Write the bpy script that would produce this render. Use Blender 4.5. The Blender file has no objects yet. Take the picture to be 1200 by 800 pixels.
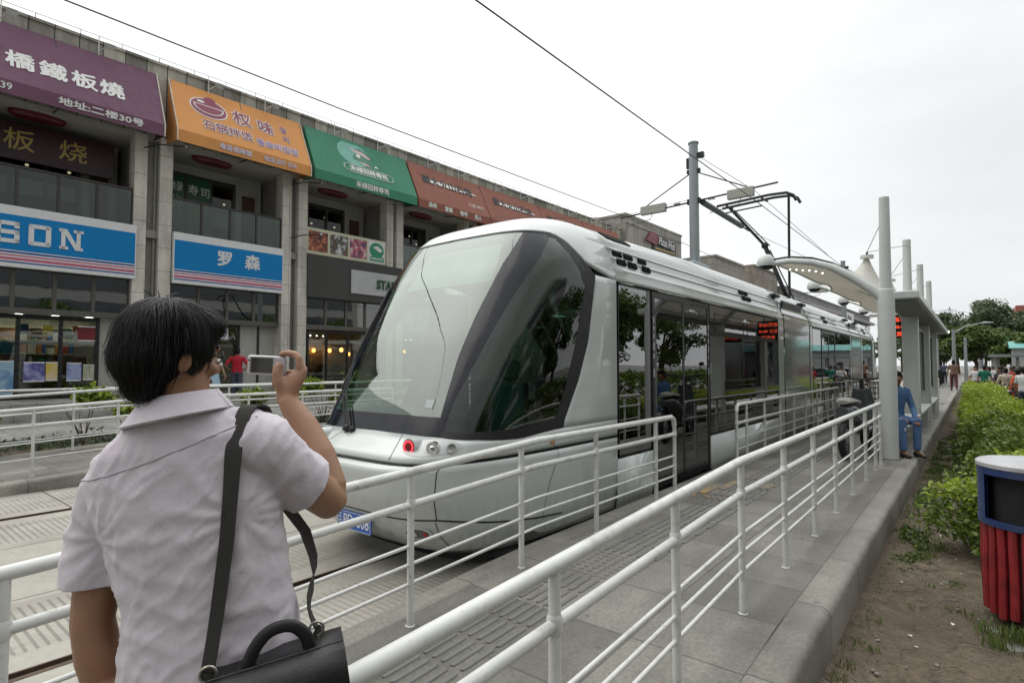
import bpy, math, random
import numpy as np
from math import sin, cos, pi, sqrt, atan2, atan, radians, hypot
from mathutils import Vector, Matrix, noise
from mathutils.bvhtree import BVHTree
rnd = random.Random(7)
SC = bpy.context.scene
COL = SC.collection
# ------------------------------------------------------------------ camera
F_PX = 665.0
TH = atan(540 / F_PX)            # tracks run along +Y; the camera looks this far to the left of them
PITCH = atan(27 / F_PX)
EYE = 1.45
cam_d = bpy.data.cameras.new("camera"); cam = bpy.data.objects.new("camera", cam_d); COL.objects.link(cam)
cam_d.sensor_width = 36; cam_d.lens = 36 * F_PX / 1200; cam_d.clip_start = 0.05; cam_d.clip_end = 3000
cam.location = (0, 0, EYE); cam.rotation_euler = (pi / 2 + PITCH, 0, TH)
SC.camera = cam
# ------------------------------------------------------------------ nodes
class NT:
    def __init__(s, m):
        s.t = m.node_tree; s.n = s.t.nodes; s.l = s.t.links
    def node(s, typ, **k):
        n = s.n.new(typ)
        for a, b in k.items():
            if a.startswith("_"): setattr(n, a[1:], b)
        return n
    def link(s, a, b): s.l.new(a, b)
    def set(s, sock, v):
        if isinstance(v, bpy.types.NodeSocket): s.l.new(v, sock)
        elif v is not None:
            if sock.type == 'RGBA' and not hasattr(v, '__len__'): v = (v, v, v, 1)
            if sock.type == 'RGBA' and len(v) == 3: v = tuple(v) + (1,)
            sock.default_value = v
    def math(s, op, a, b=None, c=None, clamp=False):
        n = s.n.new('ShaderNodeMath'); n.operation = op; n.use_clamp = clamp
        s.set(n.inputs[0], a)
        if b is not None: s.set(n.inputs[1], b)
        if c is not None: s.set(n.inputs[2], c)
        return n.outputs[0]
    def pos(s):
        if not hasattr(s, '_p'): s._p = s.n.new('ShaderNodeNewGeometry').outputs['Position']
        return s._p
    def obj(s):
        if not hasattr(s, '_o'): s._o = s.n.new('ShaderNodeTexCoord').outputs['Object']
        return s._o
    def scale(s, vec, sc, loc=(0, 0, 0), rot=(0, 0, 0)):
        n = s.n.new('ShaderNodeMapping'); s.link(vec, n.inputs[0])
        n.inputs['Scale'].default_value = sc if hasattr(sc, '__len__') else (sc, sc, sc)
        n.inputs['Location'].default_value = loc; n.inputs['Rotation'].default_value = rot
        return n.outputs[0]
    def noise(s, vec, sc, det=3, rough=.55, dist=0):
        n = s.n.new('ShaderNodeTexNoise'); s.link(vec, n.inputs['Vector'])
        n.inputs['Scale'].default_value = sc; n.inputs['Detail'].default_value = det
        n.inputs['Roughness'].default_value = rough; n.inputs['Distortion'].default_value = dist
        return n.outputs[0]
    def vor(s, vec, sc, feat='F1', out=0):
        n = s.n.new('ShaderNodeTexVoronoi'); s.link(vec, n.inputs['Vector']); n.feature = feat
        n.inputs['Scale'].default_value = sc
        return n.outputs[out]
    def ramp(s, fac, stops, interp='LINEAR'):
        n = s.n.new('ShaderNodeValToRGB'); s.link(fac, n.inputs[0]); r = n.color_ramp; r.interpolation = interp
        while len(r.elements) < len(stops): r.elements.new(.5)
        for e, (p, c) in zip(r.elements, stops):
            e.position = p; e.color = (c, c, c, 1) if not hasattr(c, '__len__') else tuple(c) + (1,) if len(c) == 3 else c
        return n.outputs[0]
    def mix(s, f, a, b, typ='MIX'):
        n = s.n.new('ShaderNodeMix'); n.data_type = 'RGBA'; n.blend_type = typ
        s.set(n.inputs[0], f); s.set(n.inputs[6], a); s.set(n.inputs[7], b)
        return n.outputs[2]
    def map(s, v, a, b, c, d):
        n = s.n.new('ShaderNodeMapRange'); s.link(v, n.inputs[0])
        for i, x in enumerate((a, b, c, d)): n.inputs[i + 1].default_value = x
        return n.outputs[0]
    def sep(s, v):
        n = s.n.new('ShaderNodeSeparateXYZ'); s.link(v, n.inputs[0]); return n.outputs
    def bump(s, h, st=.3, dist=.01, prev=None):
        n = s.n.new('ShaderNodeBump'); s.link(h, n.inputs['Height'])
        n.inputs['Strength'].default_value = st; n.inputs['Distance'].default_value = dist
        if prev is not None: s.link(prev, n.inputs['Normal'])
        return n.outputs[0]
def newmat(name):
    m = bpy.data.materials.new(name); m.use_nodes = True
    t = NT(m); b = t.n['Principled BSDF']
    return m, t, b
def rgb(h):
    h = h.lstrip('#'); c = [int(h[i:i + 2], 16) / 255 for i in (0, 2, 4)]
    return tuple(x / 12.92 if x <= .04045 else ((x + .055) / 1.055) ** 2.4 for x in c)
MATS = {}
def pm(name, col, rough=.5, metal=0, var=.12, vs=2.5, bump=0, bs=60, coat=0, spec=.5, dirt=0, dcol=(.12, .1, .08), em=None, ems=1, sheen=0, sub=0):
    """painted / plain surface with uneven tone, optional grime and bump"""
    if name in MATS: return MATS[name]
    m, t, b = newmat(name)
    p = t.pos()
    n1 = t.noise(p, vs, 4); n2 = t.noise(p, vs * 9, 3)
    f = t.math('ADD', t.math('MULTIPLY', n1, .7), t.math('MULTIPLY', n2, .3))
    lo = tuple(c * (1 - var) for c in col); hi = tuple(min(1, c * (1 + var)) for c in col)
    c = t.ramp(f, [(.3, lo), (.7, hi)])
    if dirt:
        d = t.ramp(t.noise(t.scale(p, (3, 3, .7)), 2.2, 6, .65), [(.48, 0.0), (.78, dirt)])
        c = t.mix(d, c, dcol)
    t.link(c, b.inputs['Base Color'])
    r = t.map(t.noise(p, vs * 4, 3), .3, .7, max(.02, rough - .08), min(1, rough + .1)); t.link(r, b.inputs['Roughness'])
    b.inputs['Metallic'].default_value = metal; b.inputs['Specular IOR Level'].default_value = spec
    b.inputs['Coat Weight'].default_value = coat; b.inputs['Coat Roughness'].default_value = .08
    if sheen: b.inputs['Sheen Weight'].default_value = sheen
    if sub: b.inputs['Subsurface Weight'].default_value = sub; b.inputs['Subsurface Radius'].default_value = (.02, .008, .005)
    if bump: t.link(t.bump(t.noise(p, bs, 4), bump, .004), b.inputs['Normal'])
    if em is not None:
        t.set(b.inputs['Emission Color'], em); b.inputs['Emission Strength'].default_value = ems
    MATS[name] = m
    return m
def glass(name, tint, refl=1.0, rough=.0, ior=1.5, base=.04, streak=0):
    """a thin pane: tinted see-through mixed with a mirror by Fresnel"""
    if name in MATS: return MATS[name]
    m, t, b = newmat(name); t.n.remove(b)
    out = t.n['Material Output']
    tr = t.node('ShaderNodeBsdfTransparent'); tr.inputs[0].default_value = tuple(tint) + (1,)
    gl = t.node('ShaderNodeBsdfGlossy'); gl.inputs['Roughness'].default_value = rough
    gl.inputs[0].default_value = (tuple(refl) if hasattr(refl, '__len__') else (refl, refl, refl)) + (1,)
    lw = t.node('ShaderNodeFresnel'); lw.inputs[0].default_value = ior
    f = t.math('ADD', t.math('MULTIPLY', lw.outputs[0], 1 - base), base, clamp=True)
    mx = t.node('ShaderNodeMixShader'); t.link(f, mx.inputs[0]); t.link(tr.outputs[0], mx.inputs[1]); t.link(gl.outputs[0], mx.inputs[2])
    n = t.bump(t.noise(t.pos(), 1.3 if not streak else 2.5, 2), .06 if not streak else streak, .02); t.link(n, gl.inputs['Normal'])
    t.link(mx.outputs[0], out.inputs[0])
    MATS[name] = m
    return m
def lit(name, col, st):
    if name in MATS: return MATS[name]
    m, t, b = newmat(name)
    b.inputs['Base Color'].default_value = tuple(col) + (1,); b.inputs['Emission Color'].default_value = tuple(col) + (1,)
    b.inputs['Emission Strength'].default_value = st
    MATS[name] = m
    return m
# ------------------------------------------------------------------ objects
SUB = {}
def props(o, label=None, cat=None, group=None, kind=None):
    if label: o['label'] = label
    if cat: o['category'] = cat
    if group: o['group'] = group
    if kind: o['kind'] = kind
    return o
def thing(name, label, cat, loc, rz=0, sub=None, group=None):
    o = bpy.data.objects.new(name, None); COL.objects.link(o)
    o.empty_display_size = .2; o.location = loc; o.rotation_euler = (0, 0, rz)
    SUB[o.name] = tuple(loc) if sub is None else sub
    return props(o, label, cat, group)
def copy_tree(o, parent=None):
    c = o.copy(); COL.objects.link(c)
    if parent is not None: c.parent = parent
    for ch in list(o.children): copy_tree(ch, c)
    return c
def spline(P, n=6):
    P = [Vector(p) for p in P]; out = []
    for i in range(len(P) - 1):
        a, b, c, d = P[max(i - 1, 0)], P[i], P[i + 1], P[min(i + 2, len(P) - 1)]
        for k in range(n):
            t_ = k / n; out.append(.5 * ((2 * b) + (c - a) * t_ + (2 * a - 5 * b + 4 * c - d) * t_ * t_ + (3 * b - a - 3 * c + d) * t_ ** 3))
    return out + [P[-1]]
class MB:
    def __init__(s): s.v = []; s.f = []; s.mi = []; s.cur = 0
    def mat(s, i): s.cur = i; return s
    def add(s, vs, fs, mi=None):
        o = len(s.v); s.v.extend(tuple(v) for v in vs)
        for f in fs: s.f.append(tuple(i + o for i in f)); s.mi.append(s.cur if mi is None else mi)
        return s
    def box(s, x0, x1, y0, y1, z0, z1, mi=None):
        x0, x1 = min(x0, x1), max(x0, x1); y0, y1 = min(y0, y1), max(y0, y1); z0, z1 = min(z0, z1), max(z0, z1)
        v = [(x, y, z) for z in (z0, z1) for y in (y0, y1) for x in (x0, x1)]
        return s.add(v, [(0, 2, 3, 1), (4, 5, 7, 6), (0, 1, 5, 4), (2, 6, 7, 3), (0, 4, 6, 2), (1, 3, 7, 5)], mi)
    def obox(s, c, ax, ay, az, hx, hy, hz, mi=None):
        c, ax, ay, az = Vector(c), Vector(ax), Vector(ay), Vector(az)
        v = [c + ax * hx * i + ay * hy * j + az * hz * k for k in (-1, 1) for j in (-1, 1) for i in (-1, 1)]
        return s.add(v, [(0, 2, 3, 1), (4, 5, 7, 6), (0, 1, 5, 4), (2, 6, 7, 3), (0, 4, 6, 2), (1, 3, 7, 5)], mi)
    def quad(s, *p, mi=None): return s.add(p, [tuple(range(len(p)))], mi)
    def prism(s, poly, ext, mi=None):
        n = len(poly); e = Vector(ext); a = [Vector(p) for p in poly]
        return s.add(a + [p + e for p in a], [tuple(range(n))[::-1], tuple(range(n, 2 * n))] + [(i, (i + 1) % n, (i + 1) % n + n, i + n) for i in range(n)], mi)
    def grid(s, rows, mi=None, closed=False):
        nr, nc = len(rows), len(rows[0]); f = []
        for i in range(nr - 1):
            for j in range(nc if closed else nc - 1):
                k = (j + 1) % nc
                f.append((i * nc + j, i * nc + k, (i + 1) * nc + k, (i + 1) * nc + j))
        return s.add([p for r in rows for p in r], f, mi)
    def tube(s, path, r, n=8, caps=True, mi=None, flat=1.0, up=None):
        P = [Vector(p) for p in path]; m = len(P)
        R = list(r) if hasattr(r, '__len__') else [r] * m
        rows = []; ref = None
        for i in range(m):
            d = (P[min(i + 1, m - 1)] - P[max(i - 1, 0)]).normalized()
            if ref is None:
                ref = Vector(up) if up is not None else (Vector((0, 0, 1)) if abs(d.z) < .9 else Vector((1, 0, 0)))
            a = d.cross(ref)
            if a.length < 1e-4: a = d.cross(Vector((0.3, 1, .2)))
            a.normalize(); b = a.cross(d).normalized(); ref = b
            k = 1.0
            if 0 < i < m - 1:
                d1 = (P[i] - P[i - 1]).normalized(); d2 = (P[i + 1] - P[i]).normalized()
                k = 1 / max(.5, cos(d1.angle(d2, 0) / 2))
            rows.append([P[i] + (a * cos(2 * pi * j / n) + b * sin(2 * pi * j / n) * flat) * R[i] * (1 if n > 4 else k) for j in range(n)])
        o = len(s.v); s.grid(rows, mi, closed=True)
        if caps:
            s.f.append(tuple(o + j for j in range(n))[::-1]); s.mi.append(s.cur if mi is None else mi)
            s.f.append(tuple(o + (m - 1) * n + j for j in range(n))); s.mi.append(s.cur if mi is None else mi)
        return s
    def loft(s, rings, n=24, mi=None, caps=True, expo=2.0):
        """rings: (centre, axis_a, axis_b, half_a, half_b)"""
        rows = []
        for c, a, b, ha, hb in rings:
            c, a, b = Vector(c), Vector(a), Vector(b); row = []
            for j in range(n):
                q = 2 * pi * j / n; ca, sb = cos(q), sin(q)
                ca = math.copysign(abs(ca) ** (2 / expo), ca); sb = math.copysign(abs(sb) ** (2 / expo), sb)
                row.append(c + a * ha * ca + b * hb * sb)
            rows.append(row)
        o = len(s.v); s.grid(rows, mi, closed=True)
        if caps:
            m = len(rows)
            s.f.append(tuple(o + j for j in range(n))[::-1]); s.mi.append(s.cur if mi is None else mi)
            s.f.append(tuple(o + (m - 1) * n + j for j in range(n))); s.mi.append(s.cur if mi is None else mi)
        return s
    def ball(s, c, r, seg=16, rg=10, mi=None, M=None):
        r = r if hasattr(r, '__len__') else (r, r, r); c = Vector(c); rows = []
        for i in range(rg + 1):
            a = pi * i / rg
            row = []
            for j in range(seg):
                q = 2 * pi * j / seg
                v = Vector((r[0] * sin(a) * cos(q), r[1] * sin(a) * sin(q), r[2] * cos(a)))
                if M is not None: v = M @ v
                row.append(c + v)
            rows.append(row)
        return s.grid(rows, mi, closed=True)
    def lathe(s, prof, c=(0, 0, 0), n=24, mi=None, a0=0, a1=2 * pi):
        c = Vector(c); full = abs(a1 - a0 - 2 * pi) < 1e-6; m = n if full else n + 1
        rows = [[c + Vector((r * cos(a0 + (a1 - a0) * j / n), r * sin(a0 + (a1 - a0) * j / n), z)) for j in range(m)] for r, z in prof]
        return s.grid(rows, mi, closed=full)
    def cyl(s, a, b, r, n=12, mi=None): return s.tube([a, b], r, n, True, mi)
    def build(s, name, mats, parent=None, label=None, cat=None, group=None, kind=None, loc=None, rz=0, sub=None, bevel=0, smooth=38, weld=0):
        me = bpy.data.meshes.new(name)
        if parent is not None: sb = SUB.get(parent.name, (0, 0, 0))
        elif sub is not None: sb = sub
        elif loc is not None: sb = loc
        else: sb = (0, 0, 0)
        me.from_pydata([(v[0] - sb[0], v[1] - sb[1], v[2] - sb[2]) for v in s.v], [], s.f)
        if not isinstance(mats, (list, tuple)): mats = [mats]
        for m in mats: me.materials.append(m)
        if len(mats) > 1: me.polygons.foreach_set('material_index', s.mi)
        me.validate()
        if weld:
            import bmesh
            bm = bmesh.new(); bm.from_mesh(me); bmesh.ops.remove_doubles(bm, verts=bm.verts, dist=weld)
            bmesh.ops.recalc_face_normals(bm, faces=bm.faces); bm.to_mesh(me); bm.free()
        if smooth:
            me.polygons.foreach_set('use_smooth', [True] * len(me.polygons))
            me.set_sharp_from_angle(angle=radians(smooth))
        o = bpy.data.objects.new(name, me); COL.objects.link(o)
        if parent is not None: o.parent = parent; SUB[o.name] = sb
        else:
            if loc is not None: o.location = loc
            o.rotation_euler = (0, 0, rz); SUB[o.name] = sb
        if bevel:
            bv = o.modifiers.new('edge', 'BEVEL'); bv.width = bevel; bv.segments = 2; bv.limit_method = 'ANGLE'; bv.angle_limit = radians(50)
        return props(o, label, cat, group, kind)
def build_split(mb, name, mats, parent, **k):
    """one object per connected piece of the mesh builder"""
    par = list(range(len(mb.v)))
    def find(i):
        while par[i] != i: par[i] = par[par[i]]; i = par[i]
        return i
    for f in mb.f:
        a = find(f[0])
        for i in f[1:]: par[find(i)] = a
    groups = {}
    for fi, f in enumerate(mb.f): groups.setdefault(find(f[0]), []).append(fi)
    out = []
    for g in groups.values():
        m = MB(); ids = {}
        for fi in g:
            nf = []
            for i in mb.f[fi]:
                if i not in ids: ids[i] = len(m.v); m.v.append(mb.v[i])
                nf.append(ids[i])
            m.f.append(tuple(nf)); m.mi.append(mb.mi[fi])
        out.append(m.build(name, mats, parent, **k))
    return out
def text_mesh(body, size, extrude=.01, bold=0, align='CENTER', space=1.0):
    """2-D lettering turned into a mesh; returns (verts, faces) in the XY plane, z = thickness"""
    cu = bpy.data.curves.new('lettering', 'FONT'); cu.body = body; cu.size = size; cu.extrude = extrude; cu.offset = bold
    cu.align_x = align; cu.align_y = 'CENTER'; cu.space_character = space; cu.resolution_u = 3
    o = bpy.data.objects.new('lettering', cu); COL.objects.link(o)
    dg = bpy.context.evaluated_depsgraph_get(); me = bpy.data.meshes.new_from_object(o.evaluated_get(dg))
    v = [tuple(p.co) for p in me.vertices]; f = [tuple(p.vertices) for p in me.polygons]
    bpy.data.objects.remove(o); bpy.data.curves.remove(cu); bpy.data.meshes.remove(me)
    return v, f
def put_text(mb, body, size, origin, ax, ay, extrude=.01, bold=0, align='CENTER', mi=None, sx=1.0, space=1.0):
    wide = any(ord(c) > 0x2000 for c in body)
    if wide and bold > .002:      # heavy strokes of complex characters: slightly shifted layers instead of an outline offset
        v, f = text_mesh(body, size, extrude, 0, align, space)
        o, ax, ay = Vector(origin), Vector(ax).normalized(), Vector(ay).normalized(); az = ax.cross(ay); b = bold * .8
        n = 8 if bold > .012 else 4
        for k in range(n + 1):
            dx, dy = (0, 0) if k == n else (b * cos(2 * pi * k / n + .4), b * sin(2 * pi * k / n + .4))
            mb.add([o + ax * (p[0] * sx + dx) + ay * (p[1] + dy) + az * (p[2] + .0004 * k) for p in v], f, mi)
        return
    v, f = text_mesh(body, size, extrude, bold, align, space)
    o, ax, ay = Vector(origin), Vector(ax).normalized(), Vector(ay).normalized(); az = ax.cross(ay)
    mb.add([o + ax * p[0] * sx + ay * p[1] + az * p[2] for p in v], f, mi)
def to_mesh_from_mods(o):
    dg = bpy.context.evaluated_depsgraph_get(); me = bpy.data.meshes.new_from_object(o.evaluated_get(dg))
    o.modifiers.clear(); old = o.data; o.data = me; me.name = old.name
    return o
def remesh(o, vox, smooth=3, apply=True):
    r = o.modifiers.new('r', 'REMESH'); r.mode = 'VOXEL'; r.voxel_size = vox; r.use_smooth_shade = True
    if smooth:
        s = o.modifiers.new('s', 'SMOOTH'); s.factor = .5; s.iterations = smooth
    if apply: to_mesh_from_mods(o)
    o.data.polygons.foreach_set('use_smooth', [True] * len(o.data.polygons))
    return o
# leaf-sized faces scattered from arrays of centres
def leaf_obj(name, C, size, mats, parent=None, seed=1, normal_bias=.3, elong=1.7, matidx=None, **k):
    """C: (n,3) world centres -> folded leaf quads"""
    g = np.random.default_rng(seed); n = len(C); C = np.asarray(C, dtype=np.float64)
    sb = SUB.get(parent.name, (0, 0, 0)) if parent is not None else (k.get('loc') or (0, 0, 0))
    C = C - np.array(sb)
    d = g.normal(size=(n, 3)); d[:, 2] = d[:, 2] * .6; d /= np.linalg.norm(d, axis=1)[:, None]
    u = g.normal(size=(n, 3)); u[:, 2] += normal_bias * 3; w = np.cross(d, u); w /= np.linalg.norm(w, axis=1)[:, None] + 1e-9
    nn = np.cross(w, d)
    s = (size * g.uniform(.6, 1.3, n))[:, None] if not hasattr(size, 'shape') else size[:, None]
    a = C - d * s * elong * .5; b = C + w * s * .5 + nn * s * .12; c = C + d * s * elong * .5; e = C - w * s * .5 + nn * s * .12
    V = np.stack([a, b, c, e], 1).reshape(-1, 3)
    me = bpy.data.meshes.new(name); me.vertices.add(4 * n); me.vertices.foreach_set('co', V.ravel())
    me.loops.add(4 * n); me.loops.foreach_set('vertex_index', np.arange(4 * n)); me.polygons.add(n)
    me.polygons.foreach_set('loop_start', np.arange(0, 4 * n, 4))
    for m in (mats if isinstance(mats, (list, tuple)) else [mats]): me.materials.append(m)
    if matidx is not None: me.polygons.foreach_set('material_index', matidx)
    me.update(calc_edges=True)
    o = bpy.data.objects.new(name, me); COL.objects.link(o)
    if parent is not None: o.parent = parent
    elif k.get('loc'): o.location = k['loc']
    SUB[o.name] = sb
    return props(o, k.get('label'), k.get('cat'), k.get('group'), k.get('kind'))
# ------------------------------------------------------------------ shared materials
def rail_paint():
    m, t, b = newmat('white_gloss_paint'); p = t.pos()
    c = t.ramp(t.noise(p, 7, 4), [(.3, (.60, .605, .58)), (.7, (.70, .705, .68))])
    gr = t.ramp(t.noise(t.scale(p, (1, 1, 2)), 5, 6, .7), [(.54, 0.0), (.74, .55)]); c = t.mix(gr, c, (.20, .18, .145))
    ch = t.ramp(t.noise(p, 46, 4, .6), [(.665, 0.0), (.70, 1.0)]); ch2 = t.math('MULTIPLY', ch, t.ramp(t.noise(p, 2.3, 2), [(.42, 0.0), (.55, 1.0)])); c = t.mix(ch2, c, (.11, .055, .028))
    t.link(c, b.inputs['Base Color']); t.link(t.map(t.noise(p, 20, 3), .3, .7, .28, .5), b.inputs['Roughness']); b.inputs['Coat Weight'].default_value = .12
    t.link(t.bump(t.math('SUBTRACT', t.noise(p, 55, 3), ch2), .22, .002), b.inputs['Normal']); return m
WHITE_RAIL = rail_paint()
_OLD = pm('white_gloss_paint_old', (.50, .505, .48), .36, var=.10, vs=7, coat=.15, bump=.2, bs=45, dirt=.55, dcol=(.16, .13, .10))
def leafmat(name, a, b, scale=6, trans=.35):
    if name in MATS: return MATS[name]
    m, t, bs = newmat(name)
    c = t.ramp(t.noise(t.pos(), scale, 3), [(.35, a), (.65, b)])
    c2 = t.mix(t.ramp(t.noise(t.pos(), scale * 12, 1), [(.3, 0.0), (.7, .6)]), c, tuple(x * 1.5 for x in b))
    t.link(c2, bs.inputs['Base Color']); bs.inputs['Roughness'].default_value = .5
    tl = t.node('ShaderNodeBsdfTranslucent'); t.link(c2, tl.inputs[0])
    mx = t.node('ShaderNodeMixShader'); mx.inputs[0].default_value = trans
    t.link(bs.outputs[0], mx.inputs[1]); t.link(tl.outputs[0], mx.inputs[2]); t.link(mx.outputs[0], t.n['Material Output'].inputs[0])
    MATS[name] = m
    return m
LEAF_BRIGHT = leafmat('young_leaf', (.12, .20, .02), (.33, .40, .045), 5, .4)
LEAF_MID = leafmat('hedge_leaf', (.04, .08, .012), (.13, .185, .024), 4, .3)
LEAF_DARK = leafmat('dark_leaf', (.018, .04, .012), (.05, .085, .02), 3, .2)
BARK = pm('bark', (.10, .075, .05), .9, var=.3, vs=12, bump=.5, bs=60)
CONC = pm('weathered_concrete', (.30, .29, .26), .85, var=.18, vs=1.2, bump=.3, bs=90, dirt=.45, dcol=(.12, .11, .09))
STEEL_GREY = pm('galvanised_steel', (.36, .38, .39), .45, metal=.5, var=.1, vs=5, bump=.1, bs=40)
DARK_METAL = pm('dark_metal', (.035, .037, .04), .45, metal=.4, var=.2)
BLACK_RUBBER = pm('black_rubber', (.012, .012, .013), .6, var=.2)
BLACK_FRAME = pm('black_frame', (.015, .016, .018), .3, var=.2)
# ------------------------------------------------------------------ world: overcast sky
W = bpy.data.worlds.new("World"); SC.world = W; W.use_nodes = True
t = NT(W); bg = t.n['Background']; bg.inputs[1].default_value = .1
SUN_EL = radians(58); SUN_AZ = radians(115)          # azimuth measured from +Y towards -X (front left of the tram)
sky = t.node('ShaderNodeTexSky'); sky.sky_type = 'NISHITA'; sky.sun_disc = False
sky.sun_elevation = SUN_EL; sky.sun_rotation = -SUN_AZ; sky.air_density = 1.5; sky.dust_density = 4
vec = t.node('ShaderNodeTexCoord').outputs['Generated']
x, y, z = t.sep(vec)
# a bright veil of cloud, thinner towards the camera's left, a greyer bank to the right
side = t.math('ADD', t.math('MULTIPLY', x, .26), t.math('MULTIPLY', y, .965))
side = t.math('ADD', side, t.math('MULTIPLY', t.math('SUBTRACT', t.noise(t.scale(vec, (1, 1, 2.0)), 2.1, 3, .5), .5), .16))
veil = t.ramp(t.map(side, .5, 1.0, 0, 1), [(0, (11.5, 11.7, 11.7)), (.45, (11.2, 11.4, 11.3)), (.68, (9.8, 10.0, 10.0)), (.85, (8.8, 9.0, 9.1)), (1, (7.7, 7.95, 8.15))])
fwd = t.math('ADD', t.math('MULTIPLY', x, -.63), t.math('MULTIPLY', y, .776))
veil = t.mix(1, veil, t.ramp(t.map(fwd, -.5, .6, 0, 1), [(0, .42), (.45, .55), (.8, 1.0)]), 'MULTIPLY')
veil = t.mix(1, veil, t.ramp(z, [(.50, 1.0), (.85, 2.3), (1.0, 2.7)]), 'MULTIPLY')
tex = t.ramp(t.noise(t.scale(vec, (1.2, 1.2, 4)), 2.3, 5, .5), [(.3, .93), (.7, 1.05)])
veil = t.mix(1, veil, tex, 'MULTIPLY')
zz = t.map(z, -.1, .05, 0, 1)
t.link(t.mix(.93, sky.outputs[0], veil), bg.inputs[0])
sl = bpy.data.lights.new('sun', 'SUN'); so = bpy.data.objects.new('sun', sl); COL.objects.link(so)
sl.energy = .9; sl.angle = radians(60); sl.color = (1, .96, .9)
sd = Vector((-sin(SUN_AZ) * cos(SUN_EL), cos(SUN_AZ) * cos(SUN_EL), sin(SUN_EL)))
so.rotation_euler = sd.to_track_quat('Z', 'Y').to_euler(); so.location = (0, 0, 40)
SC.view_settings.view_transform = 'Standard'; SC.view_settings.look = 'None'; SC.view_settings.exposure = .12; SC.view_settings.gamma = 1
cy = SC.cycles; cy.use_denoising = True; cy.max_bounces = 7; cy.transparent_max_bounces = 14; cy.diffuse_bounces = 3; cy.glossy_bounces = 5
cy.caustics_reflective = False; cy.caustics_refractive = False; cy.sample_clamp_indirect = 6; cy.use_adaptive_sampling = True; cy.adaptive_threshold = .015
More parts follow.
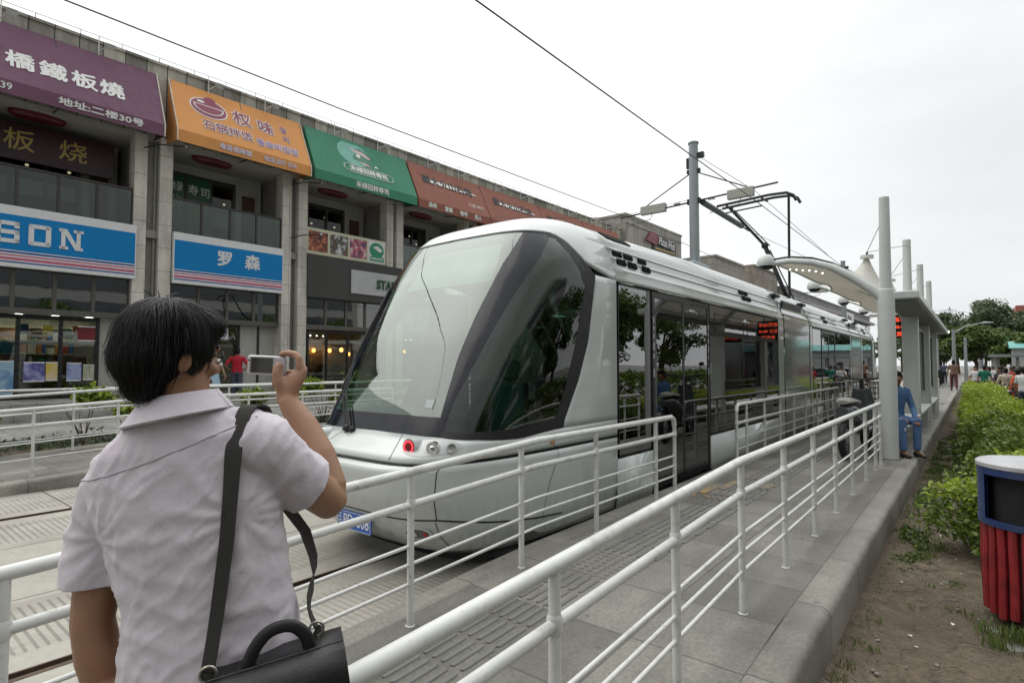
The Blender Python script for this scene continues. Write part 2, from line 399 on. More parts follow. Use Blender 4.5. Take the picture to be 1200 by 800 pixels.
# ------------------------------------------------------------------ ground surfaces
def ground_mats():
    m, t, b = newmat('bare_earth'); p = t.pos()
    n = t.noise(p, 1.1, 6, .65); n2 = t.noise(p, 14, 5, .7); n3 = t.vor(p, 55)
    c = t.ramp(n, [(.3, (.11, .085, .058)), (.5, (.175, .137, .097)), (.68, (.235, .19, .137))])
    c = t.mix(t.ramp(n2, [(.4, 0.0), (.66, .9)]), c, (.095, .075, .052)); c = t.mix(t.ramp(t.noise(p, 3.2, 6, .7), [(.5, 0.0), (.66, .7)]), c, (.12, .095, .065))
    c = t.mix(t.ramp(t.vor(p, 38), [(.0, .8), (.12, 0.0)]), c, (.34, .32, .28))
    t.link(c, b.inputs['Base Color']); b.inputs['Roughness'].default_value = .95
    nb = t.bump(n3, .9, .012); t.link(t.bump(n2, 1.0, .05, nb), b.inputs['Normal'])
    earth = m
    # tram lane: pale concrete slabs with fine cross grooves, smooth strips by the slot rails
    m, t, b = newmat('grooved_concrete'); p = t.pos(); x, y, z = t.sep(p)
    n = t.noise(p, .9, 6, .6); n2 = t.noise(p, 22, 4, .6)
    c = t.ramp(t.math('ADD', t.math('MULTIPLY', n, .65), t.math('MULTIPLY', n2, .35)), [(.32, (.26, .245, .21)), (.68, (.42, .40, .35))])
    gy = t.math('FRACT', t.math('MULTIPLY', y, 1 / .055)); groove = t.math('LESS_THAN', t.math('ABSOLUTE', t.math('SUBTRACT', gy, .5)), .17)
    fr = t.math('MODULO', t.math('ADD', x, 60 - .05), 4.2); 
    d1 = t.math('ABSOLUTE', t.math('SUBTRACT', t.math('MODULO', t.math('ADD', x, 84 + 4.1 + 2.1), 4.2), 2.1))   # distance to the nearest slot
    mask = t.math('MULTIPLY', t.math('GREATER_THAN', d1, .3), t.math('LESS_THAN', d1, 1.15))
    worn = t.ramp(t.noise(p, 1.6, 4), [(.38, .35), (.6, 1.0)])
    g = t.math('MULTIPLY', t.math('MULTIPLY', groove, mask), worn)
    jy = t.math('LESS_THAN', t.math('ABSOLUTE', t.math('SUBTRACT', t.math('MODULO', t.math('ADD', y, 100), 4.0), 2)), .012)
    jx = t.math('LESS_THAN', t.math('ABSOLUTE', t.math('SUBTRACT', d1, 1.32)), .01)
    j = t.math('MAXIMUM', jy, jx)
    c = t.mix(t.math('MULTIPLY', g, .55), c, (.11, .10, .085)); c = t.mix(t.math('MULTIPLY', j, .8), c, (.07, .065, .055))
    oil = t.ramp(t.noise(t.scale(p, (3, .25, 1)), 1.3, 4), [(.52, 0.0), (.75, .5)]); c = t.mix(oil, c, (.16, .145, .12))
    t.link(c, b.inputs['Base Color']); b.inputs['Roughness'].default_value = .85
    h = t.math('SUBTRACT', t.math('MULTIPLY', n2, .2), t.math('MAXIMUM', g, j)); t.link(t.bump(h, .7, .006), b.inputs['Normal'])
    lane = m
    # platform: grey granite slabs
    def slabs(name, sx, sy, lo, hi, ox=0, oy=0, jw=.012, joint=(.09, .085, .08), offs=0.0, st=.5):
        m, t, b = newmat(name); p = t.pos()
        br = t.node('ShaderNodeTexBrick'); t.link(t.scale(p, 1, (ox, oy, 0)), br.inputs['Vector'])
        br.offset = offs; br.squash = 1; br.inputs['Scale'].default_value = 1; br.inputs['Brick Width'].default_value = sx; br.inputs['Row Height'].default_value = sy
        br.inputs['Mortar Size'].default_value = jw / 2; br.inputs['Mortar Smooth'].default_value = .2; br.inputs['Bias'].default_value = 0
        br.inputs['Color1'].default_value = tuple(lo) + (1,); br.inputs['Color2'].default_value = tuple(hi) + (1,); br.inputs['Mortar'].default_value = tuple(joint) + (1,)
        n = t.noise(p, 1.3, 6, .6); n2 = t.noise(p, 45, 3, .6)
        c = t.mix(1, br.outputs[0], t.ramp(n, [(.3, .62), (.7, 1.25)]), 'MULTIPLY')
        c = t.mix(1, c, t.ramp(n2, [(.3, .78), (.7, 1.18)]), 'MULTIPLY')
        spots = t.ramp(t.vor(t.scale(p, 1, (3, 1, 0)), 3.6), [(.045, .8), (.08, 0.0)]); c = t.mix(spots, c, (.08, .075, .068))
        stain = t.ramp(t.noise(t.scale(p, (2, .5, 1), (5, 0, 0)), 1.9, 5, .65), [(.52, 0.0), (.72, .65)]); c = t.mix(stain, c, (.085, .078, .066))
        t.link(c, b.inputs['Base Color']); t.link(t.map(n, .3, .7, .5, .78), b.inputs['Roughness'])
        nb = t.bump(n2, .25, .003); t.link(t.bump(t.math('SUBTRACT', 1, br.outputs[1]), st, .006, nb), b.inputs['Normal'])
        return m
    plat = slabs('platform_slabs', .6, .6, (.128, .122, .104), (.215, .204, .178), .28, .16)
    kerb = slabs('kerb_stone', 3, 1.0, (.20, .188, .162), (.26, .244, .212), 1.0, .15)
    plaza = slabs('plaza_tiles', .5, .5, (.30, .29, .27), (.36, .35, .325), 0, 0)
    m, t, b = newmat('side_asphalt'); p = t.pos(); n = t.noise(p, .6, 5); n2 = t.noise(p, 60, 3)
    c = t.mix(1, t.ramp(n, [(.3, (.14, .14, .135)), (.7, (.22, .215, .205))]), t.ramp(n2, [(.3, .8), (.7, 1.2)]), 'MULTIPLY')
    t.link(c, b.inputs['Base Color']); b.inputs['Roughness'].default_value = .8; t.link(t.bump(n2, .4, .005), b.inputs['Normal'])
    return earth, lane, plat, kerb, plaza, m, slabs
EARTH, LANE, PLAT, KERB, PLAZA, ASPH, slabs = ground_mats()
MB().quad((-700, -500, -.31), (700, -500, -.31), (700, 900, -.31), (-700, 900, -.31)).build('ground', ASPH, kind='structure', smooth=0)
# uneven dirt verge right of the platform
rows = []
for i in range(141):
    yy = -4 + i * .25; row = []
    for j in range(25):
        xx = -.72 + 2.3 * j / 24
        row.append((xx, yy, -.295 + .03 * noise.noise(Vector((xx * 1.3, yy * 1.3, 0))) + .012 * noise.noise(Vector((xx * 6, yy * 6, 3))) + .04 * max(0, 1 - (xx + .72) / .25)))
    rows.append(row)
MB().grid(rows).build('dirt_path', EARTH, kind='structure')
MB().quad((-.9, 31, -.3), (1.58, 31, -.3), (1.58, 400, -.3), (-.9, 400, -.3)).quad((1.58, -15, -.298), (2.0, -15, -.298), (2.0, 400, -.298), (1.58, 400, -.298)).build('verge', EARTH, kind='structure', smooth=0)
# lane with two open slots for the guide rails
lane = MB()
for a, b_ in ((-9.76, -8.36), (-8.24, -4.16), (-4.04, -2.80)):
    lane.quad((a, -60, -.25), (b_, -60, -.25), (b_, 260, -.25), (a, 260, -.25))
lane.build('tram_lane', LANE, kind='structure', smooth=0)
RUST = pm('rusty_rail', (.10, .065, .045), .55, metal=.4, var=.35, vs=9, dirt=.4)
for xc, lb in ((-4.1, 'guide rail slot of the near tram track'), (-8.3, 'guide rail slot of the far tram track')):
    g = MB()
    g.box(xc - .06, xc - .045, -60, 260, -.32, -.247); g.box(xc + .045, xc + .06, -60, 260, -.32, -.247)
    g.box(xc - .045, xc + .045, -60, 260, -.315, -.30); g.box(xc - .016, xc + .016, -60, 260, -.30, -.262)
    g.build('guide_rail', RUST, label=lb + ' running along the pale concrete lane', cat='rail', kind='structure', smooth=0)
def rz_(y):  # platform height along the near ramp
    return 0.0 if y >= 3.4 else max(-.25, -.045 * (3.4 - y))
def ramped(mb, x0, x1, y0, y1, top=0.0, mi=None, step=.5):
    ys = [y0]
    while ys[-1] < y1 - 1e-6:
        nx = ys[-1] + (step if ys[-1] < 4 else 40); 
        if ys[-1] < 3.4 < nx: nx = 3.4
        ys.append(min(nx, y1))
    mb.grid([[(x0, y, rz_(y) + top), (x1, y, rz_(y) + top)] for y in ys], mi)
pl = MB(); ramped(pl, -2.66, -.88, -2.2, 95)
pl.build('platform', PLAT, kind='structure', smooth=0)
# rounded kerb stones on both sides of the platform
def kerb_run(name, x_in, x_out, y0, y1, zlow, fz=rz_, lab=None):
    s = 1 if x_out > x_in else -1
    prof = [(x_in, 0), (x_in + s * .012, .006), (x_out - s * .045, .004), (x_out - s * .014, -.010), (x_out, -.042), (x_out, zlow)]
    ys = []; y = y0
    while y < y1: ys.append(y); y += .5 if y < 8 else 20
    ys.append(y1)
    MB().grid([[(px, yy, (fz(yy) + pz) if k < 5 else zlow) for k, (px, pz) in enumerate(prof)] for yy in ys]).build(name, KERB, kind='structure', smooth=50)
kerb_run('kerb', -.88, -.69, -2.4, 95, -.34)
kerb_run('kerb_track_side', -2.66, -2.86, -2.4, 95, -.26)
# raised guide strip for the blind
tac = MB()
for i in range(-6, 74):
    y0 = 3.4 + i * .27; 
    if y0 > 21: break
    dots = 0 <= i <= 1
    for k in range(7):
        xk = -2.29 + .068 * k
        if dots:
            for q in range(4):
                yc = y0 + .035 + q * .066; zc = rz_(yc)
                tac.lathe([(.021, zc), (.019, zc + .004), (.010, zc + .006), (0, zc + .0062)], (xk + .018, yc, 0), 8)
        else:
            a, b_ = y0 + .035, y0 + .235; w = .018
            pts = []
            for (yy, sg) in ((a, -1), (b_, 1)):
                for q in range(5):
                    an = pi * (q / 4) + (pi if sg < 0 else 0)
                    pts.append((xk + .018 + w * cos(an), yy + w * sin(an) * 1.2))
            o = [(px, py, rz_(py) + .0005) for px, py in pts]; up = [(xk + .018 + (px - xk - .018) * .7, py, rz_(py) + .008) for px, py in pts]
            n = len(o); tac.add(o + up, [tuple(range(n, 2 * n))] + [(i_, (i_ + 1) % n, (i_ + 1) % n + n, i_ + n) for i_ in range(n)])
tac.build('tactile_strip', pm('tactile_stone', (.145, .142, .13), .7, var=.15, vs=5, bump=.2, bs=90), kind='structure', smooth=24)
# worn yellow boarding marks in front of the first door
ym, t, b = newmat('worn_yellow_paint'); p = t.pos()
t.link(t.mix(t.ramp(t.noise(p, 9, 5, .7), [(.44, 0.0), (.54, 1.0)]), (.40, .25, .08), (.19, .185, .165)), b.inputs['Base Color']); b.inputs['Roughness'].default_value = .8
mk = MB()
for cx_, cy_, w_, l_ in ((-2.42, 6.6, .05, .5), (-2.30, 7.0, .05, .6), (-2.08, 6.75, .05, .35), (-2.2, 6.25, .16, .06), (-2.15, 7.6, .16, .06), (-2.5, 6.2, .08, .12), (-1.95, 7.2, .06, .3)):
    mk.quad((cx_ - w_, cy_ - l_ / 2, .0075), (cx_ + w_, cy_ - l_ / 2, .0075), (cx_ + w_, cy_ + l_ / 2, .0075), (cx_ - w_, cy_ + l_ / 2, .0075))
mk.build('boarding_marks', ym, kind='structure', smooth=0)
# far platform with its own ramp towards the camera
def rz2(y): return 0.0 if y >= 3.6 else max(-.25, -.05 * (3.6 - y))
ys = [-1.4 + .5 * i for i in range(10)] + [3.6, 20, 60, 95]
MB().grid([[(-12.45, y, rz2(y)), (-9.95, y, rz2(y))] for y in ys]).build('far_platform', PLAT, kind='structure', smooth=0)
kerb_run('far_kerb', -9.95, -9.75, -1.4, 95, -.26, rz2); kerb_run('far_kerb_back', -12.45, -12.65, -1.4, 95, -.26, rz2)
MB().box(-13.7, -12.65, -40, 120, -.5, -.12).build('planting_bed', EARTH, kind='structure', smooth=0)
MB().box(-17.3, -13.7, -60, 150, -.5, .08).build('pavement', PLAZA, kind='structure', smooth=0, bevel=.02)
# litter, pebbles and grass along the verge
peb = MB()
for i in range(900):
    xx = rnd.uniform(-.66, 1.0); yy = rnd.uniform(1.2, 12) ** 1.0; r = rnd.choice([.004, .005, .007, .010, .014]) * rnd.uniform(.7, 1.3)
    M = Matrix.Rotation(rnd.uniform(0, 6), 3, 'Z') @ Matrix.Diagonal((1, rnd.uniform(.5, .9), .5))
    peb.ball((xx, yy, -.285), (r, r, r), 6, 4, M=M)
peb.build('pebbles', pm('pebble', (.24, .22, .19), .9, var=.4, vs=9), kind='stuff', label='small pebbles scattered over the trodden dirt strip', smooth=60)
lit_ = MB()
for i in range(40):
    xx = rnd.uniform(-.6, .5); yy = rnd.uniform(1.6, 9); a = rnd.uniform(0, 3.1); w = rnd.uniform(.004, .009); l = rnd.uniform(.006, .02); h = -.274
    c, s_ = cos(a), sin(a)
    lit_.quad((xx + c * l - s_ * w, yy + s_ * l + c * w, h + .004), (xx - c * l - s_ * w, yy - s_ * l + c * w, h), (xx - c * l + s_ * w, yy - s_ * l - c * w, h + .006), (xx + c * l + s_ * w, yy + s_ * l - c * w, h))
lit_.build('litter', pm('paper_scrap', (.6, .58, .54), .8, var=.2), kind='stuff', label='scraps of pale litter lying on the dirt strip', smooth=0)
tw = MB()
for i in range(130):
    xx = rnd.uniform(-.6, .7); yy = rnd.uniform(1.6, 8); a = rnd.uniform(0, 6.3); l = rnd.uniform(.03, .12)
    tw.tube([(xx, yy, -.277), (xx + cos(a) * l, yy + sin(a) * l, -.268), (xx + cos(a + .4) * l * 1.6, yy + sin(a + .4) * l * 1.6, -.276)], .0025, 4)
tw.build('twigs', BARK, kind='stuff', label='dry twigs and stalks lying on the dirt strip')
gr = MB(); g2 = random.Random(4)
def tuft(xx, yy, n, r, h):
    for k in range(n):
        a = g2.uniform(0, 6.28); d = r * sqrt(g2.random()); bx, by = xx + cos(a) * d, yy + sin(a) * d
        hh = h * g2.uniform(.5, 1.1); q = g2.uniform(0, 6.28); ln = g2.uniform(.1, .6) * hh; w = .0035
        p0 = Vector((bx, by, -.30)); p1 = p0 + Vector((cos(q) * ln * .4, sin(q) * ln * .4, hh * .6)); p2 = p0 + Vector((cos(q) * ln, sin(q) * ln, hh))
        s_ = Vector((-sin(q), cos(q), 0)) * w
        gr.add([p0 - s_, p0 + s_, p1 - s_ * .8, p1 + s_ * .8, p2], [(0, 1, 3, 2), (2, 3, 4)])
for i in range(110):
    yy = g2.uniform(3.2, 16); tuft(-.65 + abs(g2.gauss(0, .05)), yy, 20, .05, .06)
for i in range(6): tuft(g2.uniform(-.5, .3), g2.uniform(2.2, 5.5), 7, .05, .03)
for i in range(60): tuft(g2.uniform(-.5, -.25) , g2.uniform(6.0, 20), 30, .09, .09)
for i in range(9): tuft(g2.uniform(-.02, .45), g2.uniform(4.55, 4.9), 50, .08, .10)
for i in range(8): tuft(g2.uniform(-.4, .1), g2.uniform(4.9, 5.8), 16, .06, .045)
wq = np.random.default_rng(8); wn = 9000; wy = 5.8 + 11 * wq.random(wn) ** 1.2; wx = -.62 + abs(wq.normal(size=wn)) * .12; wc = np.stack([wx, wy, -.30 + wq.random(wn) * .05 * (1 + .6 * np.sin(wy * 3))], 1)
wc = wc[np.array([noise.noise(Vector((a * 3, b * 1.3, 5))) > -.12 for a, b, c_ in wc])]
leaf_obj('weeds', wc, .022, [LEAF_MID, LEAF_DARK], None, 8, loc=(-.5, 8, -.3), kind='stuff', label='low green weeds creeping along the foot of the kerb', matidx=(wq.random(len(wc)) < .5).astype(np.int32))
gr.build('grass_tufts', leafmat('grass', (.05, .09, .02), (.13, .17, .04), 5), kind='stuff', label='tufts of grass along the kerb and round the bin', smooth=0)
# ------------------------------------------------------------------ the tram
TX = -4.1
RZ = .79          # flatness of the roof crown
rz3 = lambda z: z if z <= 2.74 else 2.74 + (z - 2.74) * RZ
TAB = [(-.15, 3.42, 1.03, 4.6), (-.05, 3.16, 1.07, 4.6), (.1, 2.99, 1.09, 4.6), (.4, 2.84, 1.1, 4.6), (.62, 2.80, 1.1, 4.6), (.70, 2.87, 1.1, 5.2), (.87, 3.13, 1.1, 6.5),
       (1.11, 3.25, 1.1, 6.3), (1.68, 3.55, 1.1, 6), (2.31, 3.92, 1.1, 5.5), (2.45, 4.01, 1.09, 5.3), (2.6, 4.10, 1.04, 5.2), (2.75, 4.20, .97, 5), (2.88, 4.30, .90, 4.7),
       (2.95, 4.40, .85, 4.3), (3.05, 4.62, .74, 3.6), (3.12, 4.88, .6, 3), (3.16, 5.15, .38, 2.6), (3.18, 5.4, .02, 2.3)]
TAB = [(z if z <= 2.74 else 2.74 + (z - 2.74) * RZ, a, b, c) for z, a, b, c in TAB]
ZTOP = 2.74 + .44 * RZ
YE = 5.5
TL = 31.0            # nose-to-nose mirror: far nose at TL - Y
def cr(a, b, c, d, t):   # smooth interpolation between table rows
    m1 = (c - a) / 2; m2 = (d - b) / 2; return b * (2 * t ** 3 - 3 * t * t + 1) + m1 * (t ** 3 - 2 * t * t + t) + c * (-2 * t ** 3 + 3 * t * t) + m2 * (t ** 3 - t * t)
def prof(z):
    z = max(TAB[0][0], min(TAB[-1][0], z)); i = 0
    while i < len(TAB) - 2 and z > TAB[i + 1][0]: i += 1
    a, b = TAB[i], TAB[i + 1]; tt = (z - a[0]) / (b[0] - a[0])
    return [a[k] + (b[k] - a[k]) * tt for k in (1, 2, 3)]
def S(u, z, off=0.0, far=False):
    """point of the nose skin: u in [-1,1] runs round the front, z is the height above the platform"""
    s = abs(u) ** 3; Yc, w, n = prof(z); q = min(s, 1) * pi / 2; sg = 1 if u >= 0 else -1
    x = sg * w * sin(q) ** (2 / n) if q > 0 else 0.0; y = YE - (YE - Yc) * max(cos(q), 0.0) ** (2 / n)
    if off:
        e = .01; a = S(min(1, u + e), z); b = S(max(-1, u - e), z); c = S(u, min(ZTOP - .01, z + e)); d = S(u, max(-.14, z - e))
        nn = (Vector(a) - Vector(b)).cross(Vector(c) - Vector(d))
        if nn.length > 1e-9:
            nn.normalize(); x += nn.x * off; y += nn.y * off; z += nn.z * off
        else: y -= off
    return (TX + x - (0 if not off else 0), y, z) if not far else (TX - x, TL - y, z)
def Sf(u, z, off=0.0, far=False):
    p = S(u, z, off)
    if off: p = (p[0], p[1], p[2])
    return p if not far else (2 * TX - p[0], TL - p[1], p[2])
def lerp_tab(tab, v):
    if v <= tab[0][0]: return tab[0][1]
    for (a, fa), (b, fb) in zip(tab, tab[1:]):
        if v <= b: return fa + (fb - fa) * (v - a) / (b - a)
    return tab[-1][1]
def nose_patch(mb, u0, u1, z0, z1, nu=24, nz=10, off=0.0, far=False, mi=None):
    """u0,u1 may be functions of z; z0,z1 functions of u"""
    rows = []
    for i in range(nz + 1):
        row = []
        for j in range(nu + 1):
            a, b = j / nu, i / nz
            if callable(u0) or callable(u1):
                z = z0 + (z1 - z0) * b; ua = u0(z) if callable(u0) else u0; ub = u1(z) if callable(u1) else u1; u = ua + (ub - ua) * a
            else:
                u = u0 + (u1 - u0) * a; za = z0(u) if callable(z0) else z0; zb = z1(u) if callable(z1) else z1; z = za + (zb - za) * b
            row.append(Sf(u, z, off, far))
        rows.append(row)
    mb.grid(rows, mi)
    return mb
def tram_paint():
    m, t, b = newmat('tram_pearl_paint'); p = t.pos()
    c = t.ramp(t.noise(p, .8, 2), [(.3, (.515, .55, .53)), (.7, (.545, .58, .56))])
    x, y, z = t.sep(p); low = t.map(z, -.1, .5, 1, 0)
    gr = t.math('MULTIPLY', t.math('MULTIPLY', t.ramp(t.noise(t.scale(p, (6, 6, 1.2)), 3, 6, .7), [(.45, 0.0), (.7, .55)]), low), 1.0); c = t.mix(gr, c, (.22, .21, .18))
    st = t.ramp(t.noise(t.scale(p, (14, 14, .5)), 2.2, 5, .7), [(.58, 0.0), (.78, .16)]); c = t.mix(st, c, (.33, .34, .31))
    t.link(c, b.inputs['Base Color']); b.inputs['Roughness'].default_value = .33; b.inputs['Coat Weight'].default_value = .7; b.inputs['Coat Roughness'].default_value = .05
    t.link(t.bump(t.noise(p, 2.2, 1), .05, .02), b.inputs['Coat Normal']); return m
TRAM_WHITE = tram_paint()
_OLD2 = pm('tram_old_paint', (.53, .565, .545), .30, var=.03, vs=1.5, coat=.6, spec=.4)
TRAM_BLACK = pm('glazing_border', (.010, .011, .017), .16, var=.1, coat=.15, spec=.35)
SEAL = pm('rubber_seal', (.006, .006, .007), .5)
WS = glass('windscreen_glass', (.58, .78, .66), (.86, .93, .89), .02, 1.7, .10)
SIDEG = glass('tinted_glass', (.34, .43, .37), .95, 0, 1.5, .035)
DOORG = glass('door_glass', (.40, .44, .41), .95, 0, 1.8, .13)
CREAM = pm('cream_panel', (.42, .42, .30), .6)
INT_GREY = pm('interior_grey', (.30, .31, .30), .6, var=.05)
INT_DARK = pm('interior_floor', (.06, .06, .06), .7)
tram = thing('tram', 'long white articulated tram with a big sloping windscreen standing at the platform', 'tram', (TX, 2.8, -.25))
sym = lambda f: (lambda z: -f(z))
band_in = lambda z: lerp_tab([(.95, .56), (1.5, .53), (1.9, .55), (2.4, .61), (2.74, .72)], z)
band_out = lambda z: lerp_tab([(.86, .61), (1.15, .615), (1.5, .675), (2.03, .75), (2.74, .88)], z)
rear_u = lambda z: lerp_tab([(.86, .984), (1.3, .991), (1.68, .994), (2.37, .993), (2.54, .972), (2.65, .94), (2.71, .895), (2.74, .85)], z)
glass_top = lambda u: lerp_tab([(0, 2.745), (.72, 2.735), (.85, 2.73), (.894, 2.715), (.94, 2.655), (.971, 2.545), (.992, 2.38), (1, 2.36)], abs(u))
glass_bot = lambda u: lerp_tab([(0, .875), (.6, .868), (.81, .845), (.93, .818), (.984, .86), (1, .862)], abs(u))
def strip_rows(mb, ptsA, ptsB, mi=None): mb.grid([ptsA, ptsB], mi)
for far in (False, True):
    # solid skin of the nose
    m = MB()
    nose_patch(m, -1, 1, -.10, .665, 96, 14, far=far)
    nose_patch(m, -1, 1, .695, glass_bot, 96, 4, far=far)
    nose_patch(m, -1, 1, glass_top, ZTOP, 96, 16, far=far)
    for sg in (-1, 1):                      # slanted white panel behind the cab side window
        rows = []
        for i in range(25):
            z = .86 + (2.37 - .86) * i / 24; ur = rear_u(z)
            rows.append([Sf(sg * (ur + (1 - ur) * j / 4), z, 0, far) for j in range(5)])
        m.grid(rows)
    b = m.build('nose_shell', TRAM_WHITE, tram, smooth=50)
    sd_ = b.modifiers.new('thick', 'SOLIDIFY'); sd_.thickness = .025; sd_.offset = -1
    # recessed dark joints: between bonnet and bumper, low skirt joint, centre hatch and panel cuts
    m = MB(); nose_patch(m, -1, 1, .650, .71, 96, 1, off=-.02, far=far)
    b = m.build('panel_gap', SEAL, tram)
    m = MB()
    def ribbon(pts, w, off=.002):           # pts in (u,z): a thin dark line lying on the skin
        P3 = [Vector(Sf(u, z, off, far)) for u, z in pts]; rows = []
        for i, p in enumerate(P3):
            d = (P3[min(i + 1, len(P3) - 1)] - P3[max(i - 1, 0)]).normalized()
            u, z = pts[i]; q = Vector(Sf(u, z, off + .02, far)) - p; s_ = d.cross(q).normalized() * w / 2
            rows.append([p - s_, p + s_])
        m.grid(rows)
    for sg in (-1, 1):
        ribbon([(sg * (.445 - .17 * k / 6), .70 + .17 * k / 6) for k in range(7)], .006)
        ribbon([(sg * (.708 + .037 * (k / 10)), .24 + .42 * k / 10) for k in range(11)], .008)
        ribbon([(sg * .70, -.02 + .24 * k / 8) for k in range(9)], .007)
        ribbon([(sg * (.945 + .028 * k / 10), .06 + .58 * k / 10) for k in range(11)], .006)
        ribbon([(sg * .973, .65 + .17 * k / 6) for k in range(7)], .004)
    ribbon([(-.97 + 1.94 * k / 60, .24 - .17 * max(0, (abs(-.97 + 1.94 * k / 60) - .7) / .27) ** 1.5) for k in range(61)], .014)
    m.build('panel_joint', SEAL, tram)
    m = MB(); nose_patch(m, -.985, .985, -.16, -.09, 80, 3, off=-.03, far=far); m.build('under_skirt', BLACK_RUBBER, tram)
    # chrome-like thin crease line across the side of the bumper
    # glazing
    m = MB(); nose_patch(m, sym(band_in), band_in, 1.02, 2.742, 44, 24, far=far); wsn = m.build('windscreen', WS, tram, label='clear sloping windscreen' if not far else None)
    m = MB(); nose_patch(m, sym(band_out), band_out, .872, 1.02, 44, 3, off=.001, far=far)
    for sg in (-1, 1):
        nose_patch(m, (lambda z, s=sg: s * band_in(z)) , (lambda z, s=sg: s * band_out(z)), 1.02, 2.738, 6, 24, off=.001, far=far)
    m.build('windscreen_border', TRAM_BLACK, tram)
    for sg in (-1, 1):
        m = MB(); rows = []
        for i in range(31):
            z = .0 + i / 30; row = []
            for j in range(25):
                # fill between the pillar band and the curved rear/top edge
                zt = .862 + (2.735 - .862) * z; ua = band_out(zt); ub = max(ua + .0, rear_u(zt)); u = ua + (ub - ua) * j / 24
                zz_ = max(zt, glass_bot(u)) if i == 0 else zt
                zz_ = min(zz_, glass_top(u)); row.append(Sf(sg * u, zz_, 0, far))
            rows.append(row)
        m.grid(rows); m.build('cab_side_window', SIDEG, tram)
        # black rubber edge round the side window
        m = MB(); e = []
        for i in range(31):
            z = .862 + (2.66 - .862) * i / 30; e.append((rear_u(z), z))
        rows = []
        for (u, z) in e:
            wd = .016 if z < 2.3 else .016 + .05 * (z - 2.3)
            rows.append([Sf(sg * max(.2, u - wd * (1 if z > 2.3 else .6)), z, .002, far), Sf(sg * u, z, .003, far)])
        m.grid(rows)
        ed = [(.84 + (.72) * 0, 0)]
        us = [.6 + .385 * k / 30 for k in range(31)]
        m.grid([[Sf(sg * u, glass_bot(u) + .002, .003, far) for u in us], [Sf(sg * u, glass_bot(u) + .05 + .05 * max(0, (u - .75) / .23), .003, far) for u in us]])
        us = [.86 + .125 * k / 20 for k in range(21)]
        m.grid([[Sf(sg * u, glass_top(u) - .003, .003, far) for u in us], [Sf(sg * u, glass_top(u) - .035, .003, far) for u in us]])
        m.build('window_edge', SEAL, tram)
# seal line over the top of the windscreen
m = MB(); us = [-.93 + 1.86 * k / 60 for k in range(61)]
m.grid([[Sf(u, glass_top(u) - .012, .004) for u in us], [Sf(u, glass_top(u) + .006, .005) for u in us]]); m.build('top_seal', SEAL, tram)
# lights, indicators, tow hook cover, plate
RED_LAMP = pm('red_lens', (.35, .01, .02), .15, coat=.6); CHROME = pm('reflector', (.6, .6, .6), .12, metal=1)
AMBER = pm('amber_lens', (.55, .16, .02), .2, coat=.5)
REDLED = lit('red_led', (1, .05, .08), 2.6)
DISC = {}
def skin_frame(u, z, off=0.0, far=False):
    p = Vector(Sf(u, z, off, far)); q = Vector(Sf(u, z, off + .02, far)); n = (q - p).normalized()
    a = Vector((0, 0, 1)).cross(n).normalized(); b = n.cross(a).normalized()
    return p, a, b, n
def lamp_frame(u, z, off=0.0, far=False):   # lamps look straight out, whatever the slope of the skin
    p, a, b, n = skin_frame(u, z, 0, far); n.z = 0; n.normalize(); a = Vector((0, 0, 1)).cross(n).normalized(); return p + n * off, a, Vector((0, 0, 1)), n
def disc(mb, p, a, b, n, r, h0, h1, seg=24, mi=None, ry=None):
    ry = ry or r
    ring = lambda rr, ry_, h: [p + a * rr * cos(2 * pi * k / seg) + b * ry_ * sin(2 * pi * k / seg) + n * h for k in range(seg)]
    mb.grid([ring(r, ry, h0), ring(r, ry, h1)], mi, closed=True); o = len(mb.v); mb.v.extend(tuple(v) for v in ring(r, ry, h1)); mb.f.append(tuple(range(o, o + seg))); mb.mi.append(mb.cur if mi is None else mi)
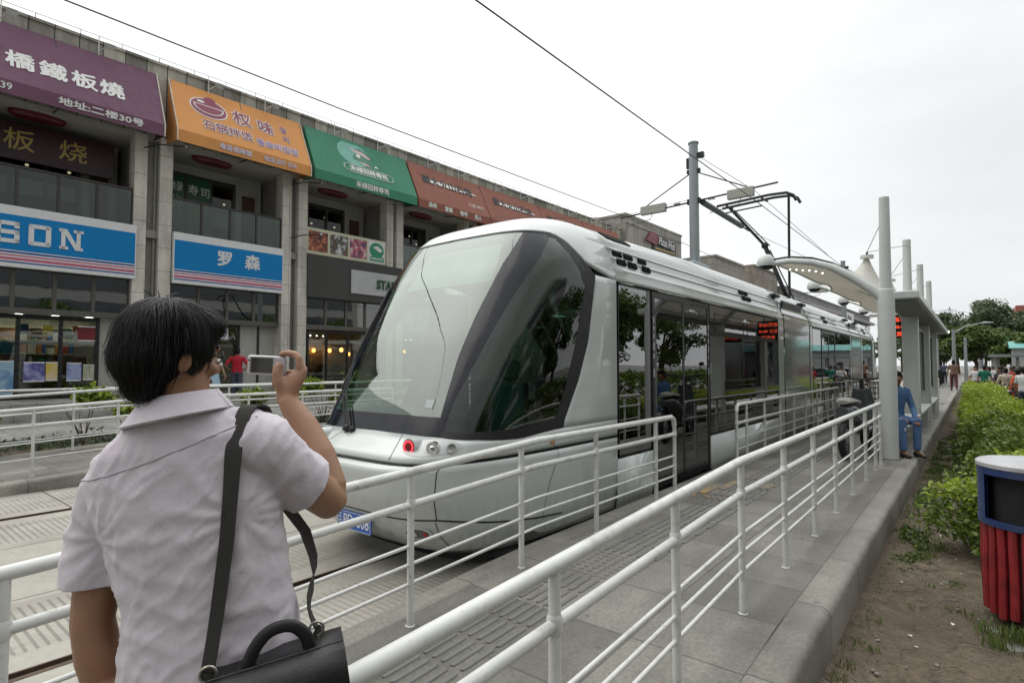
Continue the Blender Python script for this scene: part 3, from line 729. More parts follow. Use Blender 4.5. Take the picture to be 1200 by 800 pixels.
for far in (False, True):
    for sg in (-1, 1):
        # oval lamp bed with red ring lamp, headlamp and small lamp
        p, a, b, n = skin_frame(sg * .555, .795, .0, far)
        m = MB()
        us = [sg * (.44 + .33 * k / 24) for k in range(25)]
        prof_z = [sqrt(max(0, 1 - ((k - 12) / 12.4) ** 2)) * .058 for k in range(25)]
        m.grid([[Sf(u, .795 - d, .003, far) for u, d in zip(us, prof_z)], [Sf(u, .795, .007, far) for u in us], [Sf(u, .795 + d, .003, far) for u, d in zip(us, prof_z)]])
        bed = m.build('lamp_bed', pm('lamp_bed_grey', (.46, .48, .47), .3, coat=.4), tram)
        m = MB(); p, a, b, n = lamp_frame(sg * .485, .800, .048, far); disc(m, p, a, b, n, .068, -.10, -.002, mi=1); disc(m, p, a, b, n, .056, -.001, .004, mi=0); tl_ = m.build('red_lamp', [RED_LAMP, TRAM_WHITE], tram)
        m = MB()
        for k in range(14):
            q = 2 * pi * k / 14; c = p + a * .044 * cos(q) + b * .044 * sin(q) + n * .0065
            disc(m, c, a, b, n, .0065, 0, .003, 6)
        m.build('led_ring', REDLED, tl_)
        m = MB(); disc(m, p, a, b, n, .026, .006, .010); m.build('reflector', pm('red_centre', (.2, .005, .01), .2), tl_)
        p, a, b, n = lamp_frame(sg * .635, .80, .040, far)
        m = MB(); disc(m, p, a, b, n, .050, -.05, .006); hl = m.build('headlight', CHROME, tram)
        m = MB(); m.ball(p + n * .008, (.024, .024, .024), 16, 8); m.build('lens', glass('lamp_glass', (.8, .8, .8), .9, .02, 1.6, .15), hl)
        m = MB(); disc(m, p, a, b, n, .018, .006, .012, mi=0); m.build('bulb', DARK_METAL, hl)
        p, a, b, n = lamp_frame(sg * .725, .80, .030, far)
        m = MB(); disc(m, p, a, b, n, .036, -.04, .008); m.build('fog_light', CHROME, tram)
        p, a, b, n = skin_frame(sg * .972, .745, .004, far)
        m = MB(); disc(m, p, a, b, n, .03, 0, .01, ry=.016); m.build('indicator', AMBER, tram)
        p, a, b, n = skin_frame(sg * .60, .125, .0, far)
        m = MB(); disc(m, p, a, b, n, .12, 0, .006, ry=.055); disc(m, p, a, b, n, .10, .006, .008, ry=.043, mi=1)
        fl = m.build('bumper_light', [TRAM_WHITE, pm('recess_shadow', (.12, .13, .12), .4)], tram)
        m = MB(); disc(m, p - a * .02, a, b, n, .022, .008, .02); m.build('lens', CHROME, fl)
        m = MB(); disc(m, p + a * .065 * (1 if not far else -1) * (1), a, b, n, .018, .008, .016); m.build('reflector', RED_LAMP, fl)
PLATE_BLUE = pm('plate_blue', (.012, .10, .42), .35, var=.05)
m = MB(); py = 2.925; pw, ph = .235, .078; pz = .125
m.box(TX - pw, TX + pw, py, py + .012, pz - ph, pz + ph)
plate = m.build('licence_plate', PLATE_BLUE, tram, bevel=.004)
m = MB(); AX, AY = (1, 0, 0), (0, 0, 1)
fy = py - .002
put_text(m, '上', .062, (TX - .19, fy, pz + .034), AX, AY, .001, .0008); put_text(m, '海', .062, (TX - .19, fy, pz - .034), AX, AY, .001, .0008)
put_text(m, 'PD', .135, (TX - .075, fy, pz), AX, AY, .001, .001, sx=.85); put_text(m, '·', .12, (TX + .015, fy, pz), AX, AY, .001, .003)
put_text(m, '008', .135, (TX + .125, fy, pz), AX, AY, .001, .001, sx=.85)
for (x0, x1, z0, z1) in ((-pw + .006, pw - .006, ph - .010, ph - .006), (-pw + .006, pw - .006, -ph + .006, -ph + .010), (-pw + .006, -pw + .010, -ph + .006, ph - .006), (pw - .010, pw - .006, -ph + .006, ph - .006)):
    m.box(TX + x0, TX + x1, fy - .001, fy + .001, pz + z0, pz + z1)
m.build('lettering', pm('plate_white', (.75, .77, .78), .4), plate)
# wiper standing upright on the left half
m = MB(); base = Vector(Sf(-.224 ** .3333, .855, .03)) * 0 + Vector(Sf(-.25, .85, .03)); tip = Vector(Sf(-.60, 1.55, .035)); mid = Vector(Sf(-.47, 1.15, .04))
for dx in (-.022, .022):
    m.tube([base + Vector((dx, 0, 0)), mid + Vector((dx, 0, 0)), tip + Vector((dx * .4, 0, 0))], .009, 6)
m.ball(base, .035, 12, 8); m.ball(base + Vector((.07, .01, -.01)), .03, 12, 8); m.cyl(base + Vector((-.05, 0, -.01)), base + Vector((.09, .01, -.01)), .016)
wp = m.build('wiper', BLACK_RUBBER, tram)
m = MB(); bl = [Vector(Sf(-.585 - .045 * k / 10, 1.2 + 1.05 * k / 10, .02)) for k in range(11)]
m.tube(bl, .014, 6); m.build('wiper_blade', BLACK_RUBBER, wp)
# ---- cars: cross-section extruded along Y
def section(side):   # half outline from sill to roof centre, relative x
    pts = [(1.07, -.12), (1.1, .0), (1.1, .40)]
    return pts
FAIR = [(1.1, 2.36), (1.102, 2.40), (1.085, 2.44), (1.09, 2.50), (1.055, 2.535), (1.035, 2.60), (1.045, 2.62), (.99, 2.665), (.975, 2.73), (.985, 2.75), (.915, 2.80), (.90, 2.88), (.85, 2.95), (.74, 3.05), (.60, 3.115), (.38, 3.16), (.0, 3.18)]
def crown(y, z):     # the roof crown rises gently behind both noses
    d = min(y, TL - y); q = max(0, min(1, (d - 5.5) / 3)); f = RZ + (.95 - RZ) * (q * q * (3 - 2 * q))
    return z if z <= 2.74 else 2.74 + (z - 2.74) * f
def car(y0, y1, name='car_body'):
    m = MB()
    full = [(x, z) for x, z in FAIR] + [(-x, z) for x, z in FAIR[::-1][1:]]
    ys = [y0 + (y1 - y0) * k / 20 for k in range(21)]
    m.grid([[(TX + x, y, crown(y, z)) for x, z in full] for y in ys])
    o = m.build(name, TRAM_WHITE, tram, smooth=28)
    sd_ = o.modifiers.new('thick', 'SOLIDIFY'); sd_.thickness = .03; sd_.offset = 1
    return o
def side_quad(m, sg, y0, y1, z0, z1, off=0.0, t_=.02, mi=None):
    x = TX + sg * (1.1 + off); m.box(x, x - sg * t_, y0, y1, z0, z1, mi)
def low_panel(y0, y1, ztop, z0=-.12):
    for sg in (-1, 1):
        m = MB(); x1, x2 = TX + sg * 1.1, TX + sg * 1.07
        m.grid([[(x1, y, ztop), (x1, y, .02), (x2, y, z0)] for y in (y0, y1)]); o = m.build('side_panel', TRAM_WHITE, tram, smooth=20)
        s_ = o.modifiers.new('thick', 'SOLIDIFY'); s_.thickness = .02; s_.offset = 0
MIRR = glass('mirror_tint', (.30, .34, .31), .96, 0, 1.9, .16)
def window(y0, y1, z0, z1, hop=(), label=None):
    for sg in (-1, 1):
        m = MB(); side_quad(m, sg, y0, y1, z0, z1, .0, .008); w = m.build('side_window', MIRR, tram, label=label)
        m = MB(); fr = .018
        for (a, b, c, d) in ((y0, y1, z0, z0 + fr), (y0, y1, z1 - fr, z1), (y0, y0 + fr, z0, z1), (y1 - fr, y1, z0, z1)): side_quad(m, sg, a, b, c, d, .002, .03)
        for (a, b) in hop:
            for (p, q, r_, s_) in ((a, b, 1.93, 1.96), (a, b, 2.20, 2.215), (a, a + .02, 1.93, 2.215), (b - .02, b, 1.93, 2.215)): side_quad(m, sg, p, q, r_, s_, .003, .02)
        if hop: side_quad(m, sg, y0, y1, 1.875, 1.925, .0035, .02)
        m.build('frame', SEAL, w)
def door(y0, y1):
    for sg in (-1, 1):
        m = MB(); zt = 2.33; zb = -.04; w = .07
        for (a, b, c, d) in ((y0, y0 + w, zb, zt), (y1 - w, y1, zb, zt), (y0 + w, y1 - w, zt - .07, zt), (y0 + w, y1 - w, zb, zb + .09)): side_quad(m, sg, a, b, c, d, .004, .05)
        ym_ = (y0 + y1) / 2; side_quad(m, sg, ym_ - .03, ym_ + .03, zb + .09, zt - .07, .002, .04)
        d = m.build('door', BLACK_FRAME, tram, label='double-leaf glass door in a black frame', bevel=.004)
        m = MB(); side_quad(m, sg, y0 + w, ym_ - .03, zb + .09, zt - .07, -.004, .008); m.build('pane', DOORG, d)
        m = MB(); side_quad(m, sg, ym_ + .03, y1 - w, zb + .09, zt - .07, -.004, .008); m.build('pane', DOORG, d)
        m = MB()
        for yy in (y0 + .035, y1 - .035):
            for k, (a, b) in enumerate(((1.95, 2.03), (1.86, 1.92), (1.76, 1.83), (1.62, 1.72), (1.52, 1.58), (1.30, 1.40))):
                side_quad(m, sg, yy - .012, yy + .012, a, b, .0055, .002)
        m.build('safety_sticker', pm('sticker_grey', (.5, .52, .52), .5), d)
        m = MB(); side_quad(m, sg, y0 + .02, y1 - .02, zb - .035, zb - .012, .02, .05); m.build('door_sill', CHROME, d)
def vents(y, n, z=2.55, rows=2):
    m = MB()
    for sg in (-1, 1):
        for k in range(n):
            for (zz_, xx, tilt) in ((2.60, 1.04, .3), (2.70, .985, .3)):
                c = Vector((TX + sg * xx, y + k * .27, zz_)); nv = Vector((sg * .96, 0, .28)); up = Vector((-sg * .28, 0, .96))
                m.obox(c, Vector((0, 1, 0)), up, nv, .105, .034 if zz_ < 2.65 else .026, .012)
    build_split(m, 'roof_vent', pm('vent_black', (.006, .006, .006), .9, spec=.1), tram)
def cab(mid, far=False): pass
# car bodies and the two narrow link sections
car(5.5, 12.52); car(14.98, 20.86); car(22.92, TL - 5.5)
for (a, b) in ((12.62, 14.88), (20.96, 22.82)):
    m = MB(); full = [(1.1, -.1), (1.1, 2.36)] + FAIR[1:] + [(-x, z) for x, z in FAIR[::-1][1:-1]] + [(-1.1, 2.36), (-1.1, -.1)]
    m.grid([[(TX + x * .995, y, crown(y, z)) for x, z in full] for y in (a, b)]); o = m.build('link_section', pm('link_silver', (.33, .355, .33), .13, metal=.25, coat=.7, var=.05), tram, smooth=28)
    m = MB()
    for sg in (-1, 1):
        x = TX + sg * .96; m.box(x, x + sg * .05, a + .25, b - .35, 2.52, 2.80)
    build_split(m, 'roof_hatch', DARK_METAL, tram, bevel=.01)
for (a, b) in ((12.52, 12.62), (14.88, 14.98), (20.86, 20.96), (22.82, 22.92)):
    m = MB(); full = [(1.06, -.1), (1.06, 2.36)] + [(x * .965, z - .04) for x, z in FAIR[1:]] + [(-x * .965, z - .04) for x, z in FAIR[::-1][1:-1]] + [(-1.06, 2.36), (-1.06, -.1)]
    m.grid([[(TX + x, y, z) for x, z in full] for y in (a, b)]); m.build('bellows', BLACK_RUBBER, tram, smooth=28)
    m = MB()
    for sg in (-1, 1): m.obox((TX + sg * .93, (a + b) / 2, 2.88), (0, 1, 0), (1, 0, 0), (0, 0, 1), .20, .06, .035)
    build_split(m, 'joint_damper', DARK_METAL, tram, bevel=.02)
# car 1
low_panel(5.5, 6.36, .43); window(5.53, 6.34, .45, 2.34); door(6.38, 8.28)
low_panel(8.30, 12.50, .41); window(8.30, 12.1, .43, 2.34, ((8.5, 9.9), (10.1, 11.9)), label='long side window with two tilting top lights')
for sg in (-1, 1):
    m = MB(); side_quad(m, sg, 12.12, 12.52, .40, 2.36); m.build('end_post', TRAM_WHITE, tram)
    m = MB(); side_quad(m, sg, 14.98, 15.2, .40, 2.36); side_quad(m, sg, 20.6, 20.86, .4, 2.36); build_split(m, 'end_post', TRAM_WHITE, tram)
    m = MB(); side_quad(m, sg, 22.92, 23.2, .40, 2.36); m.build('end_post', TRAM_WHITE, tram)
low_panel(14.98, 16.2, .41); window(15.2, 16.2, .43, 2.34); door(16.25, 18.1); low_panel(18.12, 20.86, .41); window(18.12, 20.6, .43, 2.34)
low_panel(22.92, TL - 5.5, .41); window(23.2, TL - 5.5, .43, 2.34, ((23.4, 24.2), (24.4, 25.3)))
vents(5.72, 2); vents(6.35, 1); vents(10.15, 2); vents(17.0, 2); vents(24, 2)
m = MB()
for sg in (-1, 1):
    for yy in (5.53,):
        m.obox((TX + sg * .80, 6.0, 2.935), (0, 1, 0), (-sg * .80, 0, .60), (sg * .60, 0, .80), .30, .07, .02)
build_split(m, 'roof_slot', pm('vent_black2', (.015, .015, .015), .8, spec=.1), tram)
# rooftop equipment
m = MB(); m.box(TX - .4, TX + .4, 9.6, 10.3, 3.08, 3.26); m.build('roof_box', pm('equipment_blue_grey', (.30, .36, .38), .5), tram, bevel=.03)
# underframe, wheels
m = MB(); m.box(TX - .9, TX + .9, 3.8, TL - 3.8, -.2, -.09); m.build('underframe', BLACK_RUBBER, tram)
for yc in (5.0, 13.75, 21.9, TL - 5.0):
    for sg in (-1, 1):
        m = MB(); m.tube([(TX + sg * .55, yc, .02), (TX + sg * .80, yc, .02)], .27, 24); wh = m.build('wheel', BLACK_RUBBER, tram, bevel=.02)
        m = MB(); m.tube([(TX + sg * .79, yc, .02), (TX + sg * .81, yc, .02)], .15, 18); m.build('rim', STEEL_GREY, wh)
# ---- interior
m = MB(); m.box(TX - 1.05, TX + 1.05, 3.9, TL - 3.9, -.06, .0); m.build('floor', INT_DARK, tram)
m = MB(); m.box(TX - .98, TX + .98, 4.9, TL - 4.9, 2.40, 2.44)
m.build('ceiling', INT_GREY, tram)
m = MB(); 
m.grid([[(TX + .86 * cos(q), 4.0 + dy, .95 + .22 * sin(q)) for q in [pi * k / 12 for k in range(13)]] for dy in (-.5, .35)]); 
dash = MB(); rows = []
for i in range(9):
    rows.append([Sf(-.8 + 1.6 * k / 24, 1.0, -.06 - .10 * i) for k in range(25)])
rows = [[(p[0], p[1], 1.0 + .03 * sin(i / 8 * 3)) for p in r] for i, r in enumerate(rows)]
dash.grid(rows); dash.build('dashboard', pm('dashboard_green_grey', (.16, .20, .18), .5), tram)
m = MB(); m.box(TX - .35, TX + .35, 3.9, 4.3, .0, .98); m.box(TX - .12, TX + .28, 3.85, 4.0, .98, 1.12); m.build('console', pm('console_grey', (.12, .13, .13), .5), tram, bevel=.04)
# driver seat, sun blinds, cab partition
m = MB(); m.box(TX - .25, TX + .25, 4.55, 5.0, .5, .62); m.box(TX - .24, TX + .24, 4.95, 5.08, .62, 1.25); m.box(TX - .14, TX + .14, 4.97, 5.06, 1.27, 1.5); m.cyl((TX, 4.78, 0), (TX, 4.78, .5), .06)
m.build('driver_seat', pm('seat_teal', (.03, .12, .12), .7), tram, bevel=.05)
m = MB()
nose_patch(m, -.50, .50, 2.28, 2.70, 20, 4, off=-.10); m.build('sun_blind', pm('blind_white', (.62, .64, .62), .6), tram)
m = MB(); m.box(TX - 1.0, TX + 1.0, 5.42, 5.45, 0, .9); m.box(TX - 1.0, TX - .35, 5.42, 5.45, .9, 2.4); m.box(TX + .8, TX + 1.0, 5.42, 5.45, .9, 2.4); m.build('cab_partition', INT_GREY, tram)
m = MB(); m.box(TX - .35, TX + .8, 5.43, 5.44, .9, 2.4); m.build('partition_glass', glass('partition_glass', (.5, .7, .6), .9, 0, 1.5, .05), tram)
# pale triangular curtains by the cab pillars
for sg in (-1, 1):
    m = MB(); rows = []
    for i in range(9):
        z = 1.35 + 1.2 * i / 8; rows.append([Vector(Sf(sg * (band_out(z) + .02 + .035 * j + .01 * sin(j * 2.2)), z, -.10)) for j in range(5)])
    m.grid(rows); m.build('curtain', CREAM, tram)
# white arched interior frames and poles
for yc in (6.42, 8.9, 10.5, 12.2, 15.4, 18.4, 20.4, 23.4):
    m = MB(); q = [(.96 * (1 if a < pi / 2 else -1) * (abs(cos(a)) ** .35), yc, .05 + 2.25 * abs(sin(a)) ** .45) for a in [pi * k / 28 for k in range(29)]]
    m.tube([(TX + x, y, z) for x, y, z in q], .055, 8); m.build('arch_frame', pm('arch_white', (.6, .6, .57), .4), tram)
m = MB()
for yc in (7.35, 9.5, 11.3, 16.9, 19.2):
    for sx in (-.35, .35): m.cyl((TX + sx, yc, 0), (TX + sx, yc, 2.4), .016, 8)
build_split(m, 'grab_pole', pm('pole_yellow', (.5, .42, .08), .35), tram)
for yc in (9.0, 9.8, 10.9, 11.7, 15.6, 18.9, 19.8, 23.8, 24.8):
    for sx in (-.72, .72):
        m = MB(); m.box(TX + sx - .24, TX + sx + .24, yc - .22, yc + .22, .38, .46); m.box(TX + sx - .24, TX + sx + .24, yc + .2, yc + .26, .46, .98); m.box(TX + sx - .04, TX + sx + .04, yc - .04, yc + .04, 0, .38)
        m.build('passenger_seat', pm('seat_blue', (.03, .07, .16), .6), tram, bevel=.03)
m = MB()
for y0 in (7.0, 9.0, 11.0, 16.0, 18.5, 24.0): m.box(TX - .08, TX + .08, y0, y0 + .9, 2.385, 2.397)
build_split(m, 'ceiling_lamp', lit('tube_light', (1, .98, .9), 2.5), tram)
# ---- pantograph
m = MB()
ph_ = 14.7
PG = Vector((TX + .05, 17.6, 3.22))
el = Vector((-4.15, 15.6, 4.55)); hd = Vector((-4.75, 14.7, 5.46))
m.box(TX - .45, TX + .45, 17.0, 18.2, 3.1, 3.22); m.tube([PG, el], .06, 8); pgo = m.build('pantograph', DARK_METAL, tram)
m = MB(); m.tube([el, hd], .035, 8); m.tube([PG + Vector((.18, -.1, 0)), el + Vector((.10, .1, -.12))], .018, 6); m.tube([el + Vector((.1, .1, 0)), hd + Vector((.1, .05, -.06))], .014, 6); m.ball(el, .09, 10, 6); m.build('arm', DARK_METAL, pgo)
m = MB()
for dy, dz in ((-.2, .0), (.22, .03)):
    m.tube([(-5.0, ph_ + dy, 5.50 + dz), (-3.75, ph_ + dy, 5.56 + dz), (-3.35, ph_ + dy, 5.54 + dz), (-3.2, ph_ + dy, 5.45 + dz), (-3.14, ph_ + dy, 5.32 + dz)], .035, 8)
m.tube([(-4.75, ph_ - .22, 5.46), (-4.75, ph_ + .24, 5.49)], .025, 6); m.tube([(-3.9, ph_ - .22, 5.50), (-3.9, ph_ + .24, 5.53)], .025, 6)
m.tube([(-4.85, ph_, 5.34), (-3.95, ph_, 5.38)], .02, 6)
m.build('collector_head', DARK_METAL, pgo)
m = MB(); m.tube([(-3.36, 14.75, 5.5), (-3.42, 14.9, 3.0)], .03, 8); m.build('support_rod', DARK_METAL, pgo)
# small roof aerials seen along the roof edge
# warning sticker low in the windscreen
m = MB(); p, a, b, n = skin_frame(.43, 1.12, .003); m.obox(p, a, b, n, .045, .04, .0008); m.build('sticker', pm('pale_sticker', (.4, .45, .44), .5), tram)
m = MB(); p, a, b, n = skin_frame(.72, 1.22, .003)
# ------------------------------------------------------------------ railings
def railing(label, x, posts, zf, y_end=None, tops=.88, rows=(.69, .456, .35, .24), end_elbow=(False, False), thick=1.0, group=None, extra=()):
    y0, y1 = posts[0], posts[-1]
    r = thing('railing', label, 'railing', (x, y0, zf(y0)), group=group)
    def path(h, ys):
        return [(x, y, zf(y) + h) for y in ys]
    ys = [y0] + [y for y in (3.45,) if y0 < y < y1] + [y1]
    m = MB(); P = path(tops, ys)
    if end_elbow[0]: P = [(x, y0, zf(y0) + tops - .10), (x, y0 + .015, zf(y0) + tops - .03), (x, y0 + .08, zf(y0) + tops)] + P[1:]
    if end_elbow[1]: P = P[:-1] + [(x, y1 - .08, zf(y1) + tops), (x, y1 - .015, zf(y1) + tops - .03), (x, y1, zf(y1) + tops - .10)]
    m.tube(P, .0265 * thick, 14); m.build('top_rail', WHITE_RAIL, r, smooth=60)
    for i, h in enumerate(rows):
        m = MB(); m.tube(path(h, ys), (.0215 if i == 0 else .0105) * thick, 10); m.build('mid_rail' if i == 0 else 'thin_rail', WHITE_RAIL, r, smooth=60)
    for y in posts:
        m = MB(); zt = tops - (.10 if (end_elbow[0] and y == y0) or (end_elbow[1] and y == y1) else .005)
        m.cyl((x, y, zf(y)), (x, y, zf(y) + zt), .0205 * thick, 12)
        m.lathe([(.0215, rows[0] - .034), (.0265, rows[0] - .022), (.0275, rows[0]), (.0265, rows[0] + .022), (.0215, rows[0] + .034)], (x, y, zf(y)), 12)
        m.lathe([(.0225, 0), (.029, 0.001), (.027, .005), (.0225, .008)], (x, y, zf(y)), 12)
        m.build('post', WHITE_RAIL, r, smooth=60)
    return r
railing('long white tube railing along the kerb side of the platform ending at the round pillar', -1.08, [-.35, .58, 1.55, 2.52, 3.47, 4.44, 5.41, 6.38, 7.38, 8.4, 9.3, 9.85], rz_)
railing('white tube railing of the ramp running past the nose of the tram', -2.56, [-1.6, -.6, .43, 1.3, 2.22, 3.26, 4.31, 5.5, 5.97], rz_, end_elbow=(False, True))
railing('white tube railing between the first and second tram doors', -2.62, [8.27, 8.72, 9.65, 10.6, 11.57, 12.55, 13.6, 14.75, 15.6, 16.1], rz_, end_elbow=(True, True), rows=(.62, .40, .25, .12))
railing('short white railing on the platform beyond the shelter benches', -1.08, [25.4, 26.3, 27.2, 28.1], rz_)
railing('white railing on the platform beyond the last tram door', -2.62, [18.6, 19.6, 20.6, 21.6, 22.6, 23.6], rz_, end_elbow=(True, True))
railing('near white railing of the far platform beside the tracks, sloping down its ramp', -10.1, [-.9, .1, 1.95, 2.95, 3.95, 4.95, 6.0, 7.0, 8.2], rz2, rows=(.69, .456, .24, ), tops=.92)
railing('white railing on the track side of the far platform, partly behind the tram', -10.1, [10.2, 11.2, 12.2, 13.3, 14.4, 15.6], rz2, rows=(.69, .456, .24), tops=.92)
railing('rear white railing of the far platform in front of the saplings', -12.3, [-.9, .9, 2.92, 4.3, 5.6, 6.9, 8.2, 9.5, 11, 12.5, 14, 16, 18, 20], rz2, rows=(.69, .456, .24), tops=1.0)
railing('outer white railing behind the sapling bed along the shop pavement', -13.9, [-3, -1, 1.2, 3.4, 5.6, 7.8, 10, 12.2, 14.4, 17, 20], lambda y: .08, rows=(.5, .2), tops=.88)
# ------------------------------------------------------------------ platform shelter
SH_W = pm('shelter_white', (.60, .62, .60), .4, var=.05, vs=2, coat=.1, dirt=.18, dcol=(.35, .35, .32))
MEMB = None
m_, t, b = newmat('tent_membrane'); p = t.pos()
t.link(t.ramp(t.noise(p, 2, 4), [(.3, (.58, .56, .50)), (.7, (.70, .69, .64))]), b.inputs['Base Color']); b.inputs['Roughness'].default_value = .6
tl = t.node('ShaderNodeBsdfTranslucent'); tl.inputs[0].default_value = (.6, .55, .45, 1)
mx = t.node('ShaderNodeMixShader'); mx.inputs[0].default_value = .22; t.link(b.outputs[0], mx.inputs[1]); t.link(tl.outputs[0], mx.inputs[2]); t.link(mx.outputs[0], t.n['Material Output'].inputs[0])
MEMB = m_
sh = thing('platform_shelter', 'white platform shelter with arched arms, tent roof and tall masts', 'shelter', (-1.0, 10.5, 0))
MAST = [10.5, 14.4, 18.2, 22.0]
ARM = [(-1.02, 2.42), (-1.2, 2.63), (-1.49, 2.87), (-1.75, 3.04), (-2.05, 3.16), (-2.4, 3.22), (-2.74, 3.20)]
def armz(x):
    t_ = [(-a, b) for a, b in ARM]; return lerp_tab(t_, -x)
for i, y in enumerate(MAST):
    m = MB()
    if i == 0:
        m.tube([(-1.03, y, 0), (-1.03, y, 1.2), (-1.03, y, 2.45), (-1.03, y, 2.62)], [.120, .120, .117, .10], 28)
    else: m.box(-1.14, -.86, y - .14, y + .14, 0, 2.46)
    m.build('pillar', SH_W, sh, bevel=.012, smooth=60)
    m = MB(); m.tube([(-1.03, y, 2.4), (-1.02, y, 4.06)], [.084, .072], 20); m.build('mast', SH_W, sh, smooth=60)
    m = MB(); m.tube([(x, y, z) for x, z in ARM], [.075, .072, .068, .062, .055, .048, .042], 14); 
    m.tube([(x, y, z + .072) for x, z in ARM[1:]], .018, 6, mi=1); m.prism([(-1.05, y - .012, 2.2), (-1.05, y - .012, 2.45), (-1.3, y - .012, 2.68)], (0, .024, 0))
    m.build('arm', [SH_W, DARK_METAL], sh, smooth=50)
    m = MB(); m.lathe([(.0, .16), (.07, .15), (.115, .11), (.145, .04), (.15, -.02), (.14, -.05)], (-2.78, y, 3.22), 20); m.lathe([(.13, -.05), (.09, -.10), (.0, -.11)], (-2.78, y, 3.22), 16, mi=1)
    m.build('end_cap', [SH_W, DARK_METAL], sh, smooth=60)
for i in range(3):
    ya, yb = MAST[i], MAST[i + 1]; yc = (ya + yb) / 2
    rows = []
    for a in range(33):
        v = a / 32; y = ya + (yb - ya) * v; e = 4 * v * (1 - v)
        x_out = -2.70 + .55 * e; row = []
        for bb in range(25):
            w = bb / 24; x = -1.12 - .05 * 0 + (x_out + 1.12) * w
            z = armz(x) + .03 - .30 * e * (1 - .0) * (.35 + .65 * w)
            r = hypot(x + 1.5, y - yc); z += .80 * math.exp(-r / .30) 
            z = min(z, 3.47); row.append((x, y, z))
        rows.append(row)
    m = MB(); m.grid(rows); o = m.build('roof_membrane', MEMB, sh, smooth=60)
    m = MB(); m.tube([r_[-1] for r_ in rows], .018, 6); m.build('edge_cable', SH_W, sh)
    m = MB(); m.tube([(-1.5, yc, 3.44), (-1.5, yc, 3.50)], .11, 14); m.tube([(-1.5, yc, 3.5), (-1.5, yc, 3.56)], .02, 6, mi=1); m.build('peak_ring', [SH_W, DARK_METAL], sh)
    m = MB(); m.tube([(-1.5, yc, 3.56), (-.99, ya, 3.85)], .007, 5); m.tube([(-1.5, yc, 3.56), (-.99, yb, 3.95)], .007, 5); m.build('stay_cable', STEEL_GREY, sh)
m = MB(); m.box(-1.16, -.62, 10.72, 24.0, 2.48, 2.60); m.build('roof_beam', SH_W, sh, bevel=.015)
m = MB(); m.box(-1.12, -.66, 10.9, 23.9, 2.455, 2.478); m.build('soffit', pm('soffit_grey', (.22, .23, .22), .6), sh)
GLS = glass('shelter_glass', (.55, .62, .60), .95, 0, 1.6, .08)
for i in (1, 2):
    ya, yb = MAST[i] + .2, MAST[i + 1] - .2
    m = MB(); m.box(-1.03, -.97, ya, yb, .75, .80); m.box(-1.03, -.97, ya, yb, 2.25, 2.30); m.box(-1.03, -.97, ya, ya + .05, .80, 2.25); m.box(-1.03, -.97, yb - .05, yb, .80, 2.25)
    f = m.build('panel_frame', pm('panel_frame_grey', (.2, .21, .2), .4), sh, bevel=.006)
    m = MB(); m.box(-1.004, -.996, ya + .05, yb - .05, .80, 2.25); m.build('glass_panel', GLS, f)
for i in (0, 1, 2):
    ya, yb = MAST[i] + .3, MAST[i + 1] - .35
    m = MB(); m.box(-1.26, -.84, ya, yb, .40, .46); m.box(-1.2, -.9, ya + .1, ya + .25, 0, .40); m.box(-1.2, -.9, yb - .25, yb - .1, 0, .40)
    m.build('bench', SH_W, sh, bevel=.012)
m = MB(); m.ball((-.64, 24.04, 2.54), (.05, .05, .05), 12, 8); m.build('end_lamp', lit('lamp_glow', (1, .98, .92), 3), sh)
# small lights in a row under the first canopy edge
m = MB()
for k in range(6): m.ball((-2.42 + .10 * k, 10.62, armz(-2.42 + .1 * k) - .13), (.016, .016, .012), 8, 6)
build_split(m, 'spot_light', lit('spot_glow', (1, .95, .85), 3.5), sh)
# red-letter display hanging from the shelter beam
d = thing('display_board', 'small black hanging display with rows of red letters just right of the round pillar', 'display', (-1.5, 17.05, 2.12))
m = MB(); m.box(-1.80, -1.24, 17.0, 17.12, 2.10, 2.68); m.tube([(-1.4, 17.06, 2.68), (-1.4, 17.06, 2.86)], .02, 6); m.build('case', pm('display_black', (.012, .012, .014), .35), d, bevel=.01)
m = MB()
put_text(m, '有轨电车', .125, (-1.52, 16.997, 2.56), (1, 0, 0), (0, 0, 1), .001, .002)
put_text(m, '张江 08:45', .11, (-1.52, 16.997, 2.38), (1, 0, 0), (0, 0, 1), .001, .002)
put_text(m, '金秋路', .125, (-1.52, 16.997, 2.20), (1, 0, 0), (0, 0, 1), .001, .002)
m.build('red_lettering', lit('led_text', (1, .10, .04), 1.0), d)
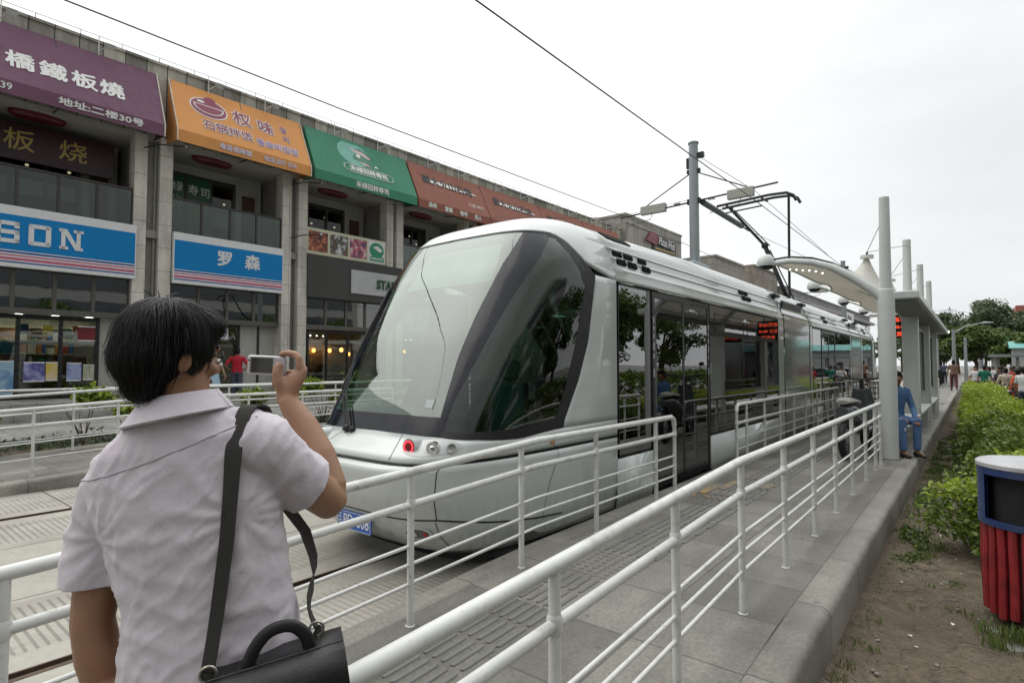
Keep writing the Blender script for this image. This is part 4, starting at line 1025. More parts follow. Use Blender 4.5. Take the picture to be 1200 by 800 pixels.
# ------------------------------------------------------------------ overhead line masts and wires
POLE = pm('pole_grey', (.33, .36, .38), .4, metal=.3, var=.08, vs=3, dirt=.2)
WIRE = pm('overhead_wire', (.05, .05, .055), .5)
def mast(y, lab):
    r = thing('catenary_mast', lab, 'mast', (-6.1, y, -.25), group='overhead line masts between the tracks')
    X0 = -6.1
    m = MB(); m.tube([(X0, y, -.25), (X0, y, 7.8)], [.15, .13], 20); m.lathe([(.15, 7.79), (.15, 7.83), (.05, 7.88)], (X0, y, 0), 16); m.box(X0 - .25, X0 + .25, y - .25, y + .25, -.25, -.2); m.build('pole', POLE, r, smooth=60)
    for sg, xe, bx0, bx1 in ((-1, -8.45, -7.75, -6.95), (1, -3.85, -5.15, -4.45)):
        m = MB()
        m.tube([(X0, y, 6.12), (xe, y, 6.02 if sg < 0 else 6.22)], .026, 8)
        m.tube([(X0, y, 7.0), ((bx0 if sg < 0 else bx1) + 0, y, 6.16)], .018, 6)
        m.box(X0 + sg * .16 - .03, X0 + sg * .16 + .03, y - .05, y + .05, 6.05, 6.2); m.box(X0 + sg * .16 - .03, X0 + sg * .16 + .03, y - .05, y + .05, 6.95, 7.05)
        m.tube([(bx0 + .4, y, 6.1), (bx0 + .3, y, 5.82), (bx0 - .5, y, 5.72)], .012, 5)
        a = m.build('cantilever', DARK_METAL, r)
        m = MB()
        for k in range(4): m.tube([(X0 + sg * (.42 + .05 * k), y, 6.12), (X0 + sg * (.435 + .05 * k), y, 6.12)], .05, 10)
        m.build('insulator', pm('insulator_brown', (.12, .04, .03), .3, coat=.5), a)
        m = MB(); m.box(bx0, bx1, y - .08, y + .08, 5.98, 6.24); m.build('section_cover', pm('cover_pale', (.42, .43, .38), .5), a, bevel=.02)
    m = MB(); m.tube([(X0 + .22, y + .1, 6.08), (X0 + .22, y + 3.6, 6.06)], .085, 12); m.tube([(X0 + .22, y + 3.6, 6.06), (X0 + .22, y + 4.4, 6.05)], .03, 6); m.build('wire_tensioner', pm('tensioner_dark', (.05, .06, .06), .5), r)
    m = MB(); m.box(X0 + .14, X0 + .3, y - .06, y + .06, 7.35, 7.5); m.box(X0 - .2, X0 - .13, y - .05, y + .05, 7.1, 7.4); m.build('wire_clamp', DARK_METAL, r)
    return r
mst = mast(15.8, 'nearest grey overhead line mast rising above the tram roof')
for yy in (40, 64, 90):
    c = copy_tree(mst); c.location.y = yy; c['label'] = {40: 'second overhead line mast, its arms showing above the shelter roof', 64: 'third overhead line mast far along the tracks', 90: 'farthest overhead line mast before the trees'}[yy]
def wire(lab, pts, r=.011):
    m = MB(); m.tube(pts, r, 5); m.build('overhead_wire', WIRE, label=lab, cat='wire', loc=pts[0])
wire('overhead contact wire above the near track, crossing the sky to the mast', [(-4.1, -12, 5.45), (-4.1, 4.4, 5.41), (-4.1, 11.4, 5.47), (-4.2, 14.7, 5.62), (-4.15, 27, 5.55), (-4.2, 40, 5.65), (-4.1, 64, 5.6), (-4.1, 100, 5.6)])
wire('overhead contact wire above the far track, crossing in front of the shop roofs', [(-8.3, -12, 5.75), (-8.3, 1.7, 5.79), (-8.3, 5.6, 5.82), (-8.2, 15.8, 6.0), (-8.3, 28, 5.85), (-8.2, 40, 6.0), (-8.3, 100, 5.9)])
wire('thin tensioned wire running on from the dark tensioner tube', [(-5.88, 20.1, 6.05), (-5.3, 28, 6.0), (-4.2, 40, 5.9)], .008)
wire('thin support wire from the nearest mast top down to the wire over the near track', [(-5.97, 15.8, 7.42), (-4.9, 17.5, 6.6), (-4.15, 24, 5.58)], .008)
wire('faint stay wire leaving the nearest mast to the left', [(-6.23, 15.8, 6.2), (-8.6, 15.75, 6.05), (-14, 15.5, 6.9), (-19.2, 15.2, 8.3)], .007)
# leaning white strut of the canopy on the far platform, behind the tram
m = MB(); m.tube([(-9.9, 26.5, 0), (-8.9, 27.6, 5.3)], .13, 12); m.tube([(-9.0, 28.4, 3.0), (-8.3, 28.8, 5.4)], .05, 8); m.box(-10.2, -9.6, 26.2, 26.8, 0, .06)
m.build('canopy_strut', SH_W, label='leaning white tube strut seen behind the tram roof by the canopy tip', cat='strut', loc=(-9.9, 26.5, 0))
# ------------------------------------------------------------------ litter bin
BIN = (.335, 5.27); bz = -.30
bn = thing('litter_bin', 'round litter bin of worn red slats with a blue top band and pale lid', 'litter bin', (BIN[0], BIN[1], bz))
RED_SLAT = pm('red_wood_paint', (.24, .014, .018), .5, var=.45, vs=9, bump=.5, bs=50, dirt=.55, dcol=(.05, .02, .015), coat=.15)
cb = (BIN[0], BIN[1], 0)
m = MB(); m.lathe([(.29, bz + .06), (.29, .36), (.30, .36)], cb, 40); m.build('liner', pm('liner_dark', (.03, .012, .012), .7), bn)
ns = 26
for k in range(ns):
    a = 2 * pi * k / ns + .05; r0 = .31; ca, sa = cos(a), sin(a)
    m = MB(); zz0, zz1 = bz + .07 + .01 * sin(k * 2.3), .37
    for dummy in (0,):
        rows = []
        for z in [zz0 + (zz1 - zz0) * q / 6 for q in range(7)]:
            rr = r0 + .004 * sin(z * 9 + k)
            rows.append([(cb[0] + ca * (rr + o) - sa * w, cb[1] + sa * (rr + o) + ca * w, z) for w, o in ((-.027, -.014), (-.026, .004), (-.012, .016), (.012, .016), (.026, .004), (.027, -.014))])
        m.grid(rows, closed=True); m.f.append(tuple(range(6))[::-1]); m.mi.append(0); m.f.append(tuple(range(36, 42))); m.mi.append(0)
    m.build('slat', RED_SLAT, bn, smooth=30)
m = MB(); BLUE = pm('blue_bin_paint', (.012, .035, .12), .4, var=.2, vs=8, dirt=.3, coat=.2)
op = [(-2.35, -1.35)]
angs = []
def band(a0, a1, z0, z1, r=.335, n=20): m.lathe([(r - .02, z0), (r, z0), (r, z1), (r - .02, z1), (r - .02, z0)], cb, n, a0=a0, a1=a1)
band(-.55, 3.62, .36, .74, n=48); 
m2 = m
m.lathe([(.315, .36), (.338, .36), (.338, .40), (.315, .40)], cb, 40); m.lathe([(.315, .70), (.338, .70), (.338, .745), (.315, .745)], cb, 40)
m.lathe([(.31, .36), (.335, .36), (.335, .74), (.31, .74)], cb, 4, a0=-.62, a1=-.55)
m.build('top_band', BLUE, bn, smooth=40)
m = MB(); m.lathe([(.27, .30), (.27, .74)], cb, 30); m.lathe([(0, .33), (.27, .33)], cb, 30); m.build('inner_drum', pm('black_inside', (.008, .008, .008), .8), bn)
m = MB(); m.lathe([(.335, .745), (.343, .75), (.343, .775), (.33, .785), (.2, .79), (0, .792)], cb, 48); m.build('lid', pm('pale_lid', (.40, .40, .42), .45, var=.12, vs=6, dirt=.4), bn, smooth=40)
m = MB(); m.lathe([(.20, bz), (.20, bz + .07), (.28, bz + .075)], cb, 24); m.build('base', DARK_METAL, bn)
# ------------------------------------------------------------------ plants
g = np.random.default_rng(3)
def blob_points(n, c, r, seed, lump=.42, shell=.55, zmin=None, clump=9, spread=.05):
    """leaf centres gathered in small sprays near the surface of a lumpy ellipsoid"""
    q = np.random.default_rng(seed); k = max(1, n // clump)
    d = q.normal(size=(k, 3)); d /= np.linalg.norm(d, axis=1)[:, None]
    rad = shell + (1 - shell) * q.random(k) ** .5
    lum = np.array([1 + lump * noise.noise(Vector((a * 2.1 + seed, b * 2.1, c_ * 2.1))) * 1.6 for a, b, c_ in d])
    P = np.array(c) + d * np.array(r) * (rad * lum)[:, None]
    P = np.repeat(P, clump, axis=0) + q.normal(size=(k * clump, 3)) * spread
    if zmin is not None: P = P[P[:, 2] > zmin]
    return P
def box_points(n, x0, x1, y0, y1, z0, z1, seed, shell=.14, clump=8, spread=.06, lump=.13):
    q = np.random.default_rng(seed); k = n // clump
    x = q.uniform(x0, x1, k); y = q.uniform(y0, y1, k); top = q.random(k) < .5
    z = np.where(top, z1 - abs(q.normal(size=k)) * shell, q.uniform(z0, z1, k))
    side_ = (~top); sgn = np.where(q.random(k) < .6, 0, 1)
    x = np.where(side_, np.where(sgn == 0, x0 + abs(q.normal(size=k)) * shell, x1 - abs(q.normal(size=k)) * shell), x)
    hb = np.array([lump * noise.noise(Vector((a * 1.7, b * 1.1, seed))) * 2 for a, b in zip(x, y)]); z = z + hb * (z - z0) / (z1 - z0)
    ed = np.array([lump * noise.noise(Vector((b * 1.3, seed, 0))) * 2 for b in y]); x = x + ed
    P = np.stack([x, y, z], 1); P = np.repeat(P, clump, axis=0) + q.normal(size=(k * clump, 3)) * spread
    return P
def shrub(name, lab, c, r, n, size, mats, seed, group=None, zb=-.30, clump=9, spread=.045, weights=None):
    o = thing(name, lab, 'shrub', (c[0], c[1], zb), group=group)
    P = blob_points(n, c, r, seed, zmin=zb + .02, clump=clump, spread=spread)
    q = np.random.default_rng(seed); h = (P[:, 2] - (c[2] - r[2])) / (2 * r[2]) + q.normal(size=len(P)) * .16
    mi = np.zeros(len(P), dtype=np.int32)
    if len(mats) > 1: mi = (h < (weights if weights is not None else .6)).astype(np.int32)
    leaf_obj('foliage', P, size, mats, o, seed, matidx=mi)
    m = MB(); q2 = random.Random(seed)
    for k in range(9):
        a = q2.uniform(0, 6.3); e = (c[0] + cos(a) * r[0] * .6, c[1] + sin(a) * r[1] * .6, c[2] + r[2] * q2.uniform(-.1, .5))
        m.tube([(c[0] + cos(a) * .06, c[1] + sin(a) * .06, zb - .02), ((c[0] + e[0]) / 2, (c[1] + e[1]) / 2, (zb + e[2]) / 2 - .02), e], [.014, .01, .004], 5)
    m.build('stem', BARK, o)
    return o
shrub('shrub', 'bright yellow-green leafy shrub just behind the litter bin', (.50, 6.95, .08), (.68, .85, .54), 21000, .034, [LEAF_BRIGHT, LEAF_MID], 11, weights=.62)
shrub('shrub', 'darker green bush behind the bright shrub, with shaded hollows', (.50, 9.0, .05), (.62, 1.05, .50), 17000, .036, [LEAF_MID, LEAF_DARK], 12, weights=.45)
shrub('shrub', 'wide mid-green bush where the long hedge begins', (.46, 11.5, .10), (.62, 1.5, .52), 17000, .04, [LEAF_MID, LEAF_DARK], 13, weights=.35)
def hedge(lab, x0, x1, y0, y1, ztop, n, size, mats, seed):
    o = thing('hedge', lab, 'hedge', ((x0 + x1) / 2, y0, -.3))
    P = box_points(n, x0, x1, y0, y1, -.26, ztop, seed); q = np.random.default_rng(seed)
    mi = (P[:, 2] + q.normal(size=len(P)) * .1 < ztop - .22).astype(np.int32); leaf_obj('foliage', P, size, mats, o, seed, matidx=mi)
    m = MB(); 
    for k in range(int((y1 - y0) / .6)): m.tube([((x0 + x1) / 2 + .2 * sin(k * 1.7), y0 + .3 + k * .6, -.3), ((x0 + x1) / 2 + .25 * sin(k * 2.7), y0 + .3 + k * .6, ztop - .1)], [.02, .006], 5)
    m.build('stem', BARK, o)
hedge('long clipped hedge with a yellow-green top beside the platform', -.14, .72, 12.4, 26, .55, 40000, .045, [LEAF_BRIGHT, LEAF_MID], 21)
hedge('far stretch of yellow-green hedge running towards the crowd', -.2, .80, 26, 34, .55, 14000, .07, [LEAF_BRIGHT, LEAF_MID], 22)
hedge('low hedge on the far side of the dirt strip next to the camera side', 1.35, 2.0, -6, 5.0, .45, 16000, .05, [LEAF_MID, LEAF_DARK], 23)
# saplings in the bed behind the far platform
sap_lab = ['leafy sapling at the left edge behind the far railing', 'thin sapling second from the left behind the far railing', 'bushy sapling', 'low sapling close to the shoulder of the man with the camera']
saps = [(-13.15, 1.75, 1.0), (-13.2, 3.3, .95), (-13.1, 4.0, 1.15), (-13.2, 4.75, 1.1), (-13.1, 5.5, 1.1), (-13.2, 6.6, 1.0), (-13.15, 7.5, 1.05), (-13.1, 8.4, 1.15), (-13.2, 9.1, 1.1), (-13.1, 9.9, 1.2), (-13.2, 10.8, 1.1), (-13.1, 12.0, 1.1), (-13.15, .4, 1.0)]
where = ['nearest the left end of the planting bed in view', 'second of the planting bed, with two bare stems', 'third of the planting bed', 'left of the head of the man with the camera', 'partly behind the head of the man with the camera', 'just right of that head', 'below the white-clad pedestrian', 'below the red-shirted man', 'left of the raised hand', 'behind the raised wrist', 'between the wrist and the tram nose', 'nearest the tram windscreen', 'first of the planting bed, cut off by the view']
for i, (x, y, h) in enumerate(saps):
    o = thing('sapling', 'young leafy sapling ' + where[i], 'sapling', (x, y, -.12), group='saplings in the planting bed')
    q = random.Random(50 + i); m = MB(); tips = []
    for k in range(6):
        a = q.uniform(0, 6.3); l = q.uniform(.55, 1) * h; sp = q.uniform(.1, .42)
        pts = [(x, y, -.12), (x + cos(a) * sp * .4, y + sin(a) * sp * .4, -.12 + l * .5), (x + cos(a) * sp, y + sin(a) * sp, -.12 + l)]
        m.tube(pts, [.014, .010, .004], 5); tips += [(pts[1][j] + (pts[2][j] - pts[1][j]) * s_ for j in range(3)) for s_ in (-.25, .1, .45, .75, 1)]
    m.build('stem', BARK, o)
    T_ = np.array([tuple(a) for a in tips]); P = np.repeat(T_, 60, axis=0) + np.random.default_rng(i).normal(size=(len(T_) * 60, 3)) * (.10, .12, .075)
    mi = (np.random.default_rng(i + 9).random(len(P)) < .5).astype(np.int32)
    leaf_obj('foliage', P, .062, [LEAF_BRIGHT, LEAF_MID], o, i + 60, matidx=mi)
low = box_points(5000, -13.6, -12.8, -2, 16, -.12, .1, 5, spread=.06)
leaf_obj('ground_cover', low, .045, [LEAF_DARK], None, 5, loc=(-13.2, 7, -.12), kind='stuff', label='low dark ground cover in the planting bed')
# ------------------------------------------------------------------ shop building (own frame: x = out from the street, y = along the facade)
AL = atan(570 / F_PX) - TH
BP_ = 19.5
def bloc(o): return (o[0] * cos(AL) + o[1] * sin(AL), -o[0] * sin(AL) + o[1] * cos(AL), o[2])
def bthing(name, lab, cat, o, group=None): return thing(name, lab, cat, bloc(o), -AL, o, group)
def bmesh_(mb, name, mats, lab, cat, o, group=None, **k): return mb.build(name, mats, label=lab, cat=cat, group=group, loc=bloc(o), rz=-AL, sub=o, **k)
FX = -BP_
def facade_mat(name, w, h, lo, hi, joint, jw=.02, dirt=.5, offs=0.0, oy=0.0, oz=0.0):
    m, t, b = newmat(name); p = t.pos(); x, y, z = t.sep(p)
    cb_ = t.node('ShaderNodeCombineXYZ'); t.link(y, cb_.inputs[0]); t.link(z, cb_.inputs[1])
    br = t.node('ShaderNodeTexBrick'); t.link(t.scale(cb_.outputs[0], 1, (oy, oz, 0)), br.inputs['Vector']); br.offset = offs
    br.inputs['Scale'].default_value = 1; br.inputs['Brick Width'].default_value = w; br.inputs['Row Height'].default_value = h
    br.inputs['Mortar Size'].default_value = jw / 2; br.inputs['Mortar Smooth'].default_value = .3; br.inputs['Bias'].default_value = 0
    br.inputs['Color1'].default_value = tuple(lo) + (1,); br.inputs['Color2'].default_value = tuple(hi) + (1,); br.inputs['Mortar'].default_value = tuple(joint) + (1,)
    n = t.noise(t.scale(p, (1, 1, .35)), 1.6, 6, .65); n2 = t.noise(p, 25, 3)
    c = t.mix(1, br.outputs[0], t.ramp(n, [(.3, .7), (.7, 1.2)]), 'MULTIPLY'); c = t.mix(1, c, t.ramp(n2, [(.3, .9), (.7, 1.1)]), 'MULTIPLY')
    st = t.ramp(t.noise(t.scale(p, (4, 4, .25)), 1.5, 6, .7), [(.5, 0.0), (.75, dirt)]); c = t.mix(st, c, (.10, .10, .085))
    t.link(c, b.inputs['Base Color']); b.inputs['Roughness'].default_value = .75
    t.link(t.bump(t.math('SUBTRACT', 1, br.outputs[1]), .5, .01), b.inputs['Normal'])
    return m
PARA = facade_mat('parapet_stone', .56, 1.6, (.20, .19, .16), (.48, .46, .39), (.07, .065, .05), .035, .65, oz=.35)
PIL = facade_mat('pilaster_stone', .9, .72, (.56, .53, .465), (.64, .61, .545), (.28, .26, .23), .02, .22)
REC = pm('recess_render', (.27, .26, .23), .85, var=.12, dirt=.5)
WHITEW = pm('white_render', (.40, .39, .36), .8, var=.07, dirt=.25)
bld = bthing('shopping_building', 'long two-storey stone shopping building with paired pilasters and a tall parapet', 'building', (FX, 6, .08))
BAYS = [(-2.75, .75), (1.85, 5.38), (6.42, 10.02), (11.0, 14.62), (15.5, 19.2), (20.25, 24.0), (24.95, 28.6), (29.6, 33.2)]
Y0B, Y1B = -4.0, 34.4
m = MB(); m.box(FX - .45, FX - .03, Y0B, Y1B, 8.45, 10.72); m.box(FX - .55, FX + .02, Y0B, Y1B, 10.72, 10.80); m.build('parapet', PARA, bld)
m = MB(); m.box(FX - 14, FX - 2.6, Y0B, Y1B, .0, 10.3); m.build('wall', WHITEW, bld)
m = MB(); m.box(FX - 2.6, FX - .05, Y0B, Y1B, 8.35, 8.46); m.build('ceiling', WHITEW, bld)
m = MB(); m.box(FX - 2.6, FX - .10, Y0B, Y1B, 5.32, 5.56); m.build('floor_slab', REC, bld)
m = MB(); m.box(FX - 6, FX + 2.0, Y0B - 4, Y1B, .05, .30); m.box(FX - 6, FX + 1.6, Y0B - 4, Y1B, .30, .50); m.build('plinth', PLAZA, bld, bevel=.015)
edges = [b for bay in BAYS for b in bay]
gaps = [(BAYS[i][1], BAYS[i + 1][0]) for i in range(len(BAYS) - 1)] + [(33.2, 34.4)]
for a, b in gaps:
    for (p, q) in ((a, a + .34), (b - .36, b)):
        m = MB(); m.box(FX - .5, FX, p, q, .5, 8.45); m.build('pilaster', PIL, bld, bevel=.01)
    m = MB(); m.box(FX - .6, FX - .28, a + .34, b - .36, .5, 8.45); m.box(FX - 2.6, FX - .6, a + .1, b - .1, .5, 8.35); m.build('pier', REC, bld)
    m = MB(); m.tube([(FX - .22, a + .62, .5), (FX - .22, a + .62, 8.4)], .045, 8); m.build('drainpipe', pm('drain_grey', (.25, .25, .23), .6), bld)
SHOPG = glass('shop_glass', (.70, .74, .70), .9, 0, 1.5, .04)
TRANG = glass('transom_glass', (.42, .46, .42), .9, 0, 1.6, .16)
UPG = glass('upper_glass', (.30, .33, .30), .8, 0, 1.45, .03)
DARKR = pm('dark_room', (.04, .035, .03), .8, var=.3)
LAMPW = lit('shop_light', (1, .93, .78), 6.0); LAMPO = lit('orange_lamp', (1, .38, .08), 9.0)
rr = random.Random(9)
GOODS = [pm('goods_%s' % n, c, .5, var=.2) for n, c in (('red', (.35, .05, .04)), ('yellow', (.5, .38, .06)), ('blue', (.05, .14, .4)), ('white', (.6, .6, .55)), ('green', (.07, .28, .1)), ('brown', (.2, .1, .05)), ('orange', (.5, .2, .05)))]
WARMW = pm('warm_wall', (.48, .42, .30), .7); GRN = pm('green_film', (.01, .10, .035), .35, var=.3, vs=8)
TRIM = pm('dark_trim', (.045, .04, .036), .45)
for i, (a, b) in enumerate(BAYS):
    w = b - a
    # upper balcony: glass balustrade, recessed windows, red oval lamp
    if i != 3:
        m = MB(); m.box(FX - .14, FX - .07, a, b, 6.66, 6.72); m.box(FX - .13, FX - .08, a, b, 5.56, 5.62)
        n = 4
        for k in range(n + 1): yk = a + w * k / n; m.box(FX - .14, FX - .07, max(a, yk - .035), min(b, yk + .035), 5.62, 6.66)
        bal = m.build('balustrade', TRIM, bld, bevel=.005)
        m = MB(); m.box(FX - .108, FX - .10, a + .04, b - .04, 5.62, 6.66); m.build('balustrade_glass', glass('balcony_glass', (.62, .72, .67), .9, 0, 1.45, .035, streak=.5), bal)
    m = MB(); zt = 8.05; xw = FX - 1.75; ys_ = [a + .05, a + w * .27, a + w * .5, a + w * .72]
    for yk in ys_: m.box(xw - .03, xw + .05, yk - .045, yk + .045, 5.56, zt)
    m.box(xw - .03, xw + .05, a, a + w * .72, zt - .1, zt); m.box(xw - .03, xw + .05, a, a + w * .72, 6.95, 7.0)
    fr = m.build('window', TRIM, bld)
    m = MB(); m.box(xw - .01, xw, a + .05, a + w * .72, 5.56, zt - .1); m.build('pane', UPG, fr)
    m = MB(); m.box(FX - 2.6, FX - 1.7, a + w * .74, b, 5.56, 8.35); m.box(FX - 2.58, FX - 1.72, a, a + w * .74, zt, 8.35); build_split(m, 'balcony_wall', WHITEW, bld)
    m = MB(); m.box(FX - 1.69, FX - 1.66, a + w * .80, a + w * .93, 5.56, 7.7); m.build('upper_door', pm('upper_door_brown', (.09, .04, .02), .5), bld)
    m = MB(); m.lathe([(0, 8.2), (.55, 8.21), (.62, 8.27), (.6, 8.35)], (0, 0, 0), 28)
    cy0 = a + w * .38
    m.v = [(FX - .55 + v[0] * .42, cy0 + v[1] * 1.05, v[2]) for v in m.v]; m.build('ceiling_lamp', pm('lamp_red', (.12, .012, .018), .4), bld)
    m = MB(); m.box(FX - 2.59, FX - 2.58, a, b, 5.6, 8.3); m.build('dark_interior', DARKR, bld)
    m = MB()
    for q in range(5): m.ball((FX - 2.0 - .1 * (q % 3), a + .4 + q * w * .14, 7.35 + .3 * (q % 2)), (.05, .05, .04), 8, 6)
    build_split(m, 'added_glow', lit('indoor_glow', (1, .85, .6), 4), bld)  # added glowing blobs to brighten the dark upper windows, no known lamps
    # transom band
    m = MB(); xt = FX - .22
    n = 4
    for k in range(n + 1): yk = a + w * k / n; m.box(xt - .05, xt + .04, max(a, yk - .045), min(b, yk + .045), 2.86, 4.05)
    m.box(xt - .05, xt + .05, a, b, 2.80, 2.96); m.box(xt - .05, xt + .04, a, b, 3.97, 4.05)
    tf = m.build('transom', pm('transom_frame', (.09, .085, .075), .5), bld)
    m = MB(); m.box(xt - .01, xt, a, b, 2.96, 3.97); m.build('pane', TRANG, tf)
    m = MB(); m.box(FX - 2.5, FX - .3, a, b, 2.86, 2.90); m.build('shop_ceiling', WHITEW, bld)
    m = MB(); m.box(FX - 2.3, FX - .35, a, b, 4.3, 4.34); m.build('transom_ceiling', WHITEW, bld)
    # storefront at street level
    xs = FX - .45
    if i in (0, 1):
        segs = [(a, a + w * .30), (a + w * .30, a + w * .56), (a + w * .56, a + w * .80)]
        m = MB()
        for (p, q) in segs: m.box(xs - .05, xs + .04, p - .045, p + .045, .5, 2.80); 
        m.box(xs - .05, xs + .04, segs[-1][1] - .05, segs[-1][1] + .05, .5, 2.80); m.box(xs - .05, xs + .04, a, segs[-1][1], 2.68, 2.80); m.box(xs - .05, xs + .04, a, segs[-1][1], .5, .58)
        sf = m.build('storefront', BLACK_FRAME, bld); m = MB(); m.box(xs - .01, xs, a, segs[-1][1], .58, 2.68); m.build('pane', SHOPG, sf)
        m = MB(); m.box(xs - .05, xs, segs[-1][1] + .05, b, .5, 2.80); build_split(m, 'side_wall', WHITEW, bld)
        m = MB(); m.box(FX - 5.0, FX - 4.95, a, b, .5, 2.86); m.box(FX - 5, xs - .3, a - .02, a, .5, 2.86); m.build('shop_back_wall', WARMW, bld)
        m = MB(); 
        for yy in np.arange(a + .3, b - .3, .8): m.box(FX - 2.4, FX - .9, yy, yy + .12, 2.835, 2.855)
        build_split(m, 'shop_lamp', LAMPW, bld)
        m = MB()
        for z in (.95, 1.35, 1.75, 2.15, 2.5): m.box(FX - 2.5, FX - 2.15, a + .05, b - .8, z, z + .03)
        m.box(FX - 2.52, FX - 2.5, a, b - .8, .5, 2.6); sh_ = m.build('shelf', pm('shelf_cream', (.5, .47, .38), .5), bld)
        gm = MB(); y_ = a + .08
        for z in (.98, 1.38, 1.78, 2.18):
            y_ = a + .08
            while y_ < b - .95:
                ww = rr.uniform(.06, .2); gm.box(FX - 2.42, FX - 2.18, y_, y_ + ww, z, z + rr.uniform(.14, .33), mi=rr.randrange(7)); y_ += ww + .015
        gm.build('goods', GOODS, sh_)
        m = MB(); m.box(FX - 1.5, FX - 1.0, a + .3, a + 1.7, .5, 1.35); m.build('counter', pm('counter_grey', (.3, .3, .3), .5), bld)
        m = MB()
        for q in range(9): y_ = a + .15 + q * .33 * w / 3.6; m.box(FX - 1.0 - .25 * (q % 3), FX - .98 - .25 * (q % 3), y_, y_ + .24, 2.2 + .1 * (q % 2), 2.48 + .1 * (q % 2), mi=(q * 3) % 7)
        build_split(m, 'hanging_card', GOODS, bld)
        m = MB()
        for q in range(4):
            y_ = a + .2 + q * w * .19; m.box(FX - 1.5, FX - 1.15, y_, y_ + w * .15, .5, 1.55 + .12 * (q % 2), mi=5)
            for z_ in (.75, 1.05, 1.35): 
                for u_ in range(5): m.box(FX - 1.14, FX - 1.06, y_ + .02 + u_ * w * .028, y_ + w * .022 + u_ * w * .028, z_, z_ + .14 + .05 * ((q + u_) % 3), mi=(q * 5 + u_ * 3 + int(z_ * 10)) % 7)
        m.build('display_rack', GOODS, bld)
    elif i == 2:
        m = MB(); m.box(xs - .05, xs, a, a + w * .06, .5, 2.80); m.box(xs - .05, xs, a + w * .66, b, .5, 2.80); build_split(m, 'side_wall', WHITEW, bld)
        m = MB()
        for yk in (a + w * .06, a + w * .30, a + w * .62): m.box(xs - .05, xs + .05, yk, yk + .07, .5, 2.80)
        m.box(xs - .05, xs + .05, a + w * .06, a + w * .64, 2.70, 2.80); m.box(xs + .0, xs + .03, a + w * .82, a + w * .84, .5, 2.8)
        sf = m.build('shop_door', BLACK_FRAME, bld); m = MB(); m.box(xs - .01, xs, a + w * .06, a + w * .64, .5, 2.70); m.build('pane', SHOPG, sf)
        m = MB(); m.box(FX - 2.6, FX - 2.55, a, b, .5, 2.86); m.build('shop_back_wall', pm('olive_wall', (.16, .11, .04), .6, var=.4, vs=1.5), bld)
        m = MB(); m.box(FX - 2.5, FX - 2.4, a + .8, a + 1.7, .6, 2.3); m.build('notice_board', GRN, bld)
        m = MB(); m.box(FX - 1.8, FX - 1.2, a + 1.0, a + 2.0, 2.835, 2.855); build_split(m, 'shop_lamp', LAMPW, bld)
    else:
        m = MB()
        ks = [a, a + .28, a + w * .30, a + w * .56, a + w * .80, b - .08] if i == 3 else [a, a + w * .33, a + w * .66, b - .08]
        for yk in ks: m.box(xs - .05, xs + .04, yk, yk + .07, .5, 2.80)
        m.box(xs - .05, xs + .04, a, b, 2.68, 2.80); m.box(xs - .05, xs + .04, a, b, .5, .62)
        sf = m.build('storefront', BLACK_FRAME, bld); m = MB(); m.box(xs - .01, xs, a, b, .62, 2.68); m.build('pane', SHOPG, sf)
        m = MB(); m.box(FX - 4.2, FX - 4.1, a, b, .5, 2.86); m.box(FX - 4.2, FX - .6, a - .01, a, .5, 2.8); m.build('shop_back_wall', pm('cafe_dark', (.06, .035, .022), .8, var=.4), bld)
        m = MB()
        for q in range(7): m.ball((FX - rr.uniform(.9, 3.2), a + .35 + q * .43 + rr.uniform(-.1, .1), rr.choice([1.9, 2.05, 2.2, 2.35])), (.075, .075, .09), 12, 8)
        build_split(m, 'pendant_lamp', LAMPO, bld)
        m = MB()
        for q in range(5): m.ball((FX - 1.2, a + .3 + q * .28, 2.6), (.03, .03, .02), 8, 6)
        build_split(m, 'downlight', lit('downlight_glow', (1, .9, .75), 12), bld)
        m = MB()
        for q in range(4):
            yy = a + .5 + q * .8; m.lathe([(.3, 1.22), (.3, 1.25), (.03, 1.25)], (FX - 1.5, yy, 0), 14); m.cyl((FX - 1.5, yy, .5), (FX - 1.5, yy, 1.22), .03); m.box(FX - 2.4, FX - 2.0, yy - .2, yy + .2, .9, 1.0); m.box(FX - 2.44, FX - 2.4, yy - .2, yy + .2, .5, 1.45)
        m.build('cafe_table', BARK, bld)
# thin lightning rail along the parapet
m = MB(); m.tube([(FX - .1, Y0B, 10.98), (FX - .1, Y1B, 10.98)], .009, 4)
for k in range(40): m.tube([(FX - .1, Y0B + k, 10.8), (FX - .1, Y0B + k, 10.98)], .009, 4)
m.build('roof_wire', DARK_METAL, bld)
